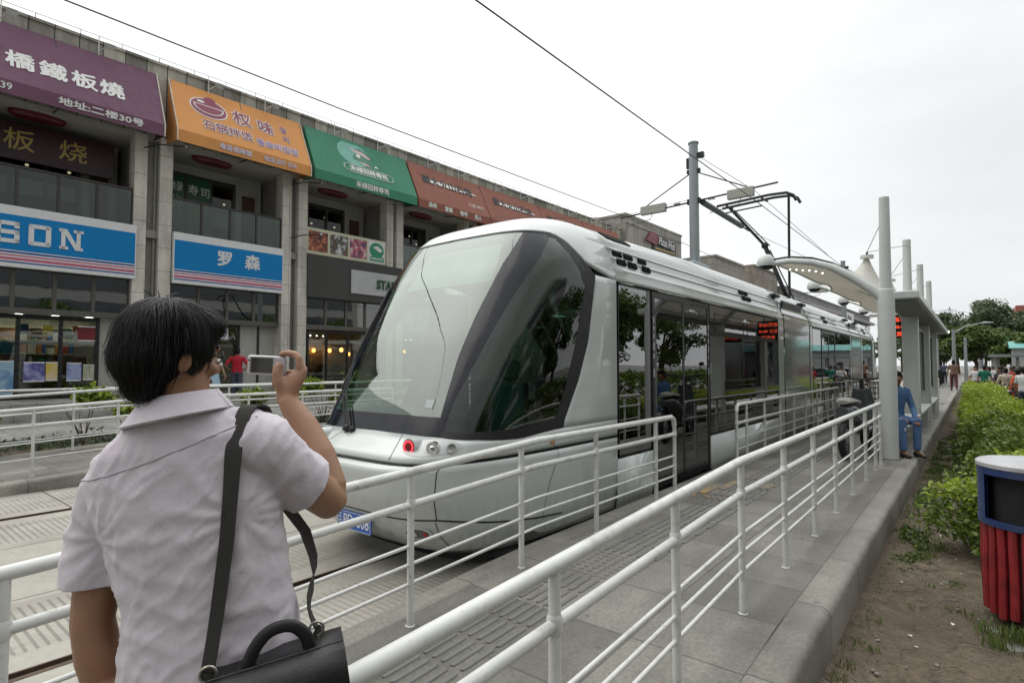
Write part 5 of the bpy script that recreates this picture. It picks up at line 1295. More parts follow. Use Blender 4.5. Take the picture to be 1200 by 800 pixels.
# ---- awnings
OUT = .9; ZT, ZF, ZB = 10.38, 8.56, 8.20
slope_n = Vector((ZT - ZF, 0, OUT)).normalized(); UP = Vector((-OUT, 0, ZT - ZF)).normalized(); AXY = Vector((0, 1, 0))
def spt(y, s, off=.006):   # point on the sloping front: s from 0 (fold) to 1 (top)
    return Vector((FX + OUT - (OUT - .02) * s, y, ZF + (ZT - ZF) * s)) + slope_n * off
def awning(name_label, a, b, col, edge=None):
    o = (FX, (a + b) / 2, ZB); r = bthing('awning', name_label, 'awning', o, 'awnings over the upper shop bays')
    cm = pm('canvas_' + name_label.split()[0] + str(int(a)), col, .75, var=.08, vs=1.2, bump=.15, bs=120, dirt=.12)
    m = MB()
    m.quad((FX + .02, a, ZT), (FX + OUT, a, ZF), (FX + OUT, b, ZF), (FX + .02, b, ZT)); m.quad((FX + OUT, a, ZF), (FX + OUT, a, ZB), (FX + OUT, b, ZB), (FX + OUT, b, ZF))
    for y, fl in ((a, 0), (b, 1)): m.quad(*([(FX + .02, y, ZT), (FX + .02, y, ZB + .1), (FX + OUT, y, ZB), (FX + OUT, y, ZF)][::1 if fl else -1]))
    c = m.build('canvas', cm, r, smooth=0); s_ = c.modifiers.new('t', 'SOLIDIFY'); s_.thickness = .012; s_.offset = -1
    m = MB()
    for y in (a + .03, b - .03, (a + b) / 2): m.tube([(FX + .03, y, ZT - .05), (FX + OUT - .04, y, ZF - .02), (FX + OUT - .04, y, ZB + .04), (FX + .03, y, ZB + .12)], .02, 6)
    m.tube([(FX + OUT - .04, a, ZB + .04), (FX + OUT - .04, b, ZB + .04)], .02, 6); m.build('frame', DARK_METAL, r)
    if edge is not None:
        m = MB()
        for y in (a, b): m.tube([(FX + .03, y, ZT + .01), (FX + OUT + .01, y, ZF), (FX + OUT + .01, y, ZB)], .018, 5)
        build_split(m, 'piping', edge, r)
    return r
LETW = pm('lettering_white', (.72, .72, .70), .5, var=.04); MAROON = pm('lettering_maroon', (.22, .02, .06), .5); PALEL = pm('outline_lavender', (.62, .56, .66), .5); CREAMP = pm('piping_cream', (.65, .6, .5), .5)
def stext(r, s, y, sp, size, mats, bold=.02, sx=1.0, outline=None, ob=.05, name='lettering'):
    if outline is not None:
        m = MB(); put_text(m, s, size, spt(y, sp, .006), AXY, UP, .002, ob, sx=sx); m.build('outline', outline, r, smooth=0)
    m = MB(); put_text(m, s, size, spt(y, sp, .014 if outline is not None else .008), AXY, UP, .003, bold, sx=sx); m.build(name, mats, r, smooth=0)
def vtext(r, s, y, size, mat_, bold=.01, sx=1.0):
    m = MB(); put_text(m, s, size, (FX + OUT + .016, y, (ZF + ZB) / 2), AXY, (0, 0, 1), .003, bold, sx=sx); m.build('valance_lettering', mat_, r, smooth=0)
aw = awning('plum purple awning with white traditional characters at the left end', .95, 5.88, (.15, .065, .11), CREAMP)
for s, y in (('鐵', 1.55), ('橋', 2.62), ('鐵', 3.30), ('板', 3.98), ('燒', 4.62)): stext(aw, s, y - .0, .36, .60, LETW, .022, 1.0)
vtext(aw, '电话:58955039', 1.70, .24, LETW, .006); vtext(aw, '地址:二楼30号', 4.35, .22, LETW, .010, 1.45)
aw = awning('orange awning with a maroon bowl emblem and Chinese and Korean lettering', 6.22, 10.60, (.66, .29, .085), CREAMP)
stext(aw, '权', 8.35, .60, .62, MAROON, .012, outline=LETW, ob=.05); stext(aw, '味', 9.15, .58, .58, MAROON, .012, outline=LETW, ob=.05)
stext(aw, '정', 9.82, .66, .30, MAROON, .008, outline=LETW, ob=.028); stext(aw, '미', 9.86, .46, .28, MAROON, .008, outline=LETW, ob=.028)
stext(aw, '石锅拌饭', 7.80, .25, .40, MAROON, .006, outline=LETW, ob=.035); stext(aw, '돌솥비빔밥', 9.45, .21, .33, pm('lettering_violet', (.28, .16, .34), .5), .005, outline=LETW, ob=.028)
vtext(aw, '电话:权味饭', 7.95, .20, PALEL, .012); vtext(aw, '电话:권미 안내', 9.45, .19, PALEL, .008)
# bowl emblem on the orange awning
def spoly(r, pts, yc, sc, size, mat_, off, name):
    m = MB(); m.add([spt(yc + p[0] * size, sc, off) + UP * p[1] * size for p in pts], [tuple(range(len(pts)))]); return m.build(name, mat_, r, smooth=0)
def ell(cx, cy, rx, ry, a0=0, a1=2 * pi, n=28): return [(cx + rx * cos(a0 + (a1 - a0) * k / n), cy + ry * sin(a0 + (a1 - a0) * k / n)) for k in range(n + (0 if abs(a1 - a0 - 2 * pi) < 1e-6 else 1))]
yc_, sc_ = 7.30, .62
spoly(aw, ell(0, 0, .58, .42), yc_, sc_, 1, LETW, .004, 'emblem_rim'); spoly(aw, ell(0, -.0, .545, .385), yc_, sc_, 1, MAROON, .007, 'emblem_bowl')
spoly(aw, ell(0, .05, .46, .30, pi, 2 * pi) + [(.46, .10), (-.46, .10)], yc_, sc_, 1, LETW, .010, 'emblem_line'); spoly(aw, ell(0, .05, .42, .27, pi, 2 * pi) + [(.42, .07), (-.42, .07)], yc_, sc_, 1, MAROON, .013, 'emblem_bowl')
spoly(aw, ell(.08, .40, .22, .15), yc_, sc_, 1, LETW, .003, 'emblem_steam'); spoly(aw, ell(.08, .38, .18, .12), yc_, sc_, 1, MAROON, .006, 'emblem_steam'); spoly(aw, ell(-.22, .22, .12, .05), yc_, sc_, 1, LETW, .011, 'emblem_line')
aw = awning('green awning with a pale round emblem above six framed characters', 10.78, 15.50, (.04, .22, .13), None)
TEAL = pm('emblem_teal', (.12, .38, .30), .5); PINKP = pm('emblem_pink', (.55, .42, .42), .5); DK = pm('emblem_dark', (.02, .07, .06), .5)
yc_, sc_ = 12.85, .64
spoly(aw, ell(-.12, .05, .72, .62), yc_, sc_, 1, TEAL, .005, 'emblem_disc'); spoly(aw, ell(.22, -.16, .42, .30, -.6, 3.4), yc_, sc_, 1, pm('emblem_green', (.02, .16, .09), .5), .008, 'emblem_disc')
spoly(aw, [(-.35, .32), (.0, .30), (.45, .28), (.75, .06), (.55, -.02), (.25, .10), (.05, .12)], yc_, sc_, 1, PINKP, .011, 'emblem_sweep'); spoly(aw, [(-.05, .34), (.3, .38), (.78, .08), (.72, .02), (.3, .30)], yc_, sc_, 1, DK, .014, 'emblem_sweep')
spoly(aw, ell(.08, .0, .10, .09), yc_, sc_, 1, LETW, .014, 'emblem_dot'); spoly(aw, [(.05, -.30), (.30, -.28), (.62, -.42), (.30, -.42)], yc_, sc_, 1, PINKP, .012, 'emblem_sweep'); spoly(aw, [(.72, -.42), (.84, -.25), (.96, -.42), (.84, -.36)], yc_, sc_, 1, LETW, .012, 'emblem_dot')
m = MB()
ov = [(1.15 * (abs(cos(q)) ** .35) * (1 if cos(q) > 0 else -1), .20 * (abs(sin(q)) ** .6) * (1 if sin(q) > 0 else -1)) for q in [2 * pi * k / 48 for k in range(49)]]
m.tube([spt(13.25 + p[0], .27, .012) + UP * p[1] for p in ov], .016, 5); m.build('oval_frame', LETW, aw)
stext(aw, '禾绿回转寿司', 13.25, .27, .30, LETW, .012); vtext(aw, '禾绿回转寿司', 13.25, .26, LETW, .012)
for k, (a, b, lb) in enumerate(((15.62, 20.10, 'first rust-brown awning, beside the green one, with black brush characters'), (20.17, 24.85, 'second rust-brown awning, half hidden by the tram roof'), (24.92, 29.25, 'third rust-brown awning above the middle of the tram roof'), (29.32, 33.6, 'last rust-brown awning, next to the raised stone block'))):
    aw = awning(lb, a, b, (.27, .095, .062)); c = (a + b) / 2
    spoly(aw, [(-1.75, .02), (-1.1, .12), (0, .11), (1.5, .05), (1.9, -.02), (1.4, -.07), (0, -.12), (-1.1, -.10)], c, .60, .95, LETW, .006, 'brush_stroke')
    stext(aw, '豪大火山石烤', c - .1, .60, .50, pm('brush_black', (.02, .018, .02), .6), .018, 1.05); 
    m = MB(); put_text(m, '石器 烤肉', .24, spt(b - .8, .22, .01), AXY, UP, .002, .01); m.build('small_lettering', pm('lettering_pale_brown', (.5, .36, .3), .5), aw, smooth=0)
    for q, s in enumerate(('品味', '套餐', '咖啡', '简人')): vtext(aw, s, a + .75 + q * .95, .24, LETW, .012)
# floodlights above the awnings
k_ = 0
names = ['above the purple awning, near its middle', 'above the right end of the purple awning', 'above the bowl emblem of the orange awning', 'above the right half of the orange awning', 'above the left half of the green awning', 'above the emblem end of the green awning',
         'above the first brown awning, left', 'above the first brown awning, right', 'above the second brown awning, left', 'above the second brown awning, right', 'above the third brown awning, left', 'above the third brown awning, right', 'above the last brown awning, left', 'above the last brown awning, right']
for (a, b) in ((.95, 5.88), (6.22, 10.6), (10.78, 15.5), (15.62, 20.1), (20.17, 24.85), (24.92, 29.25), (29.32, 33.6)):
    for f_ in (.27, .70):
        y = a + (b - a) * f_; o = (FX, y, 10.5)
        r = bthing('floodlight', 'small floodlight on a thin white bracket ' + names[k_], 'floodlight', o, 'floodlights along the parapet'); k_ += 1
        m = MB(); m.tube([(FX + .03, y, 10.2), (FX + .03, y, 10.9)], .014, 6); m.tube([(FX + .03, y, 10.45), (FX + .45, y + .12, 10.52)], .014, 6); m.build('bracket', LETW, r)
        m = MB(); m.obox((FX + .50, y + .16, 10.50), (.35, 0, .94), (0, 1, 0), (-.94, 0, .35), .07, .12, .045); hd_ = m.build('lamp_head', pm('flood_grey', (.38, .38, .36), .5), r, bevel=.012)
        m = MB(); m.obox((FX + .525, y + .16, 10.445), (.35, 0, .94), (0, 1, 0), (-.94, 0, .35), .055, .10, .012); m.build('lamp_glass', pm('flood_glass', (.45, .46, .45), .15), hd_)
# ---- blue convenience-store signs
BLU = pm('sign_blue', (.003, .20, .50), .45, var=.03, spec=.25); SGW = pm('sign_white', (.70, .71, .71), .3, coat=.2, var=.03, dirt=.1); PINK = pm('sign_pink', (.50, .12, .20), .3); NAVY = pm('sign_navy', (.015, .06, .28), .3)
def blue_sign(lab, a, b):
    o = (FX, (a + b) / 2, 4.0); r = bthing('shop_sign', lab, 'sign', o); x1 = FX + .14
    m = MB(); m.box(FX - .02, x1, a, b, 3.98, 5.58); m.build('sign_box', SGW, r, bevel=.008)
    m = MB(); m.box(x1, x1 + .004, a + .03, b - .03, 4.42, 5.34); m.build('blue_panel', BLU, r)
    m = MB()
    for z0, z1, mi in ((4.345, 4.39, 1), (4.27, 4.305, 0), (4.16, 4.23, 0), (4.09, 4.125, 1)): m.box(x1, x1 + .004, a + .03, b - .03, z0, z1, mi={0: 1, 1: 1}[mi] if (z0, z1) != (4.16, 4.23) and (z0, z1) != (4.27, 4.305) else 0)
    m.build('stripe', [PINK, NAVY], r); return r, x1 + .006
r, xx = blue_sign('wide blue sign reading LAWSON in white slab letters with striped lower edge', .2, 5.44)
def slab_letter(m, ch, y, h=.56, w=.60, st=.12):
    z0 = 4.60; z1 = z0 + h; B = lambda a, b, c, d: m.box(xx, xx + .012, y + a * w, y + b * w, z0 + c * h, z0 + d * h); tk = .19
    if ch == 'S': B(0, 1, 0, tk); B(0, 1, .40, .60); B(0, 1, 1 - tk, 1); B(.78, 1, .0, .6); B(0, .22, .4, 1); B(0, .22, 0, .3); B(.78, 1, .7, 1)
    if ch == 'O': B(.06, .94, 0, tk); B(.06, .94, 1 - tk, 1); B(0, .24, .05, .95); B(.76, 1, .05, .95)
    if ch == 'N':
        B(.08, .28, 0, 1); B(.80, 1.0, 0, 1); B(0, .42, 0, .14); B(-.02, .3, .86, 1); B(.66, 1.14, .86, 1); B(.8, 1.12, 0, .14)
        m.prism([(xx, y + .08 * w, z1), (xx, y + .34 * w, z1), (xx, y + 1.0 * w, z0), (xx, y + .76 * w, z0)], (.013, 0, 0))
    if ch == 'L': B(.08, .32, 0, 1); B(0, .45, .86, 1); B(0, 1, 0, tk); B(.78, 1, 0, .34)
    if ch == 'A':
        m.prism([(xx, y + .0 * w, z0), (xx, y + .24 * w, z0), (xx, y + .62 * w, z1), (xx, y + .38 * w, z1)], (.012, 0, 0)); m.prism([(xx, y + .76 * w, z0), (xx, y + 1 * w, z0), (xx, y + .62 * w, z1), (xx, y + .38 * w, z1)], (.013, 0, 0)); B(.2, .8, .24, .40)
    if ch == 'W':
        for p, q in ((0, .28), (.5, .28), (.5, .72), (1, .72)): m.prism([(xx, y + (p - .1) * w, z1), (xx, y + (p + .1) * w, z1), (xx, y + (q + .1) * w, z0), (xx, y + (q - .1) * w, z0)], (.012 + .001 * p, 0, 0))
m = MB()
for ch, y in zip('LAWSON', (.45, 1.05, 1.70, 2.32, 2.97, 3.62)): slab_letter(m, ch, y, w=.47)
m.build('lettering', SGW, r, smooth=0)
r, xx = blue_sign('narrower blue sign with two white Chinese characters above the pharmacy door', 6.44, 10.0)
m = MB(); put_text(m, '罗', .52, (xx, 7.98, 4.90), (0, 1, 0), (0, 0, 1), .006, .022); put_text(m, '森', .52, (xx, 8.90, 4.90), (0, 1, 0), (0, 0, 1), .006, .022); m.build('lettering', SGW, r, smooth=0)
# dark gold-lettered board inside the first balcony
o = (FX - .8, 3.4, 7.1); r = bthing('name_board', 'dark maroon board with gold characters hanging under the purple awning', 'sign', o)
m = MB(); m.box(FX - .85, FX - .78, 1.0, 5.05, 7.05, 8.08); m.build('board', pm('board_maroon', (.035, .008, .012), .4), r, bevel=.01)
m = MB()
for s, y in (('铁', 1.45), ('板', 2.85), ('烧', 4.05)): put_text(m, s, .62, (FX - .775, y, 7.57), (0, 1, 0), (0, 0, 1), .004, .004, sx=1.15)
m.build('gold_lettering', pm('gold_paint', (.42, .30, .07), .35), r, smooth=0)
# green film with white characters in the second bay upper windows
o = (FX - 1.68, 7.4, 6.9); r = bthing('window_film', 'green translucent sheet with white Chinese characters in the window under the orange awning', 'sign', o)
m = MB(); m.box(FX - 1.695, FX - 1.685, 6.50, 7.33, 5.6, 7.94); m.box(FX - 1.695, FX - 1.685, 7.43, 8.2, 5.6, 7.94); m.build('sheet', GRN, r)
m = MB(); put_text(m, '禾', .36, (FX - 1.683, 6.72, 7.55), (0, 1, 0), (0, 0, 1), .002, .006); put_text(m, '绿', .36, (FX - 1.683, 7.12, 7.52), (0, 1, 0), (0, 0, 1), .002, .006); put_text(m, '寿', .36, (FX - 1.683, 7.62, 7.5), (0, 1, 0), (0, 0, 1), .002, .006); put_text(m, '司', .36, (FX - 1.683, 8.02, 7.48), (0, 1, 0), (0, 0, 1), .002, .006)
q_ = random.Random(3)
for k in range(90):
    yy, zz_ = q_.uniform(6.55, 7.3), 7.25 - abs(q_.gauss(0, .22)); m.box(FX - 1.684, FX - 1.681, yy, yy + .02, zz_, zz_ + .02)
m.build('white_lettering', LETW, r, smooth=0)
# food-photo banner and the grey cafe fascia in the third bay
o = (FX + .02, 12.8, 5.66); r = bthing('food_banner', 'long banner of food photographs with a green emblem at its right end', 'banner', o)
m = MB(); m.box(FX - .12, FX - .06, 11.0, 14.62, 5.62, 6.62); m.build('banner_board', pm('banner_cream', (.58, .57, .42), .5), r)
def food(name, a, c1, c2, c3, sc):
    mm, t, b = newmat(name); p = t.pos(); v = t.vor(p, sc, out=1); n = t.noise(p, sc * 1.2, 4)
    c = t.ramp(n, [(.35, c1), (.5, c2), (.65, c3)]); t.link(c, b.inputs['Base Color']); b.inputs['Roughness'].default_value = .4
    m = MB(); m.box(FX - .058, FX - .053, a, a + .80, 5.74, 6.50); m.build('photo', mm, r)
food('photo_stew', 11.08, (.02, .015, .02), (.25, .06, .03), (.5, .2, .1), 5); food('photo_rolls', 11.98, (.6, .6, .6), (.05, .05, .04), (.2, .12, .05), 3); food('photo_salad', 12.86, (.05, .06, .15), (.45, .08, .1), (.6, .55, .6), 4)
m = MB(); m.box(FX - .058, FX - .053, 13.74, 14.56, 5.66, 6.56); m.build('photo', SGW, r)
m = MB(); m.add([(FX - .050, 14.15 + .36 * cos(k * pi / 14), 6.18 + .32 * sin(k * pi / 14)) for k in range(28)], [tuple(range(28))]); m.box(FX - .052, FX - .049, 13.80, 14.52, 5.72, 5.92); m.build('emblem', pm('emblem_green2', (.02, .25, .14), .5), r, smooth=0)
m = MB(); m.add([(FX - .046, y, z) for y, z in ((13.95, 6.3), (14.2, 6.38), (14.46, 6.2), (14.3, 6.12), (14.1, 6.22))], [(0, 1, 2, 3, 4)]); put_text(m, '禾绿回转寿司', .11, (FX - .047, 14.16, 5.82), (0, 1, 0), (0, 0, 1), .001, .003); m.build('emblem_detail', LETW, r, smooth=0)
o = (FX, 12.8, 3.96); r = bthing('cafe_fascia', 'dark grey fascia with a pale panel and green capital letters, partly behind the tram', 'sign', o)
m = MB(); m.box(FX - .05, FX + .06, 11.0, 14.62, 3.98, 5.60); m.box(FX + .002, FX + .05, 14.62, 15.4, 4.9, 5.58); m.build('fascia', pm('fascia_charcoal', (.045, .045, .042), .6, var=.1), r)
m = MB(); m.box(FX + .06, FX + .10, 12.85, 19.0, 4.28, 5.22); m.build('name_panel', pm('panel_silver', (.42, .43, .43), .5), r)
m = MB(); put_text(m, 'STARBUCKS COFFEE', .52, (FX + .12, 14.05, 4.72), (0, 1, 0), (0, 0, 1), .02, .014, 'LEFT', sx=.82); m.build('green_letters', pm('letters_dark_green', (.012, .07, .03), .3), r, smooth=0)
# horizontal rods between pilasters
for a, z in ((10.3, 6.05), (10.3, 8.0), (5.6, 8.0)):
    o = (FX, a, z); m = MB(); m.tube([(FX + .05, a, z), (FX + .35, a + .35, z + .12), (FX + .35, a + 1.05, z + .25)], .02, 6); m.ball((FX + .35, a + 1.05, z + .27), (.05, .05, .05), 8, 6, mi=1)
    bmesh_(m, 'spot_bracket', [DARK_METAL, SGW], {6.05: 'thin dark rod bracket beside the food banner', 8.0: 'thin rod bracket with a small white spot under the corner of the orange awning' if a > 10 else 'thin rod bracket under the corner of the purple awning'}[z], 'bracket', o)
# posters behind the shop glass, pharmacy sign
def poster(lab, a, b, z0, z1, c1, c2, x=FX - .43, txt=None):
    o = (x, (a + b) / 2, z0); mm, t, bb = newmat('poster_print'); n = t.noise(t.pos(), 3.5, 3); t.link(t.ramp(n, [(.4, c1), (.6, c2)]), bb.inputs['Base Color']); bb.inputs['Roughness'].default_value = .4
    m = MB(); m.box(x, x + .012, a, b, z0, z1, 0); m.box(x + .012, x + .014, a, b, z0, z0 + .03, 1); m.box(x + .012, x + .014, a, b, z1 - .03, z1, 1)
    if txt: put_text(m, txt, .16, (x + .014, (a + b) / 2, z0 + (z1 - z0) * .4), (0, 1, 0), (0, 0, 1), .001, .004, mi=1)
    bmesh_(m, 'poster', [mm, SGW], lab, 'poster', o, smooth=0)
poster('large pale blue sea-coloured poster low in the shop window at the left edge', 1.95, 2.85, .62, 1.55, (.10, .22, .42), (.30, .45, .55))
poster('violet-blue poster left of the yellow one in the shop window', 3.05, 3.50, .98, 1.52, (.08, .07, .25), (.35, .38, .6))
poster('yellow poster in the middle of the shop window', 3.52, 3.84, 1.0, 1.52, (.55, .42, .08), (.6, .5, .3))
poster('dark blue poster right of the door post in the shop window', 3.98, 4.32, .98, 1.50, (.04, .05, .2), (.3, .35, .55))
poster('small poster at the right end of the shop window', 4.36, 4.68, 1.0, 1.45, (.2, .25, .15), (.5, .5, .4))
poster('dark red notice near the top right of the shop window', 4.22, 4.66, 2.12, 2.55, (.14, .01, .02), (.2, .02, .03))
poster('bright cyan sale banner inside the shop at the left edge', 2.1, 2.9, 1.72, 2.1, (.02, .28, .42), (.05, .35, .5), FX - .9)
o = (FX - .38, 8.0, 2.3); m = MB(); m.box(FX - .40, FX - .385, 8.02, 8.36, 2.30, 2.68, 0); m.box(FX - .385, FX - .378, 8.17, 8.21, 2.40, 2.62, 1); m.box(FX - .385, FX - .378, 8.08, 8.30, 2.50, 2.54, 1)
m.lathe([(.115, .0), (.115, .004), (.09, .004)], (0, 0, 0), 20, mi=1); n0 = len(m.v) - 60
m.v[n0:] = [(FX - .383 + v[2], 8.19 + v[0], 2.50 + v[1]) for v in m.v[n0:]]
bmesh_(m, 'pharmacy_sign', [SGW, NAVY], 'white square sign with a dark blue cross over the pharmacy door', 'sign', o, smooth=0)
# ---- raised block with the restaurant logo and further buildings
blk = bthing('stone_block_building', 'taller pale stone block with a red-roofed restaurant logo high on its wall', 'building', (FX, 39, .08))
m = MB(); m.box(FX - 12, FX + .25, 34.5, 43.5, .0, 11.75); m.box(FX - 12.1, FX + .3, 34.4, 43.6, 11.75, 11.9); m.box(FX + .25, FX + .29, 34.5, 43.5, 11.2, 11.26); m.build('wall', facade_mat('block_stone', .75, 1.4, (.34, .33, .29), (.44, .42, .37), (.16, .15, .13), .03, .5), blk)
lg = bthing('restaurant_logo', 'red hat-shaped roof logo with white script letters and a yellow underline on the stone block', 'sign', (FX + .3, 39, 10.2))
X1 = FX + .31
m = MB(); m.prism([(X1, 37.0, 10.45), (X1, 37.35, 10.55), (X1, 37.75, 11.05), (X1, 38.0, 11.2), (X1, 38.9, 11.2), (X1, 39.1, 10.95), (X1, 39.2, 10.5), (X1, 38.6, 10.3), (X1, 37.7, 10.42)], (.12, 0, 0)); m.build('red_roof', pm('logo_red', (.20, .03, .045), .4), lg)
m = MB(); put_text(m, 'Pizza Hut', .80, (X1 + .16, 40.4, 10.62), (0, 1, -.04), (0, .1, 1), .03, .02, sx=.88); m.build('script_lettering', pm('logo_white', (.55, .56, .56), .4), lg, smooth=0)
m = MB(); m.prism([(X1, 38.6, 10.0), (X1, 42.0, 10.05), (X1, 42.0, 10.17), (X1, 38.6, 10.15)], (.1, 0, 0)); m.build('underline', pm('logo_yellow', (.45, .3, .06), .4), lg)
m = MB(); m.prism([(X1 - .02, 38.2, 9.9), (X1 - .02, 42.3, 9.95), (X1 - .02, 42.3, 10.95), (X1 - .02, 38.8, 11.1)], (.05, 0, 0)); m.build('back_tray', DARK_METAL, lg)
def far_block(lab, a, b, h, col, rows=2, x0=0.0, dep=12, sign=None, wcol=None):
    r = bthing('commercial_building', lab, 'building', (FX + x0, (a + b) / 2, .08)); xf = FX + x0
    m = MB(); m.box(xf - dep, xf, a, b, 0, h); m.box(xf - dep, xf + .12, a - .05, b + .05, h, h + .18); m.build('wall', facade_mat('far_stone_%d' % int(a), 1.1, 1.5, tuple(c * .85 for c in col), col, tuple(c * .4 for c in col), .04, .5), r)
    n = max(1, int((b - a) / 4.5))
    for k in range(n):
        for q in range(rows):
            y0 = a + (b - a) * (k + .12) / n; y1 = a + (b - a) * (k + .88) / n; z0 = 1.0 + q * (h - 1.5) / rows; z1 = z0 + (h - 1.5) / rows * .62
            m = MB(); m.box(xf, xf + .06, y0 - .1, y1 + .1, z0 - .1, z1 + .1); w = m.build('window', TRIM, r); m = MB(); m.box(xf + .06, xf + .07, y0, y1, z0, z1); m.build('pane', pm('far_pane', (.06, .075, .08), .1, coat=.3), w)
    return r
far_block('low dark recessed building behind the grey mast', 43.6, 50.5, 9.7, (.22, .21, .19), x0=-3)
far_block('pale stone corner building just right of the mast', 50.6, 58.5, 11.2, (.40, .37, .32), x0=.3)
far_block('lower grey link building between two stone blocks', 58.6, 61.5, 9.8, (.26, .25, .23), x0=-.5)
far_block('brown-toned stone block behind the leaning strut', 61.6, 70, 11.8, (.34, .30, .25), x0=.2)
mall = far_block('long low grey building with sign boards beneath the canopy tip', 70.1, 128, 10.4, (.30, .30, .30), rows=3, x0=.8)
m = MB(); m.box(FX + .8, FX + 1.6, 70.1, 128, 8.9, 9.3); m.box(FX + .8, FX + 1.9, 70.1, 128, 4.8, 5.3); m.build('canopy_slab', pm('canopy_slab_grey', (.38, .38, .37), .6), mall)
m = MB(); m.box(FX + 1.65, FX + 1.75, 84, 94, 7.6, 8.8); bmesh_(m, 'shop_sign', pm('far_sign_red', (.30, .05, .07), .5), 'small dark red sign board on the far grey building', 'sign', (FX + 1.7, 89, 7.6))
m = MB(); m.box(FX + 1.65, FX + 1.8, 99, 106, 6.0, 9.6, 0); put_text(m, '美食', 1.6, (FX + 1.82, 102.5, 8.3), (0, 1, 0), (0, 0, 1), .02, .03, mi=1); bmesh_(m, 'billboard', [SGW, pm('billboard_ink', (.12, .08, .08), .5)], 'white billboard with dark writing on the far grey building', 'billboard', (FX + 1.7, 102.5, 6))
# building on the opposite side of the street (mirrored in the tram windows)
op = thing('office_block', 'grey office block across the street to the right, outside the frame', 'building', (34, 18, -.3))
m = MB(); m.box(34, 46, -12, 48, -.3, 15); m.build('wall', pm('office_wall', (.34, .34, .33), .7, var=.1, dirt=.3), op)
for q in range(5):
    m = MB(); m.box(33.93, 34, -11, 47, .6 + q * 2.9, 2.3 + q * 2.9); m.build('window_band', pm('office_glass', (.05, .06, .07), .1, coat=.4), op)
# ------------------------------------------------------------------ people
SKIN = pm('skin', (.32, .17, .10), .5, var=.08, vs=20, sub=.08, bump=.1, bs=160)
SKIN_TAN = pm('skin_tan', (.25, .125, .07), .5, var=.1, vs=20, sub=.05)
HAIR = pm('black_hair', (.006, .0055, .0055), .55, var=.3, vs=60, spec=.25)
SHOE = pm('dark_shoe', (.03, .025, .022), .5)
def cloth(name, col, **k): return pm(name, col, k.pop('rough', .85), var=.08, vs=6, bump=.25, bs=180, **k)
V = Vector
def hand(m, w, d, up, L=.17, curl=.5, side=1):
    """wrist, direction along the palm, back-of-hand normal; side = +1 when the thumb lies towards d x up"""
    w, d, up = V(w), V(d).normalized(), V(up).normalized(); s = d.cross(up).normalized() * side; up = s.cross(d).normalized() * side
    pl_ = L * .52; c = w + d * pl_ * .5
    m.loft([(w, s, up, .024, .019), (w + d * pl_ * .35, s, up, .034, .016), (w + d * pl_ * .75, s, up, .039, .014), (w + d * pl_, s, up, .037, .012)], 12)
    for k, (o, l) in enumerate(((.029, .42), (.010, .47), (-.010, .44), (-.028, .35))):
        b = w + d * pl_ * .92 + s * o; a1 = d * cos(curl * .7) - up * sin(curl * .7); a2 = d * cos(curl * 1.6) - up * sin(curl * 1.6); a3 = d * cos(curl * 2.3) - up * sin(curl * 2.3); l *= L
        m.tube([b, b + a1 * l * .45, b + a1 * l * .45 + a2 * l * .32, b + a1 * l * .45 + a2 * l * .32 + a3 * l * .25], [.0095, .009, .0085, .007], 8)
    b = w + d * pl_ * .25 + s * .022
    m.tube([b, b + (s * .8 + d * .6) * .03, b + (s * .55 + d * .9 - up * .2 * curl) * .06, b + (s * .3 + d * 1.2 - up * .5 * curl) * .075], [.013, .012, .010, .008], 8)
def head(m, c, M, s=1.0):
    """skin-coloured head: centre c, M turns local (x right, y forward, z up)"""
    f = lambda v: V(c) + M @ (V(v) * s)
    m.ball(c, (.074 * s, .093 * s, .105 * s), 20, 14, M=M)
    m.ball(f((0, .028, -.055)), (.056 * s, .060 * s, .060 * s), 16, 10, M=M)
    m.ball(f((0, .055, -.085)), (.028 * s, .024 * s, .022 * s), 12, 8, M=M)
    m.tube([f((0, .088, .012)), f((0, .103, -.014)), f((0, .108, -.028)), f((0, .092, -.036))], [.008 * s, .011 * s, .015 * s, .012 * s], 10)
    for x in (-1, 1):
        m.ball(f((x * .076, -.004, -.012)), (.010 * s, .019 * s, .030 * s), 10, 8, M=M); m.ball(f((x * .035, .078, -.028)), (.022 * s, .014 * s, .018 * s), 10, 8, M=M)
        m.ball(f((x * .028, .084, .018)), (.022 * s, .010 * s, .007 * s), 10, 8, M=M)
    m.tube([f((-.020, .088, -.058)), f((0, .094, -.057)), f((.020, .088, -.058))], .006 * s, 8)
def face_parts(root, c, M, s=1.0):
    f = lambda v: V(c) + M @ (V(v) * s)
    m = MB()
    for x in (-1, 1): m.ball(f((x * .028, .081, .003)), (.011 * s, .008 * s, .006 * s), 10, 8, M=M)
    m.build('eye', pm('eye_dark', (.03, .02, .015), .2), root)
    m = MB()
    for x in (-1, 1): m.tube([f((x * .014, .092, .022)), f((x * .030, .090, .027)), f((x * .046, .080, .021))], .0035 * s, 6)
    m.build('eyebrow', HAIR, root)
    m = MB(); m.tube([f((-.021, .090, -.058)), f((0, .099, -.0565)), f((.021, .090, -.058))], [.004 * s, .006 * s, .004 * s], 8); m.build('lips', pm('lips', (.26, .09, .07), .5), root)
def hair_cap(m, c, M, s=1.0, long=False):
    f = lambda v: V(c) + M @ (V(v) * s)
    m.ball(f((0, -.010, .022)), (.083 * s, .100 * s, .098 * s), 20, 12, M=M); m.ball(f((0, -.035, -.02)), (.080 * s, .075 * s, .085 * s), 16, 10, M=M)
    m.ball(f((0, .055, .070)), (.062 * s, .045 * s, .034 * s), 14, 8, M=M)
    if long: m.ball(f((0, -.06, -.09)), (.07 * s, .045 * s, .10 * s), 14, 10, M=M)
def cutface(o, c, M, s=1.0): pass
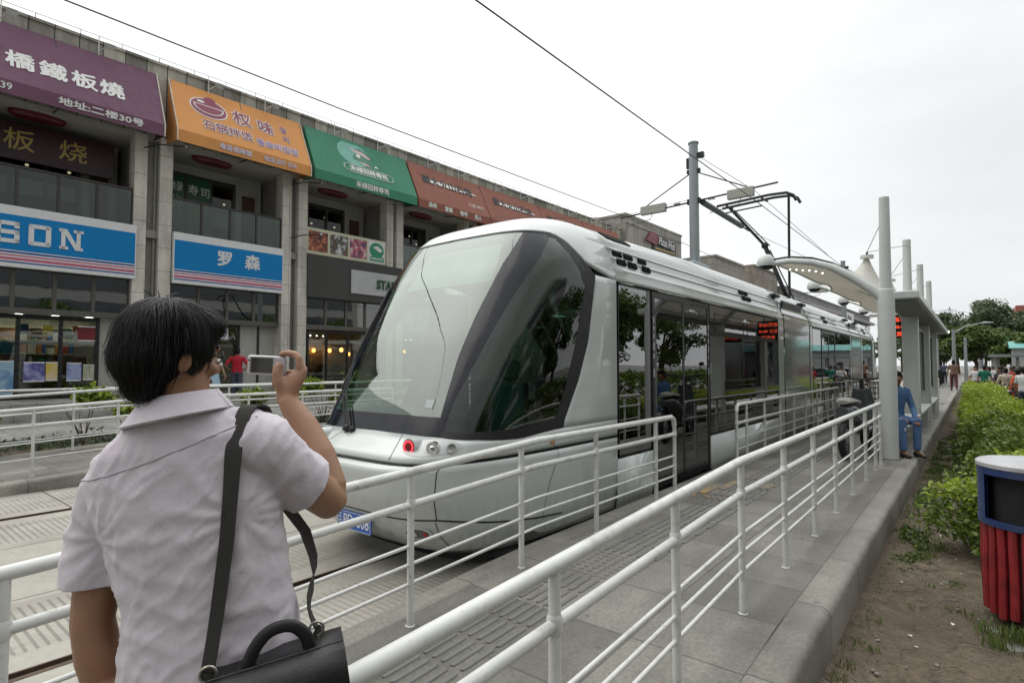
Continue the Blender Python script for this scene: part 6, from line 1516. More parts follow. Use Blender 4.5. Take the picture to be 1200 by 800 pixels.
def limb(m, pts, rad, n=12): m.tube(pts, rad, n)
def figure(lab, loc, rz, J, shirt, trousers, skin=SKIN, hairm=HAIR, sleeve=.5, group=None, hyaw=0, hpitch=0, vox=.011, skirt=None, shoes=SHOE, longhair=False, curl=.6, build=1.0, bare=False, faceparts=True, cat='person'):
    r = thing('person', lab, cat, loc, rz, (0, 0, 0), group)
    hip, neck = V(J['hip']), V(J['neck']); hd = V(J['head']); HM = (Matrix.Rotation(hyaw, 3, 'Z') @ Matrix.Rotation(hpitch, 3, 'X'))
    sL, sR = V(J['sL']), V(J['sR']); ax = (sR - sL).normalized(); up = (neck - hip).normalized(); fw = up.cross(ax).normalized()
    B = build; sw = (sR - sL).length / 2
    def torso(m, e=0.0, low=-.02):
        T = [(low, .148, .105), (.12, .142, .10), (.35, .130, .092), (.6, .150, .104), (.80, .168, .10), (.90, .150 if sw > .16 else .13, .085), (.97, .085, .062), (1.02, .055, .052)]
        m.loft([(hip + (neck - hip) * t_, ax, fw, a_ * B * (sw / .175) + e, b_ * B + e) for t_, a_, b_ in T], 24, expo=2.3)
    # body
    m = MB(); head(m, hd, HM); limb(m, [neck - up * .05, hd - V((0, 0, .04))], [.058, .050]); torso(m, -.004)
    for q in 'LR':
        limb(m, [J['s' + q], J['e' + q], J['w' + q]], [.043 * B, .036 * B, .025]); w = V(J['w' + q]); e = V(J['e' + q]); d = V(J.get('h' + q, w + (w - e))) - w
        hand(m, w, d, J.get('u' + q, (-1 if q == 'L' else 1, 0, 0)), curl=curl, side=J.get('ts' + q, 1 if q == 'L' else -1) if True else 1)
        limb(m, [J['j' + q], J['k' + q], J['a' + q]], [.078 * B, .052 * B, .036]); a = V(J['a' + q]); t_ = V(J['t' + q]); limb(m, [a - V((0, 0, .02)), a + (t_ - a) * .5, t_], [.036, .036, .028])
    b = m.build('body', skin, r); remesh(b, vox, 3)
    if faceparts: face_parts(r, hd, HM)
    # shirt
    m = MB(); torso(m, .012, -.10)
    for q in 'LR':
        s_, e_, w_ = V(J['s' + q]), V(J['e' + q]), V(J['w' + q])
        if sleeve > 0:
            if sleeve <= 1: end = s_ + (e_ - s_) * min(1, sleeve * 1.6); m.tube([s_ - ax * (.03 if q == 'R' else -.03), s_, end], [.056 * B, .058 * B, .056 * B], 14)
            else: m.tube([s_ - ax * (.03 if q == 'R' else -.03), s_, e_, w_ - (w_ - e_) * .06], [.056 * B, .057 * B, .048 * B, .037], 14)
    o = m.build('shirt', shirt, r); remesh(o, vox, 2)
    # trousers or skirt
    m = MB(); m.loft([(hip + up * .04, ax, fw, .145 * B, .108 * B), (hip, ax, fw, .155 * B, .118 * B), (hip - up * .06, ax, fw, .16 * B, .12 * B)], 20)
    if skirt is None:
        for q in 'LR': m.tube([J['j' + q], J['k' + q], V(J['a' + q]) + (V(J['k' + q]) - V(J['a' + q])).normalized() * .03], [.094 * B, .070 * B, .056], 14)
        o = m.build('trousers', trousers, r)
    else:
        kc = (V(J['kL']) + V(J['kR'])) / 2; m.loft([(hip - up * .02, ax, fw, .16, .12), (kc, ax, fw, .21, .17)], 20); o = m.build('skirt', trousers, r)
    remesh(o, vox, 2)
    for q in 'LR':
        m = MB(); a = V(J['a' + q]); t_ = V(J['t' + q]); d = (t_ - a); d.z = 0; d.normalize(); s_ = d.cross(V((0, 0, 1))); zs = a.z - .085
        m.loft([(V((a.x, a.y, zs + .045)) - d * .06, s_, V((0, 0, 1)), .030, .042), (V((a.x, a.y, zs + .05)), s_, V((0, 0, 1)), .040, .048), (V((a.x, a.y, zs + .04)) + d * .10, s_, V((0, 0, 1)), .045, .036), (V((a.x, a.y, zs + .030)) + d * .17, s_, V((0, 0, 1)), .040, .027), (V((a.x, a.y, zs + .028)) + d * .20, s_, V((0, 0, 1)), .022, .018)], 14)
        m.build('shoe', shoes, r, smooth=60)
    if hairm is not None:
        m = MB(); hair_cap(m, hd, HM, 1.0, longhair); o = m.build('hair', hairm, r); remesh(o, .010, 2)
    return r
def stand(h=1.70, step=0.0, armL=(0.03, .0), armR=(.03, .0), lean=0.0):
    s = h / 1.7; f = lambda *v: tuple(x * s for x in v)
    return dict(hip=f(0, 0, .92), neck=f(0, lean, 1.43), head=f(0, lean + .015, 1.575), sL=f(-.175, lean, 1.37), sR=f(.175, lean, 1.37),
                eL=f(-.235 - armL[0], armL[1] * .5, 1.10), wL=f(-.24 - armL[0], armL[1] + .04, .87), hL=f(-.24 - armL[0], armL[1] + .08, .72),
                eR=f(.235 + armR[0], armR[1] * .5, 1.10), wR=f(.24 + armR[0], armR[1] + .04, .87), hR=f(.24 + armR[0], armR[1] + .08, .72),
                jL=f(-.09, 0, .90), jR=f(.09, 0, .90), kL=f(-.10, step * .6 + .02, .49), kR=f(.10, -step * .4 + .02, .49), aL=f(-.10, step, .085), aR=f(.10, -step, .085 + (.04 if step else 0)),
                tL=f(-.11, step + .16, .03), tR=f(.11, -step + .15, .03))
def sit(h=1.70, seat=.45, spread=.12):
    s = h / 1.7; b = seat + .09
    return dict(hip=(0, 0, b), neck=(0, .05 * s, b + .51 * s), head=(0, .08 * s, b + .655 * s), sL=(-.17 * s, .05, b + .45 * s), sR=(.17 * s, .05, b + .45 * s),
                eL=(-.23, .14, b + .20), wL=(-.15, .34, b + .10), hL=(-.12, .45, b + .06), eR=(.23, .14, b + .20), wR=(.15, .34, b + .10), hR=(.12, .45, b + .06), uL=(0, .2, 1), uR=(0, .2, 1),
                jL=(-.09, .02, b), jR=(.09, .02, b), kL=(-spread, .44 * s, b + .01), kR=(spread, .44 * s, b + .01), aL=(-spread, .42, .085), aR=(spread, .46, .085), tL=(-spread - .01, .58, .03), tR=(spread + .01, .62, .03))
# ---- the man with the camera (own frame: x = picture right, y = away from the camera)
def cam_loc(l, d, z): return (l * cos(TH) - d * sin(TH), l * sin(TH) + d * cos(TH), z)
GZ = -.12
man = thing('person', 'dark-haired man in a pale lavender short-sleeved shirt raising a small camera, seen from behind', 'person', cam_loc(-.68, 1.2, GZ), TH, (-.68, 1.2, GZ))
HC = V((-.706, 1.17, 1.476)); HYAW = radians(-33); HM = Matrix.Rotation(HYAW, 3, 'Z') @ Matrix.Rotation(radians(-6), 3, 'X') @ Matrix.Rotation(radians(3), 3, 'Y')
# skin: head, neck, arms, hands in one surface
m = MB(); head(m, HC, HM, .93)
m.tube([(-.69, 1.205, 1.31), (-.690, 1.19, 1.37), (-.698, 1.185, 1.44)], [.050, .055, .056], 18)
m.loft([((-.655, 1.23, .86), (1, 0, 0), (0, 1, 0), .13, .07), ((-.67, 1.23, 1.10), (1, .1, 0), (-.1, 1, 0), .13, .065), ((-.69, 1.225, 1.22), (1, .1, .1), (-.1, 1, 0), .13, .05), ((-.69, 1.205, 1.33), (1, .1, .1), (-.1, 1, 0), .055, .04)], 20)
# left arm hangs; right arm is raised
m.tube([(-.832, 1.21, 1.19), (-.858, 1.205, 1.05), (-.870, 1.20, .92), (-.866, 1.215, .84), (-.855, 1.24, .72), (-.848, 1.26, .64)], [.048, .047, .040, .043, .034, .026], 16)
hand(m, (-.848, 1.26, .64), (.03, .10, -1), (-1, .1, 0), .18, .55, side=-1)
m.tube([(-.53, 1.20, 1.28), (-.475, 1.30, 1.185), (-.438, 1.385, 1.118), (-.440, 1.392, 1.122)], [.050, .047, .042, .040], 18)
m.tube([(-.436, 1.385, 1.112), (-.446, 1.395, 1.150), (-.480, 1.415, 1.225), (-.525, 1.437, 1.298), (-.562, 1.448, 1.345), (-.572, 1.452, 1.362)], [.034, .043, .042, .034, .027, .0245], 18)
# right hand: palm, curled index on top, thumb on the back, three fingers in front of the body of the camera
def P_(px, py, d): return V(((px - 600) / F_PX * d, d, EYE - (py - 427) / F_PX * d))
w0 = P_(337, 470, 1.452); k1 = P_(352, 437, 1.462); k0 = P_(334, 438, 1.448)
m.loft([(w0, (1, 0, .1), (0, 1, 0), .0245, .020), (P_(338, 460, 1.453), (1, 0, .25), (0, 1, 0), .031, .019), (P_(342, 449, 1.457), (1, 0, .35), (0, 1, 0), .037, .018), (P_(345, 440, 1.462), (1, 0, .45), (0, 1, 0), .036, .015), (P_(347, 434, 1.468), (1, 0, .5), (0, 1, 0), .028, .011)], 16)
m.tube([P_(353, 439, 1.466), P_(352, 430, 1.462), P_(350.5, 419.5, 1.466), P_(347, 415.6, 1.472), P_(338, 413.4, 1.480), P_(331, 414.5, 1.486), P_(327.5, 416.5, 1.489)], [.0125, .0108, .0100, .0102, .0092, .0082, .0070], 14)      # index finger
m.tube([P_(333, 457, 1.450), P_(327, 448, 1.444), P_(324.5, 438, 1.446), P_(326, 430, 1.452), P_(329, 425.5, 1.456)], [.0155, .0142, .0128, .0115, .0090], 14)   # thumb
for k, (px, py) in enumerate(((352, 443), (350, 449), (346, 455))):
    m.tube([P_(px, py, 1.468), P_(px + 1, py - 5, 1.490), P_(px - 8, py - 6, 1.506), P_(px - 20, py - 6, 1.505), P_(px - 27, py - 4, 1.500)], [.0115, .0105, .0098, .0090, .0075], 12)
for k, z in ((0, 0),): pass
for sx, kx in ((-1, -.765), (1, -.575)):     # legs down to the ramp
    m.tube([(kx, 1.20, .80), (kx + .01, 1.24, .36), (kx, 1.20, -.02)], [.078, .052, .037], 14); m.tube([(kx, 1.19, -.05), (kx + .02, 1.28, -.08), (kx + .03, 1.36, -.095)], [.036, .034, .024], 10)
b = m.build('body', SKIN, man); remesh(b, .0042, 5)
face_parts(man, HC, HM, .93)
# hair: cap plus strands
HK = .86
hf = lambda v: HC + HM @ (V(v) * HK)
def hb_(c, r, a, b): m.ball(hf(c), tuple(q * HK for q in r), a, b, M=HM)
m = MB(); hb_((0, -.012, .024), (.092, .106, .104), 28, 18); hb_((-.0, -.042, -.012), (.087, .078, .080), 24, 14); hb_((0, -.044, -.072), (.056, .042, .052), 20, 12)
hb_((0, .058, .070), (.075, .050, .042), 18, 10)
for sx in (-1, 1): hb_((sx * .072, .015, .022), (.018, .030, .042), 12, 8); hb_((sx * .076, .022, -.014), (.009, .012, .032), 10, 8)
hc_ = m.build('hair', HAIR, man); remesh(hc_, .006, 4)
me = hc_.data; bv = BVHTree.FromPolygons([v.co.copy() for v in me.vertices], [tuple(p.vertices) for p in me.polygons])
sb = V(SUB[man.name]); crown = hf((-.01, -.035, .130)) - sb; g_ = random.Random(12); m = MB(); hcl = HC - sb
for k in range(12000):
    a = g_.uniform(0, 2 * pi); ph0 = g_.uniform(.0, 1.0) ** .8 * 2.25; L = g_.uniform(.05, .12) if ph0 < 1.6 else g_.uniform(.025, .085)
    dirv = HM @ V((sin(ph0) * cos(a), sin(ph0) * sin(a), cos(ph0)))
    hit = bv.ray_cast(hcl + dirv * .4 + V((0, 0, .0)), -dirv)
    if hit[0] is None: continue
    p = hit[0]; n = hit[1]; away = (p - crown); away = (away - n * away.dot(n)); away += V((g_.gauss(0, .02), g_.gauss(0, .02), 0)); dn = V((0, 0, -1)) - n * (-n.z)
    d = (away.normalized() * .6 + dn * (.9)).normalized(); pts = [p + n * .0005]; lift = g_.uniform(.0008, .004) if g_.random() < .88 else g_.uniform(.004, .011)
    ok = True
    for q in range(5):
        nx = pts[-1] + d * L / 5; h2 = bv.find_nearest(nx)
        if h2[0] is None: break
        nx = h2[0] + h2[1] * (lift * (.4 + q * .22) + g_.uniform(0, .0015)); 
        n2 = h2[1]; dn = V((0, 0, -1)) + n2 * n2.z; d = (d * .8 + dn * .35 + V((g_.gauss(0, .06), g_.gauss(0, .06), 0))).normalized(); pts.append(nx)
    loc_fwd = (HM.transposed() @ (pts[-1] - hcl)); 
    if loc_fwd.y > .06 and loc_fwd.z < .02: continue
    if abs(loc_fwd.x) > .05 and loc_fwd.y > -.015 and loc_fwd.z < -.035: continue
    w = g_.uniform(.0005, .0011); o = len(m.v)
    rows = []
    for q, pt in enumerate(pts):
        dd = (pts[min(q + 1, len(pts) - 1)] - pts[max(q - 1, 0)]).normalized(); s_ = dd.cross((pt - hcl).normalized()).normalized() * w * (1 - q / (len(pts) - .4)); u_ = (pt - hcl).normalized() * w * .5
        rows.append([pt - s_ + sb, pt + u_ + sb, pt + s_ + sb])
    m.grid(rows)
for k in range(9):     # a few standing hairs on the crown
    a = g_.uniform(0, 6.3); p0 = crown + sb + V((cos(a) * .012, sin(a) * .012, -.006)); l = g_.uniform(.008, .018); m.tube([p0, p0 + V((cos(a) * .008, sin(a) * .006, l * .7)), p0 + V((cos(a) * .02, sin(a) * .016, l))], [.0012, .0009, .0004], 4)
HS = pm('hair_strands', (.009, .0085, .0085), .38, var=.5, vs=90, spec=.4); m.build('hair_strands', HS, hc_)
m = MB(); gl = lambda v: hf(v)
for sx in (-1, 1): m.tube([gl((sx * .028 + .022 * cos(q), .104, .002 + .016 * sin(q))) for q in [2 * pi * k / 14 for k in range(15)]], .0017, 5); m.tube([gl((sx * .052, .102, .006)), gl((sx * .078, .03, .004)), gl((sx * .079, -.01, -.004))], .0017, 5)
m.tube([gl((-.007, .106, .004)), gl((.007, .106, .004))], .0015, 5); m.build('glasses', pm('glasses_dark', (.02, .02, .03), .25), man)
# shirt
SHIRT, t, b = newmat('lavender_shirt'); p = t.pos()
base = t.ramp(t.noise(p, 7, 4), [(.3, (.55, .50, .55)), (.7, (.64, .59, .635))]); weave = t.noise(p, 420, 2)
base = t.mix(1, base, t.ramp(weave, [(.3, .93), (.7, 1.05)]), 'MULTIPLY'); t.link(base, b.inputs['Base Color']); b.inputs['Roughness'].default_value = .9; b.inputs['Sheen Weight'].default_value = .25
nb = t.bump(weave, .15, .002); wr = t.noise(t.scale(p, (1, 1, .55)), 9, 3, .5, .5); wr2 = t.noise(t.scale(p, (1, 1, .7)), 34, 4, .6, .8); nb = t.bump(wr2, .38, .006, nb); t.link(t.bump(wr, .25, .015, nb), b.inputs['Normal'])
m = MB()
tor = [((-.615, 1.225, .50), .200, .135), ((-.618, 1.225, .66), .196, .128), ((-.622, 1.222, .80), .176, .116), ((-.640, 1.22, .95), .162, .110), ((-.660, 1.215, 1.08), .164, .112), ((-.676, 1.21, 1.17), .170, .110), ((-.686, 1.205, 1.235), .170, .098), ((-.692, 1.20, 1.285), .160, .086), ((-.690, 1.195, 1.325), .110, .070), ((-.690, 1.190, 1.352), .078, .062), ((-.692, 1.188, 1.372), .066, .060)]
m.loft([(c, (1, .12, .20 if c[2] > 1.1 else .05), (-.12, 1, 0), a, b_) for c, a, b_ in tor], 40, expo=2.35)
m.tube([(-.78, 1.20, 1.220), (-.830, 1.208, 1.182), (-.860, 1.208, 1.09), (-.870, 1.205, .985)], [.070, .064, .059, .061], 24)
m.tube([(-.57, 1.195, 1.29), (-.530, 1.215, 1.275), (-.495, 1.27, 1.213), (-.462, 1.325, 1.165)], [.068, .066, .063, .065], 24)
s_ = m.build('shirt', SHIRT, man, smooth=0); remesh(s_, .0062, 6)
def rg2(a):   # soft fold with a sharper crest
    q = .5 + .5 * sin(a * 2); return q ** 2.2 - .35
def fold(v):   # cloth folds: long soft creases pulled from the shoulders to the waist
    x, y, z = v
    rg = lambda a, b, c: (1 - abs(noise.noise(V((a, b, c))))) ** 7
    f = .006 * noise.noise(V((x * 8, y * 8, z * 3))) + .0012 * noise.noise(V((x * 50, y * 50, z * 40)))
    f += .0028 * (1 - abs(noise.noise(V((x * 15 + z * 6, y * 9, z * 6.5 - x * 4))))) ** 9 + .0030 * (1 - abs(noise.noise(V((x * 24 - z * 13, y * 16 + 4, z * 13))))) ** 9
    if y < 1.235:                       # pulls from both armpits, soft drapes below the yoke, creases at the waist
        for (ax0, az0, sg, am) in ((-.540, 1.15, -1, .0065), (-.815, 1.10, 1, .0055)):
            dx, dz = x - ax0, z - az0; r_ = hypot(dx, dz); th_ = atan2(dz, dx * -sg)
            f += am * rg2(th_ * 5.5 + 1.2 * noise.noise(V((x * 7, z * 7, 3)))) * math.exp(-r_ / .16) * min(1, r_ / .05)
        lo = max(0, min(1, (1.20 - z) / .25)); f += .0065 * lo * rg2((x * 17 + z * 3.2) + .8 * noise.noise(V((x * 4, z * 5, 9))))
        f += .0035 * math.exp(-((z - .93) / .09) ** 2) * rg2(z * 42 + x * 9 + 1.4 * noise.noise(V((x * 9, z * 6, 2))))
    return f
me = s_.data; nrm = [v.normal.copy() for v in me.vertices]
for v, n in zip(me.vertices, nrm): v.co += n * fold(v.co + sb)
# open the sleeve ends
import bmesh
bm = bmesh.new(); bm.from_mesh(me)
def cut(co, no):
    geom = bm.verts[:] + bm.edges[:] + bm.faces[:]; return geom
for co, no, cen, rad in (((-.870, 1.205, 1.003), (0, 0, -1), (-.870, 1.205, .97), .12), ((-.470, 1.312, 1.178), (.50, .66, -.56), (-.448, 1.35, 1.15), .10)):
    co_, no_, ce = V(co) - sb, V(no).normalized(), V(cen) - sb
    fs = [f for f in bm.faces if (f.calc_center_median() - ce).length < rad]; ge = list({v for f in fs for v in f.verts}) + list({e for f in fs for e in f.edges}) + fs
    bmesh.ops.bisect_plane(bm, geom=ge, plane_co=co_, plane_no=no_, clear_outer=True)
bm.to_mesh(me); bm.free(); me.polygons.foreach_set('use_smooth', [True] * len(me.polygons))
so_ = s_.modifiers.new('t', 'SOLIDIFY'); so_.thickness = .0035; so_.offset = 1
bvs = BVHTree.FromPolygons([v.co.copy() for v in me.vertices], [tuple(p.vertices) for p in me.polygons])
def on_shirt(x, z, y=.6, off=.0015):   # drop a point on the back of the shirt (seen side)
    h = bvs.ray_cast(V((x, y, z)) - sb, V((0, 1, 0))); 
    return (h[0] + h[1] * off * (1 if h[1].y < 0 else -1) + sb) if h[0] is not None else None
def seam(pts, w=.0012, off=.0045):
    out = []
    for x, z in pts:
        q = on_shirt(x, z, off=off)
        if q is not None: out.append(q)
    m = MB(); 
    if len(out) > 1: m.tube(out, w, 5)
    return m
pxz = lambda px, py, d=1.1: ((px - 600) / F_PX * d, EYE - (py - 427) / F_PX * d)
yoke = [(-.880 + .365 * k / 30, 1.212 + .135 * (k / 30) ** 1.1 - .012 * sin(k / 30 * pi)) for k in range(31)]
seam(yoke, .0012, .0046).build('yoke_seam', pm('seam_shadow', (.44, .41, .46), .9), s_)
# collar: folded band round the neck
m = MB(); rows = []
for k in range(41):
    q = 2 * pi * k / 40; cx_, cy_, cz_ = -.692, 1.188, 1.372
    a = V((cos(q) * .070, sin(q) * .066, 0)); tilt = .012 * cos(q) + .0
    o1 = V((cx_, cy_, cz_ + .012 + tilt * .8)) + a * .93; o2 = V((cx_, cy_, cz_ + .016 + tilt)) + a * 1.02; o3 = V((cx_, cy_ - .002, cz_ - .004 + tilt * 1.4)) + a * 1.22; o4 = V((cx_, cy_ - .004, cz_ - .030 + tilt * 1.8)) + a * 1.50; o5 = V((cx_, cy_ - .002, cz_ - .034 + tilt * 1.8)) + a * 1.46
    rows.append([o1, o2, o3, o4, o5])
m.grid(rows); c_ = m.build('collar', SHIRT, s_, smooth=70); q_ = c_.modifiers.new('t', 'SOLIDIFY'); q_.thickness = .003
# sleeve hems
for (c, ax, ay, ra) in (((-.903, 1.205, 1.013), (1, 0, 0), (0, 1, 0), .0665), ((-.4555, 1.306, 1.182), (.72, -.05, .64), (0, .66, .30), .071)):
    ax, ay = V(ax).normalized(), V(ay).normalized(); m = MB()
    nn = ax.cross(ay).normalized()
    m.grid([[V(c) + (ax * cos(q) + ay * sin(q)) * (ra + .002) + nn * h for q in [2 * pi * k / 32 for k in range(33)]] for h in (-.012, .012)])
m = MB(); m.loft([((-.635, 1.22, .86), (1, 0, 0), (0, 1, 0), .150, .10), ((-.65, 1.21, .76), (1, 0, 0), (0, 1, 0), .165, .115)], 20)
for kx in (-.765, -.575): m.tube([(kx + .02, 1.20, .78), (kx + .01, 1.24, .36), (kx, 1.20, -.02)], [.095, .068, .058], 16)
o = m.build('trousers', cloth('grey_trousers', (.06, .06, .065)), man); remesh(o, .012, 3)
for kx in (-.765, -.575):
    m = MB(); m.loft([((kx, 1.13, -.075), (1, 0, 0), (0, 0, 1), .03, .04), ((kx, 1.19, -.07), (1, 0, 0), (0, 0, 1), .04, .048), ((kx + .01, 1.30, -.085), (1, 0, 0), (0, 0, 1), .046, .034), ((kx + .02, 1.39, -.095), (1, 0, 0), (0, 0, 1), .022, .02)], 14); m.build('shoe', SHOE, man, smooth=60)
# small silver camera
cam_o = thing('pocket_camera', 'small silver pocket camera with a dark screen held in the raised right hand', 'camera', cam_loc(-.66, 1.485, 1.45), TH, (-.66, 1.485, 1.45))
SILV = pm('silver_plastic', (.55, .55, .56), .28, metal=.35, var=.05)
cc = P_(314, 428, 1.48); ax_ = V((.96, .26, -.045)).normalized(); ay_ = V((-.26, .96, 0)).normalized(); az_ = ax_.cross(ay_).normalized()
m = MB(); m.obox(cc, ax_, ay_, az_, .0475, .0105, .025); m.build('camera_body', SILV, cam_o, bevel=.005)
m = MB(); m.obox(cc - ay_ * .011 - ax_ * .013, ax_, ay_, az_, .0265, .0009, .0195); m.build('screen', pm('screen_dark', (.05, .05, .045), .12, coat=.5), cam_o, bevel=.001)
m = MB(); m.obox(cc - ay_ * .0105 - ax_ * .013, ax_, ay_, az_, .0290, .0007, .022); m.build('screen_border', pm('screen_border_pale', (.42, .42, .42), .4), cam_o)
m = MB(); m.tube([cc + ay_ * .010 + ax_ * .008, cc + ay_ * .018 + ax_ * .008], .016, 16); m.build('lens', SILV, cam_o); m = MB(); m.tube([cc - ay_ * .0105 - ax_ * .0445 + az_ * .012, cc - ay_ * .012 - ax_ * .0445 + az_ * .012], .0022, 8); m.build('button', DARK_METAL, cam_o)
# shoulder bag and strap
LEATH, t, b = newmat('black_leather'); p = t.pos(); b.inputs['Base Color'].default_value = (.012, .011, .012, 1); b.inputs['Roughness'].default_value = .36
t.link(t.bump(t.vor(p, 420), .25, .002, t.bump(t.noise(p, 16, 3), .3, .008)), b.inputs['Normal']); t.link(t.map(t.noise(p, 12, 4), .3, .7, .28, .5), b.inputs['Roughness'])
STRAPM = pm('strap_webbing', (.028, .026, .024), .8, var=.15, vs=30, bump=.6, bs=500)
bag = thing('shoulder_bag', 'black leather satchel with a top handle hanging at the hip of the photographing man', 'bag', cam_loc(-.45, 1.06, .55), TH, (-.45, 1.06, .55))
A0 = P_(246, 806, 1.03); A1 = P_(411, 755, 1.12)
bx = (A1 - A0); bx.z = 0; Lb = bx.length; bx.normalize(); by = V((-bx.y, bx.x, 0)); zt0, zt1 = A0.z, A1.z
tilt = (A1.z - A0.z) / Lb; bxx = (bx + V((0, 0, tilt))).normalized(); bz_ = bxx.cross(by).normalized()
if bz_.z < 0: bz_ = -bz_
cen = (A0 + A1) / 2 + by * .055
m = MB(); H_ = .135; W_ = Lb / 2
prof_b = [(-.060, -H_ * 2), (-.062, -.02), (-.045, -.002), (.045, -.002), (.06, -.02), (.058, -H_ * 2)]
m.grid([[cen + bxx * x * W_ * (1.0 if abs(x) < .99 else .98) + by * a + bz_ * b_ + V((0, 0, -.003 * abs(x))) for a, b_ in prof_b] for x in (-1, -.97, -.5, 0, .5, .97, 1)], closed=True)
nR = len(prof_b); o_ = 0; m.f.append(tuple(range(nR))[::-1]); m.mi.append(0); m.f.append(tuple(range(6 * nR, 7 * nR))); m.mi.append(0)
m.build('bag_body', LEATH, bag, bevel=.008, smooth=50)
m = MB(); fl = [(-.066, -.15), (-.069, -.03), (-.05, .003), (.0, .005), (.047, .003)]
m.grid([[cen + bxx * x * W_ * .985 + by * a + bz_ * b_ for a, b_ in fl] for x in (-1, -.5, 0, .5, 1)]); f_ = m.build('flap', LEATH, bag, smooth=60); q_ = f_.modifiers.new('t', 'SOLIDIFY'); q_.thickness = .005; q_.offset = 0
m = MB(); m.tube([cen + bxx * x * W_ * .98 + by * -.0725 + bz_ * -.146 for x in (-1, 0, 1)], .0022, 5); m.tube([cen + bxx * x * W_ * .98 + by * -.02 + bz_ * .0075 for x in (-1, 0, 1)], .0018, 5); m.build('stitching', pm('stitch_grey', (.05, .05, .05), .6), bag)
m = MB(); hp = [(-.42, .004), (-.41, .014), (-.30, .038), (-.12, .058), (.08, .064), (.28, .058), (.42, .038), (.47, .014), (.47, .004)]
m.tube(spline([cen + bxx * (x * W_) + by * -.012 + bz_ * z for x, z in hp], 5), .0125, 12, flat=.6, up=tuple(by)); m.build('handle', LEATH, bag, smooth=60)
m = MB()
for x in (-.42, .47): m.obox(cen + bxx * x * W_ - by * .012 + bz_ * .006, bxx, by, bz_, .02, .013, .004)
m.build('handle_tab', LEATH, bag, bevel=.002)
BRASS = pm('buckle_metal', (.35, .33, .28), .3, metal=.8)
rA = cen - bxx * W_ * .97 - by * .01 + bz_ * .015; rB = cen + bxx * W_ * .60 + by * .035 + bz_ * .02
for rp in (rA, rB):
    m = MB(); m.tube([rp + bxx * .014 * cos(q) + bz_ * .014 * sin(q) for q in [2 * pi * k / 14 for k in range(15)]], .0028, 6); m.tube([rp - bz_ * .014, rp - bz_ * .03], .004, 6); m.build('strap_ring', BRASS, bag)
# strap: from the rear ring up the back, over the right shoulder, down the front to the other ring
def strap(pts, w, nrm):
    m = MB(); P = [V(p) for p in pts]; rows = []
    for i, p in enumerate(P):
        d = (P[min(i + 1, len(P) - 1)] - P[max(i - 1, 0)]).normalized(); n = V(nrm[i] if isinstance(nrm, list) else nrm).normalized(); s_ = d.cross(n).normalized() * w[i]; n2 = s_.cross(d).normalized() * .0016
        rows.append([p - s_ - n2, p - s_ + n2, p + s_ + n2, p + s_ - n2])
    m.grid(rows, closed=True); return m
sp = []; sn = []
key = [(rA, None)]
pix = [(250, 785), (254, 735), (258, 690), (260, 640), (261, 590), (262, 545), (264, 510), (266, 490), (267, 478)]
wid = [.013, .013, .0125, .013, .014, .0165, .0185, .019, .019, .019, .019]
pts = [rA + V((0, -.004, .005))]; n_ = [V((0, -1, .2))]; wd = [.012]
for i, (px, py) in enumerate(pix):
    x, z = (px - 600) / F_PX * 1.09, EYE - (py - 427) / F_PX * 1.09
    h = bvs.ray_cast(V((x, .6, z)) - sb, V((0, 1, 0)))
    if i > 0 and h[0] is None: continue
    if i == 0: pts.append(P_(px, py, 1.075)); n_.append(V((0, -1, .2))); wd.append(.0125); continue
    nn_ = h[1] if h[1].y < 0 else -h[1]; pts.append(h[0] + sb + nn_ * .013); n_.append((nn_ * .5 + V((0, -1, .1))).normalized()); wd.append([.0125, .0125, .013, .0135, .014, .0155, .0175, .0185, .019][i])
lx = pts[-1].x
for k in range(1, 9):      # over the shoulder, following the cloth
    a = radians(28 + 125 * k / 8); d_ = V((.02, -cos(a), sin(a))).normalized(); ctr = V((lx + .004, 1.20, 1.22))
    h = bvs.ray_cast(ctr + d_ * .5 - sb, -d_)
    if h[0] is None: continue
    q = h[0] + sb + d_ * .012
    if (q - pts[-1]).length < .012 or (q.y < pts[-1].y + .004 and q.z < pts[-1].z + .004) or q.y < pts[-1].y - .01: continue
    pts.append(q); n_.append(d_); wd.append(.0195)
pts += [V((-.47, 1.36, 1.0)), P_(366, 700, 1.25), P_(378, 735, 1.20), rB]; n_ += [V((.5, .8, 0)), V((1, -.2, 0)), V((1, -.3, 0)), V((1, -.3, 0))]; wd += [.0195, .020, .016, .010]
for _ in range(3):
    for i in range(2, 8): pts[i] = pts[i] * .5 + (pts[i - 1] + pts[i + 1]) * .25
ip = spline(pts, 4)
for i in range(len(ip)):
    q, qn, _, qd = bvs.find_nearest(ip[i] - sb)
    if q is not None and qd < .06 and (ip[i] - sb - q).dot(qn) < .015: ip[i] = q + qn * .015 + sb; idx = [min(len(pts) - 1, k / 4) for k in range(len(ip))]; lw = [wd[int(q)] + (wd[min(int(q) + 1, len(wd) - 1)] - wd[int(q)]) * (q - int(q)) for q in idx]; ln = [V(n_[int(q)]).lerp(V(n_[min(int(q) + 1, len(n_) - 1)]), q - int(q)) for q in idx]
for _ in range(6):
    for i in range(6, 40): ip[i] = ip[i] * .4 + (ip[i - 1] + ip[i + 1]) * .3
for _ in range(2):
    for i in range(4, 40):
        q, qn, _n, qd = bvs.find_nearest(ip[i] - sb)
        if q is not None and qd < .06 and (ip[i] - sb - q).dot(qn) < .009: ip[i] = q + qn * .009 + sb
    for i in range(6, 40): ip[i] = ip[i] * .5 + (ip[i - 1] + ip[i + 1]) * .25
for _ in range(5):
    for i in range(1, len(ln) - 1): ln[i] = (ln[i - 1] + ln[i] + ln[i + 1]).normalized()
strap(ip, lw, ln).build('strap', STRAPM, bag, smooth=50)
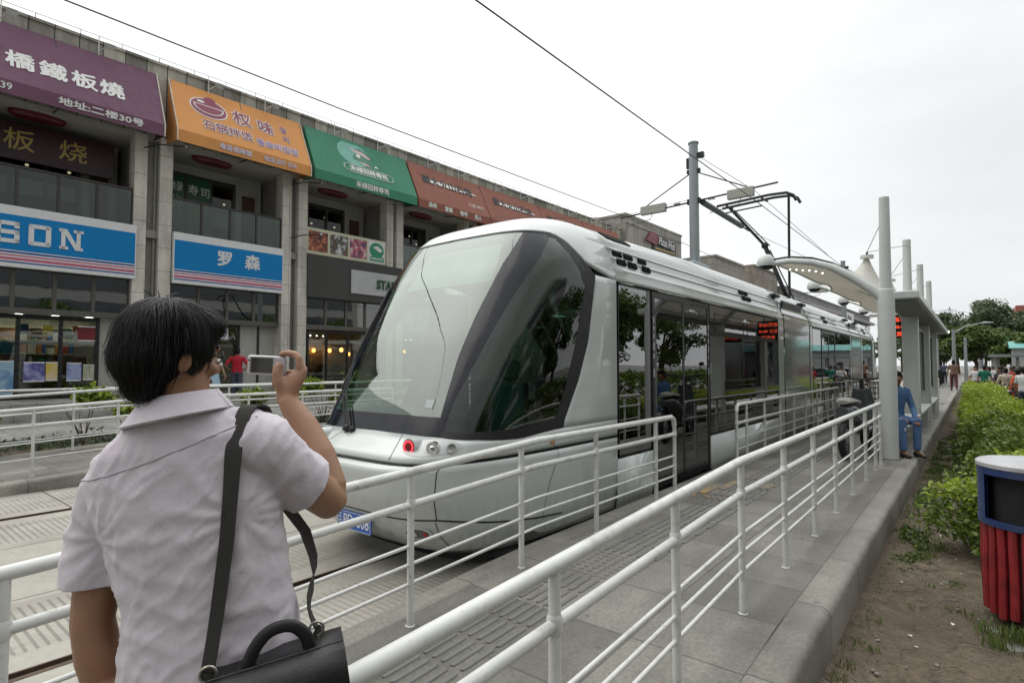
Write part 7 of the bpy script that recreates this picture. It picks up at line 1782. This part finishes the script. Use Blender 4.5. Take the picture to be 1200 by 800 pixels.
# ---- seated man in blue on the shelter bench
J = sit(1.70, .47, .12); J.update(head=(.0, .12, 1.275), neck=(0, .075, 1.13), sL=(-.17, .07, 1.065), sR=(.17, .07, 1.065), wL=(-.12, .40, .60), hL=(-.1, .52, .55), wR=(.10, .36, .62), hR=(.05, .48, .58))
seated = figure('man in blue work clothes sitting on the shelter bench, half behind the round pillar', (-1.03, 11.25, 0), radians(-146), J, cloth('work_blue', (.075, .15, .30)), cloth('work_trousers_blue', (.09, .17, .34)), SKIN_TAN, sleeve=2, hyaw=radians(-22), vox=.008, build=1.02)
seated.scale = (.94, .94, .97)
# ---- two pedestrians in front of the shops
J = stand(1.70, .05, (.10, -.12), (.10, -.12)); J.update(eL=(-.33, -.10, 1.12), wL=(-.22, .02, .98), hL=(-.12, .05, .95), eR=(.33, -.10, 1.12), wR=(.22, .02, .98), hR=(.12, .05, .95))
figure('man in a red shirt with hands on his hips standing before the shops', bloc((FX + .9, 8.12, .30)), radians(60), J, cloth('red_shirt', (.42, .012, .03)), cloth('slate_trousers', (.07, .08, .11)), sleeve=.55, group='pedestrians by the shops')
J = stand(1.60, .12, (.0, .2), (.0, .2)); J.update(eR=(.22, .12, 1.06), wR=(.16, .34, 1.10), hR=(.12, .42, 1.15))
figure('woman in a white top and pale blue skirt walking past the pharmacy door', bloc((FX + 1.1, 7.32, .30)), radians(-80), J, cloth('white_top', (.6, .6, .6)), cloth('pale_blue_skirt', (.35, .5, .62)), sleeve=.45, skirt=True, longhair=True, group='pedestrians by the shops')
# ---- crowd beyond the hedge
crowd = [
    (1.14, 25.5, .9, 'stand', (.55, .12, .03), (.02, .03, .06), 'person in a bright orange shirt standing among the bikes', .0, False),
    (1.22, 23.8, -.6, 'stand', (.62, .64, .66), (.08, .10, .14), 'person in a white shirt at the right edge of the photo', .1, False),
    (.86, 31.5, 2.2, 'stand', (.02, .02, .025), (.02, .02, .03), 'slim person in black standing at the road side of the hedge end', .0, True),
    (.98, 29.5, .2, 'stand', (.50, .42, .34), (.05, .05, .06), 'person in a beige top between the black-clad and the orange-clad person', .0, False),
    (.42, 37.0, .3, 'stand', (.01, .16, .10), (.03, .03, .04), 'person in a green shirt behind the end of the hedge', .05, False),
    (.08, 38.5, 3.0, 'stand', (.62, .62, .62), (.04, .04, .05), 'person in a white T-shirt just left of the green-shirted one', .15, False),
    (.66, 40.5, 1.2, 'stand', (.60, .62, .62), (.1, .1, .12), 'person in pale clothes right of the green-shirted one', .1, True),
    (-.85, 40.0, .1, 'stand', (.20, .12, .09), (.13, .04, .045), 'woman in a patterned brown top walking along the platform edge', .18, True),
    (-1.15, 52.0, 3.1, 'stand', (.6, .6, .6), (.03, .04, .05), 'person in a white shirt walking away on the far end of the platform', .2, False),
    (-1.75, 55.0, .2, 'stand', (.08, .09, .15), (.06, .06, .08), 'person in dark clothes by the far lamp post', .15, False),
    (1.5, 38.0, 2.0, 'stand', (.35, .02, .03), (.05, .05, .08), 'person in a red top deeper in the crowd', .05, False),
    (1.3, 44.0, 1.0, 'stand', (.1, .2, .4), (.05, .05, .08), 'person in a blue top deeper in the crowd', .05, False),
    (1.9, 46.0, -1.0, 'stand', (.5, .48, .3), (.05, .05, .08), 'person in a sand-coloured top at the back of the crowd', .05, True),
    (1.0, 49.0, 2.2, 'stand', (.6, .6, .62), (.05, .05, .06), 'person in a white top at the back of the crowd', .05, False),
    (1.6, 52.0, -2.0, 'stand', (.28, .3, .33), (.05, .05, .06), 'person in a grey top at the back of the crowd', .05, False),
    (1.75, 36.0, .4, 'stand', (.45, .1, .2), (.03, .03, .04), 'person in a pink top between the parked bikes', .05, True),
]
for k, (x, y, rz, kd, c1, c2, lb, st, lh) in enumerate(crowd):
    J = stand(1.62 + .12 * ((k * 37) % 10) / 10, st, (.02, .05), (.04, .16 if k % 2 else .0)); zg = 0.0 if x < -.7 else -.298
    pass
    figure(lb, (x, y, zg), rz, J, cloth('top_%d' % k, c1), cloth('lower_%d' % k, c2), sleeve=.5 if k % 3 else 1.9, longhair=lh, vox=.016, group='people in the street crowd', faceparts=False)
# ------------------------------------------------------------------ scooters and bicycles
def scooter(lab, loc, rz, col, group=None, basket=True, seatc=(.03, .03, .03)):
    r = thing('scooter', lab, 'scooter', loc, rz, (0, 0, 0), group); pc = pm('scooter_%d' % (hash(col) % 9999), col, .25, coat=.5, var=.06)
    for y in (.62, -.62):
        m = MB(); rows = [[(0 + .045 * cos(q) , y + (.205 + .045 * sin(q)) * cos(a), .25 + (.205 + .045 * sin(q)) * sin(a)) for q in [2 * pi * k / 8 for k in range(8)]] for a in [2 * pi * j / 28 for j in range(29)]]
        m.grid(rows, closed=True); w = m.build('wheel', BLACK_RUBBER, r, smooth=60)
        m = MB(); m.tube([(-.03, y, .25), (.03, y, .25)], .06, 12)
        for a in range(6): m.tube([(0, y, .25), (0, y + .17 * cos(a * pi / 3), .25 + .17 * sin(a * pi / 3))], .012, 5)
        m.build('rim', STEEL_GREY, w)
    m = MB(); m.loft([((0, -.78, .62), (1, 0, 0), (0, 0, 1), .08, .05), ((0, -.55, .60), (1, 0, 0), (0, 0, 1), .13, .12), ((0, -.25, .56), (1, 0, 0), (0, 0, 1), .13, .13), ((0, -.05, .42), (1, 0, 0), (0, 0, 1), .13, .12), ((0, .15, .30), (1, 0, 0), (0, 0, 1), .15, .05), ((0, .36, .34), (1, 0, 0), (0, .4, 1), .16, .06), ((0, .44, .60), (1, 0, 0), (0, 1, .3), .17, .05), ((0, .40, .88), (1, 0, 0), (0, 1, .3), .12, .06)], 16); m.build('body_shell', pc, r, smooth=60)
    m = MB(); m.loft([((0, -.74, .73), (1, 0, 0), (0, 0, 1), .08, .025), ((0, -.5, .74), (1, 0, 0), (0, 0, 1), .13, .045), ((0, -.2, .71), (1, 0, 0), (0, 0, 1), .12, .04), ((0, -.05, .68), (1, 0, 0), (0, 0, 1), .07, .03)], 14); m.build('saddle', pm('saddle_%d' % int(seatc[0] * 100), seatc, .6), r, smooth=60)
    m = MB(); m.tube([(0, .42, .85), (0, .38, 1.0)], .03, 8); m.tube([(-.34, .28, 1.04), (-.2, .36, 1.02), (0, .38, 1.0), (.2, .36, 1.02), (.34, .28, 1.04)], .014, 8); m.tube([(.2, .36, 1.02), (.28, .42, 1.2)], .006, 5); m.tube([(-.2, .36, 1.02), (-.28, .42, 1.2)], .006, 5)
    hb = m.build('handlebar', DARK_METAL, r)
    m = MB()
    for sx in (-1, 1): m.ball((sx * .29, .43, 1.22), (.05, .012, .032), 10, 6)
    build_split(m, 'mirror', DARK_METAL, hb)
    m = MB(); m.ball((0, .50, .86), (.07, .04, .06), 12, 8); m.build('headlight', CHROME, r)
    m = MB(); m.tube([(0, .46, .8), (0, .62, .25)], .03, 8); m.loft([((0, .46, .50), (1, 0, 0), (0, 0, 1), .05, .02), ((0, .62, .53), (1, 0, 0), (0, 0, 1), .07, .02), ((0, .80, .44), (1, 0, 0), (0, 0, 1), .05, .02)], 10); m.build('front_fork', pc, r)
    if basket:
        m = MB(); 
        for z in (.72, .80, .88, .96): m.tube([(-.15, .55, z), (.15, .55, z), (.15, .78, z), (-.15, .78, z), (-.15, .55, z)], .005, 4)
        for x in (-.15, -.05, .05, .15):
            for y in (.55, .78): m.tube([(x, y, .72), (x, y, .96)], .004, 4)
        m.build('basket', DARK_METAL, r)
    return r
sc_ = scooter('electric scooter with a grey covered seat parked on the platform behind the railing', (-1.50, 10.7, 0), radians(-4), (.06, .065, .07), seatc=(.30, .30, .28)); sc_.scale = (1.12, 1.12, 1.2)
bikes = [(1.35, 24.8, 1.9, (.30, .03, .03), 'red scooter parked beside the orange-shirted person'), (1.15, 27.2, 1.2, (.04, .06, .16), 'dark blue scooter just beyond the orange-shirted person'), (1.45, 29.0, 1.6, (.5, .5, .5), 'silver scooter in the parked row'), (1.35, 31.0, 1.4, (.02, .02, .02), 'black scooter in the parked row'), (1.6, 33.0, 1.7, (.5, .5, .52), 'white scooter farther down the parked row'), (1.2, 35.5, 1.5, (.2, .02, .02), 'dark red scooter farther down the parked row'), (2.0, 38.5, 1.3, (.03, .1, .08), 'dark green scooter at the end of the parked row'), (1.15, 20.6, 1.8, (.32, .24, .18), 'tan scooter parked closest to the hedge at the right edge')]
for k, (x, y, rz, c, lb) in enumerate(bikes): scooter(lb, (x, y, -.298), rz, c, 'scooters parked in the street', basket=k % 2 == 0)
# ------------------------------------------------------------------ trees
def crown_pts(n, c, r, seed, clumps=26, cr=.42):
    q = np.random.default_rng(seed); out = []
    for k in range(clumps):
        d = q.normal(size=3); d /= np.linalg.norm(d); rad = q.uniform(.35, .95); cc = np.array(c) + d * np.array(r) * rad
        s = q.uniform(.6, 1.15) * cr * min(r); m_ = n // clumps
        v = q.normal(size=(m_, 3)); v /= np.linalg.norm(v, axis=1)[:, None]; out.append(cc + v * (s * q.random(m_) ** .4)[:, None] * np.array([1.15, 1.15, .8]))
    return np.concatenate(out)
def tree(lab, x, y, h, r, leafm, seed, n=6000, size=.3, zg=-.3, group='trees at the end of the street', trunk=.3):
    o = thing('tree', lab, 'tree', (x, y, zg), group=group); q = random.Random(seed)
    m = MB(); top = zg + h * .55; m.tube([(x, y, zg), (x + q.uniform(-.2, .2), y, zg + h * .25), (x + q.uniform(-.3, .3), y, top)], [trunk, trunk * .75, trunk * .5], 10)
    for k in range(7):
        a = q.uniform(0, 6.3); z0 = zg + h * q.uniform(.25, .5); l = r * q.uniform(.5, .9); m.tube([(x, y, z0), (x + cos(a) * l * .5, y + sin(a) * l * .5, z0 + h * .16), (x + cos(a) * l, y + sin(a) * l, z0 + h * q.uniform(.2, .38))], [trunk * .4, trunk * .25, trunk * .08], 6)
    m.build('trunk', BARK, o)
    P = crown_pts(n, (x, y, zg + h * .66), (r, r, h * .36), seed); leaf_obj('crown', P, size, leafm, o, seed, elong=1.3)
    return o
TL1 = leafmat('far_leaf_dark', (.045, .078, .04), (.10, .14, .065), .5, .2); TL2 = leafmat('far_leaf_green', (.05, .09, .02), (.11, .16, .04), .6, .25)  # dark far leaves made paler in colour to stand in for haze
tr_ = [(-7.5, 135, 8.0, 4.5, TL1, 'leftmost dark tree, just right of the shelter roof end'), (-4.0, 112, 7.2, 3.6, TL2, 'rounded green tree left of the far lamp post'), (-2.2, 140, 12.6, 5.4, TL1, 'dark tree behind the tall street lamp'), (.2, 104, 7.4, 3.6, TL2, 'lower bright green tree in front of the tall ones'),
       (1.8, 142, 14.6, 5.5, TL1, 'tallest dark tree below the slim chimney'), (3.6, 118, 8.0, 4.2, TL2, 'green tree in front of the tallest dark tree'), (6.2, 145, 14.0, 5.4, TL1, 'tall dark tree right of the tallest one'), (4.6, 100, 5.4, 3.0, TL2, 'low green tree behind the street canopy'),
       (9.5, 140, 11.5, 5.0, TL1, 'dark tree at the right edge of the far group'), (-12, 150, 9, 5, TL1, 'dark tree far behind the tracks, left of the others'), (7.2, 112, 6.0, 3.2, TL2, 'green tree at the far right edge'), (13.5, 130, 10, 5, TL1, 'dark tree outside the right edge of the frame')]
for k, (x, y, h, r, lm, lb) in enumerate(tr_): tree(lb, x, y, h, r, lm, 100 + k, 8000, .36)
# roadside trees on the right: outside the frame, mirrored in the tram windows
TLN = leafmat('near_tree_leaf', (.04, .075, .018), (.11, .16, .035), 1.2, .3)
t0 = tree('leafy roadside tree reflected in the tram windows, outside the frame', 11.0, 3.0, 6.0, 3.0, TLN, 77, 9000, .17, group='roadside trees right of the camera')
for k, (x, y) in enumerate(((11.5, 9.5), (11.0, 16), (12, 23), (11.5, 31), (11, -4), (12, 40))):
    c = copy_tree(t0); c.location = (x, y, -.3); c.rotation_euler.z = k * 1.3; c['label'] = ['second', 'third', 'fourth', 'fifth', 'rearmost', 'sixth'][k] + ' roadside tree of the row across the street, outside the frame'
m = MB(); P = box_points(16000, 8.5, 9.6, -8, 40, -.3, .9, 31, spread=.1); hb_ = thing('hedge', 'roadside hedge across the street, outside the frame', 'hedge', (9, -8, -.3)); leaf_obj('foliage', P, .13, [LEAF_MID], hb_, 31)
# ------------------------------------------------------------------ street furniture far away
def lamp(lab, x, y, h, arm, z=-.0, group='street lamps'):
    r = thing('street_lamp', lab, 'street lamp', (x, y, z), group=group); m = MB(); m.tube([(x, y, z), (x, y, z + h)], [.13, .09], 12); m.box(x - .35, x + .35, y - .35, y + .35, z, z + .06)
    if arm: m.tube([(x, y, z + h - .3), (x + arm * .4, y, z + h + .15), (x + arm, y, z + h + .35)], [.05, .045, .03], 8)
    m.build('pole', STEEL_GREY, r)
    if arm:
        m = MB(); m.loft([((x + arm - .1, y, z + h + .35), (0, 1, 0), (0, 0, 1), .05, .03), ((x + arm + .2, y, z + h + .38), (0, 1, 0), (0, 0, 1), .13, .06), ((x + arm + .6, y, z + h + .38), (0, 1, 0), (0, 0, 1), .06, .03)], 10); m.build('lamp_head', STEEL_GREY, r)
lamp('tall grey street lamp with a curved arm beyond the end of the shelter', -1.0, 49, 3.85, 1.5)
lamp('plain grey post without an arm right of the tall street lamp', -.45, 58, 3.6, 0)
for k, (x, y, h) in enumerate(((-6.2, 110, 6), (-2.9, 62, 3.9), (-2.9, 75, 4.2))): lamp(['distant lamp post between the tracks', 'thin distant post left of the tall street lamp', 'farther thin post left of the tall street lamp'][k], x, y, h, 0 if k else 1.5)
m = MB(); m.box(-1.9, -1.86, 44, 58, 0, 1.0)
for k in range(15): m.box(-1.93, -1.83, 44 + k, 44.06 + k, 0, 1.05)
m.build('dark_fence', DARK_METAL, label='dark panel fence on the platform left of the tall street lamp', cat='fence', loc=(-1.9, 38, 0))
# bus-stop style canopy over the crowd and a turquoise roof
cn = thing('street_canopy', 'long flat grey canopy on posts over the street crowd', 'canopy', (4, 78, -.3))
m = MB(); m.box(1.3, 12, 78, 82, 2.25, 2.45); m.box(1.25, 12, 77.9, 78, 2.2, 2.5); m.build('roof', pm('canopy_grey_green', (.20, .23, .22), .5), cn, bevel=.02)
for x in (1.8, 3.6, 5.4, 8.0, 10.5): m = MB(); m.box(x - .14, x + .14, 79, 79.3, -.3, 2.25); m.build('post', pm('canopy_post', (.40, .40, .38), .6), cn)
m = MB(); m.box(1.5, 2.2, 79.4, 79.6, -.3, 2.1); m.build('side_panel', pm('canopy_panel', (.45, .44, .42), .6), cn)
tq = thing('turquoise_roof_hall', 'low hall with a turquoise roof showing above the canopy at the right edge', 'hall', (9, 96, -.3))
m = MB(); m.box(3.9, 20, 95, 104, -.3, 3.6); m.build('wall', pm('hall_wall', (.35, .37, .36), .7), tq); m = MB(); m.prism([(3.6, 94.6, 3.5), (3.6, 99.5, 4.5), (3.6, 104.4, 3.5)], (17, 0, 0)); m.build('roof', pm('turquoise_sheet', (.09, .32, .29), .5, var=.1), tq)
rb = thing('apartment_tower', 'pale tower with a red-topped corner at the right edge of the photo', 'building', (14, 200, -.3))
m = MB(); m.box(9.3, 24, 200, 214, -.3, 13.5); m.build('wall', pm('tower_wall', (.42, .42, .41), .7), rb); m = MB(); m.box(9.1, 24.2, 199.8, 214.2, 13.5, 17); m.build('top_storey', pm('tower_red', (.32, .10, .08), .6), rb)
for q in range(4):
    for k in range(3): m = MB(); m.box(10 + k * 4.5, 12.6 + k * 4.5, 199.9, 200, 1 + q * 3.1, 2.8 + q * 3.1); m.build('window', pm('tower_window', (.06, .07, .08), .2), rb)
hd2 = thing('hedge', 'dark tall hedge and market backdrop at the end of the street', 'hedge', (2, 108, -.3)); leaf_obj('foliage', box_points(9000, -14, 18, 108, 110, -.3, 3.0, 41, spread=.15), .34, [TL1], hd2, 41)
# low dark backdrop of parked vehicles, market and shrubs behind the crowd
for k, (x, y, c) in enumerate(((3.4, 60, (.02, .025, .03)), (3.9, 70, (.35, .36, .36)), (6.6, 66, (.05, .06, .1)))):
    r = thing('parked_car', ['black car parked behind the crowd, under the canopy', 'pale grey car parked under the canopy', 'dark blue car parked under the right end of the canopy'][k], 'car', (x, y, -.3), group='cars parked behind the crowd')
    m = MB(); cp = pm('car_paint_%d' % k, c, .2, coat=.7)
    prof_c = [(-2.1, .35), (-2.12, .75), (-1.5, .92), (-.9, 1.38), (.7, 1.42), (1.4, .98), (2.1, .85), (2.15, .4)]
    m.prism([(x + a, y - .85, z - .3) for a, z in prof_c], (0, 1.7, 0)); m.build('body', cp, r, bevel=.06)
    m = MB(); m.prism([(x + a, y - .862, z - .3) for a, z in ((-1.3, .95), (-.8, 1.32), (.6, 1.35), (1.1, 1.0))], (0, .01, 0)); m.build('window', pm('car_glass', (.02, .025, .03), .1), r)
    for a in (-1.35, 1.35): m = MB(); m.tube([(x + a, y - .88, .02), (x + a, y - .6, .02)], .32, 20); wh = m.build('wheel', BLACK_RUBBER, r); m = MB(); m.tube([(x + a, y - .885, .02), (x + a, y - .88, .02)], .19, 14); m.build('rim', STEEL_GREY, wh)
# lattice pylons and chimney far away
def pylon(lab, x, y, h):
    r = thing('lattice_pylon', lab, 'pylon', (x, y, -.3)); m = MB(); w = h * .07
    L = lambda z: w * (1 - z / h * .9)
    for sx in (-1, 1):
        for sy in (-1, 1): m.tube([(x + sx * w, y + sy * w, -.3), (x + sx * w * .1, y + sy * w * .1, h)], .09, 4)
    n = 12
    for k in range(n):
        z0, z1 = h * k / n, h * (k + 1) / n
        for sx in (-1, 1): m.tube([(x + sx * L(z0), y - L(z0), z0), (x - sx * L(z1), y - L(z1), z1)], .06, 4)
    for z in (h * .72, h * .84, h * .95): m.tube([(x - h * .1, y, z), (x + h * .1, y, z)], .08, 4)
    m.build('lattice', pm('pylon_grey', (.25, .27, .28), .6), r); return r
pylon('thin lattice pylon faint against the sky above the shelter end', -7.8, 330, 28); 
pylon('second faint lattice pylon just above the tree tops', 5.0, 420, 33)
m = MB(); m.tube([(2.5, 300, -.3), (2.5, 300, 27.5)], [.9, .7], 14); m.build('chimney', pm('chimney_grey', (.2, .21, .22), .7), label='slim grey chimney rising above the far trees', cat='chimney', loc=(2.5, 300, -.3))
for k, (z0, z1) in enumerate(((26.5, 24), (22, 18))):
    m = MB(); m.tube([(-140, 300, z0 - 2), (-60, 315, z0 - 3), (-7.8, 330, z0), (0, 370, z0 + 1), (5, 420, z1 + 8), (80, 520, z1 + 10)], .06, 4); m.build('power_line', WIRE, label=['upper', 'lower'][k] + ' faint power line strung between the distant pylons', cat='power line', loc=(-7.8, 330, z0))
# ------------------------------------------------------------------ air
hz = bpy.data.materials.new('thin_haze'); hz.use_nodes = True; t = NT(hz); t.n.remove(t.n['Principled BSDF']); pv = t.node('ShaderNodeVolumePrincipled')
pv.inputs['Color'].default_value = (.86, .88, .9, 1); pv.inputs['Density'].default_value = .0007; pv.inputs['Anisotropy'].default_value = .2; t.link(pv.outputs[0], t.n['Material Output'].inputs['Volume'])
HAZE = False
if HAZE: m = MB(); m.box(-710, 710, -510, 910, -1.5, 62); m.build('haze', hz, kind='stuff', label='thin summer haze', smooth=0)
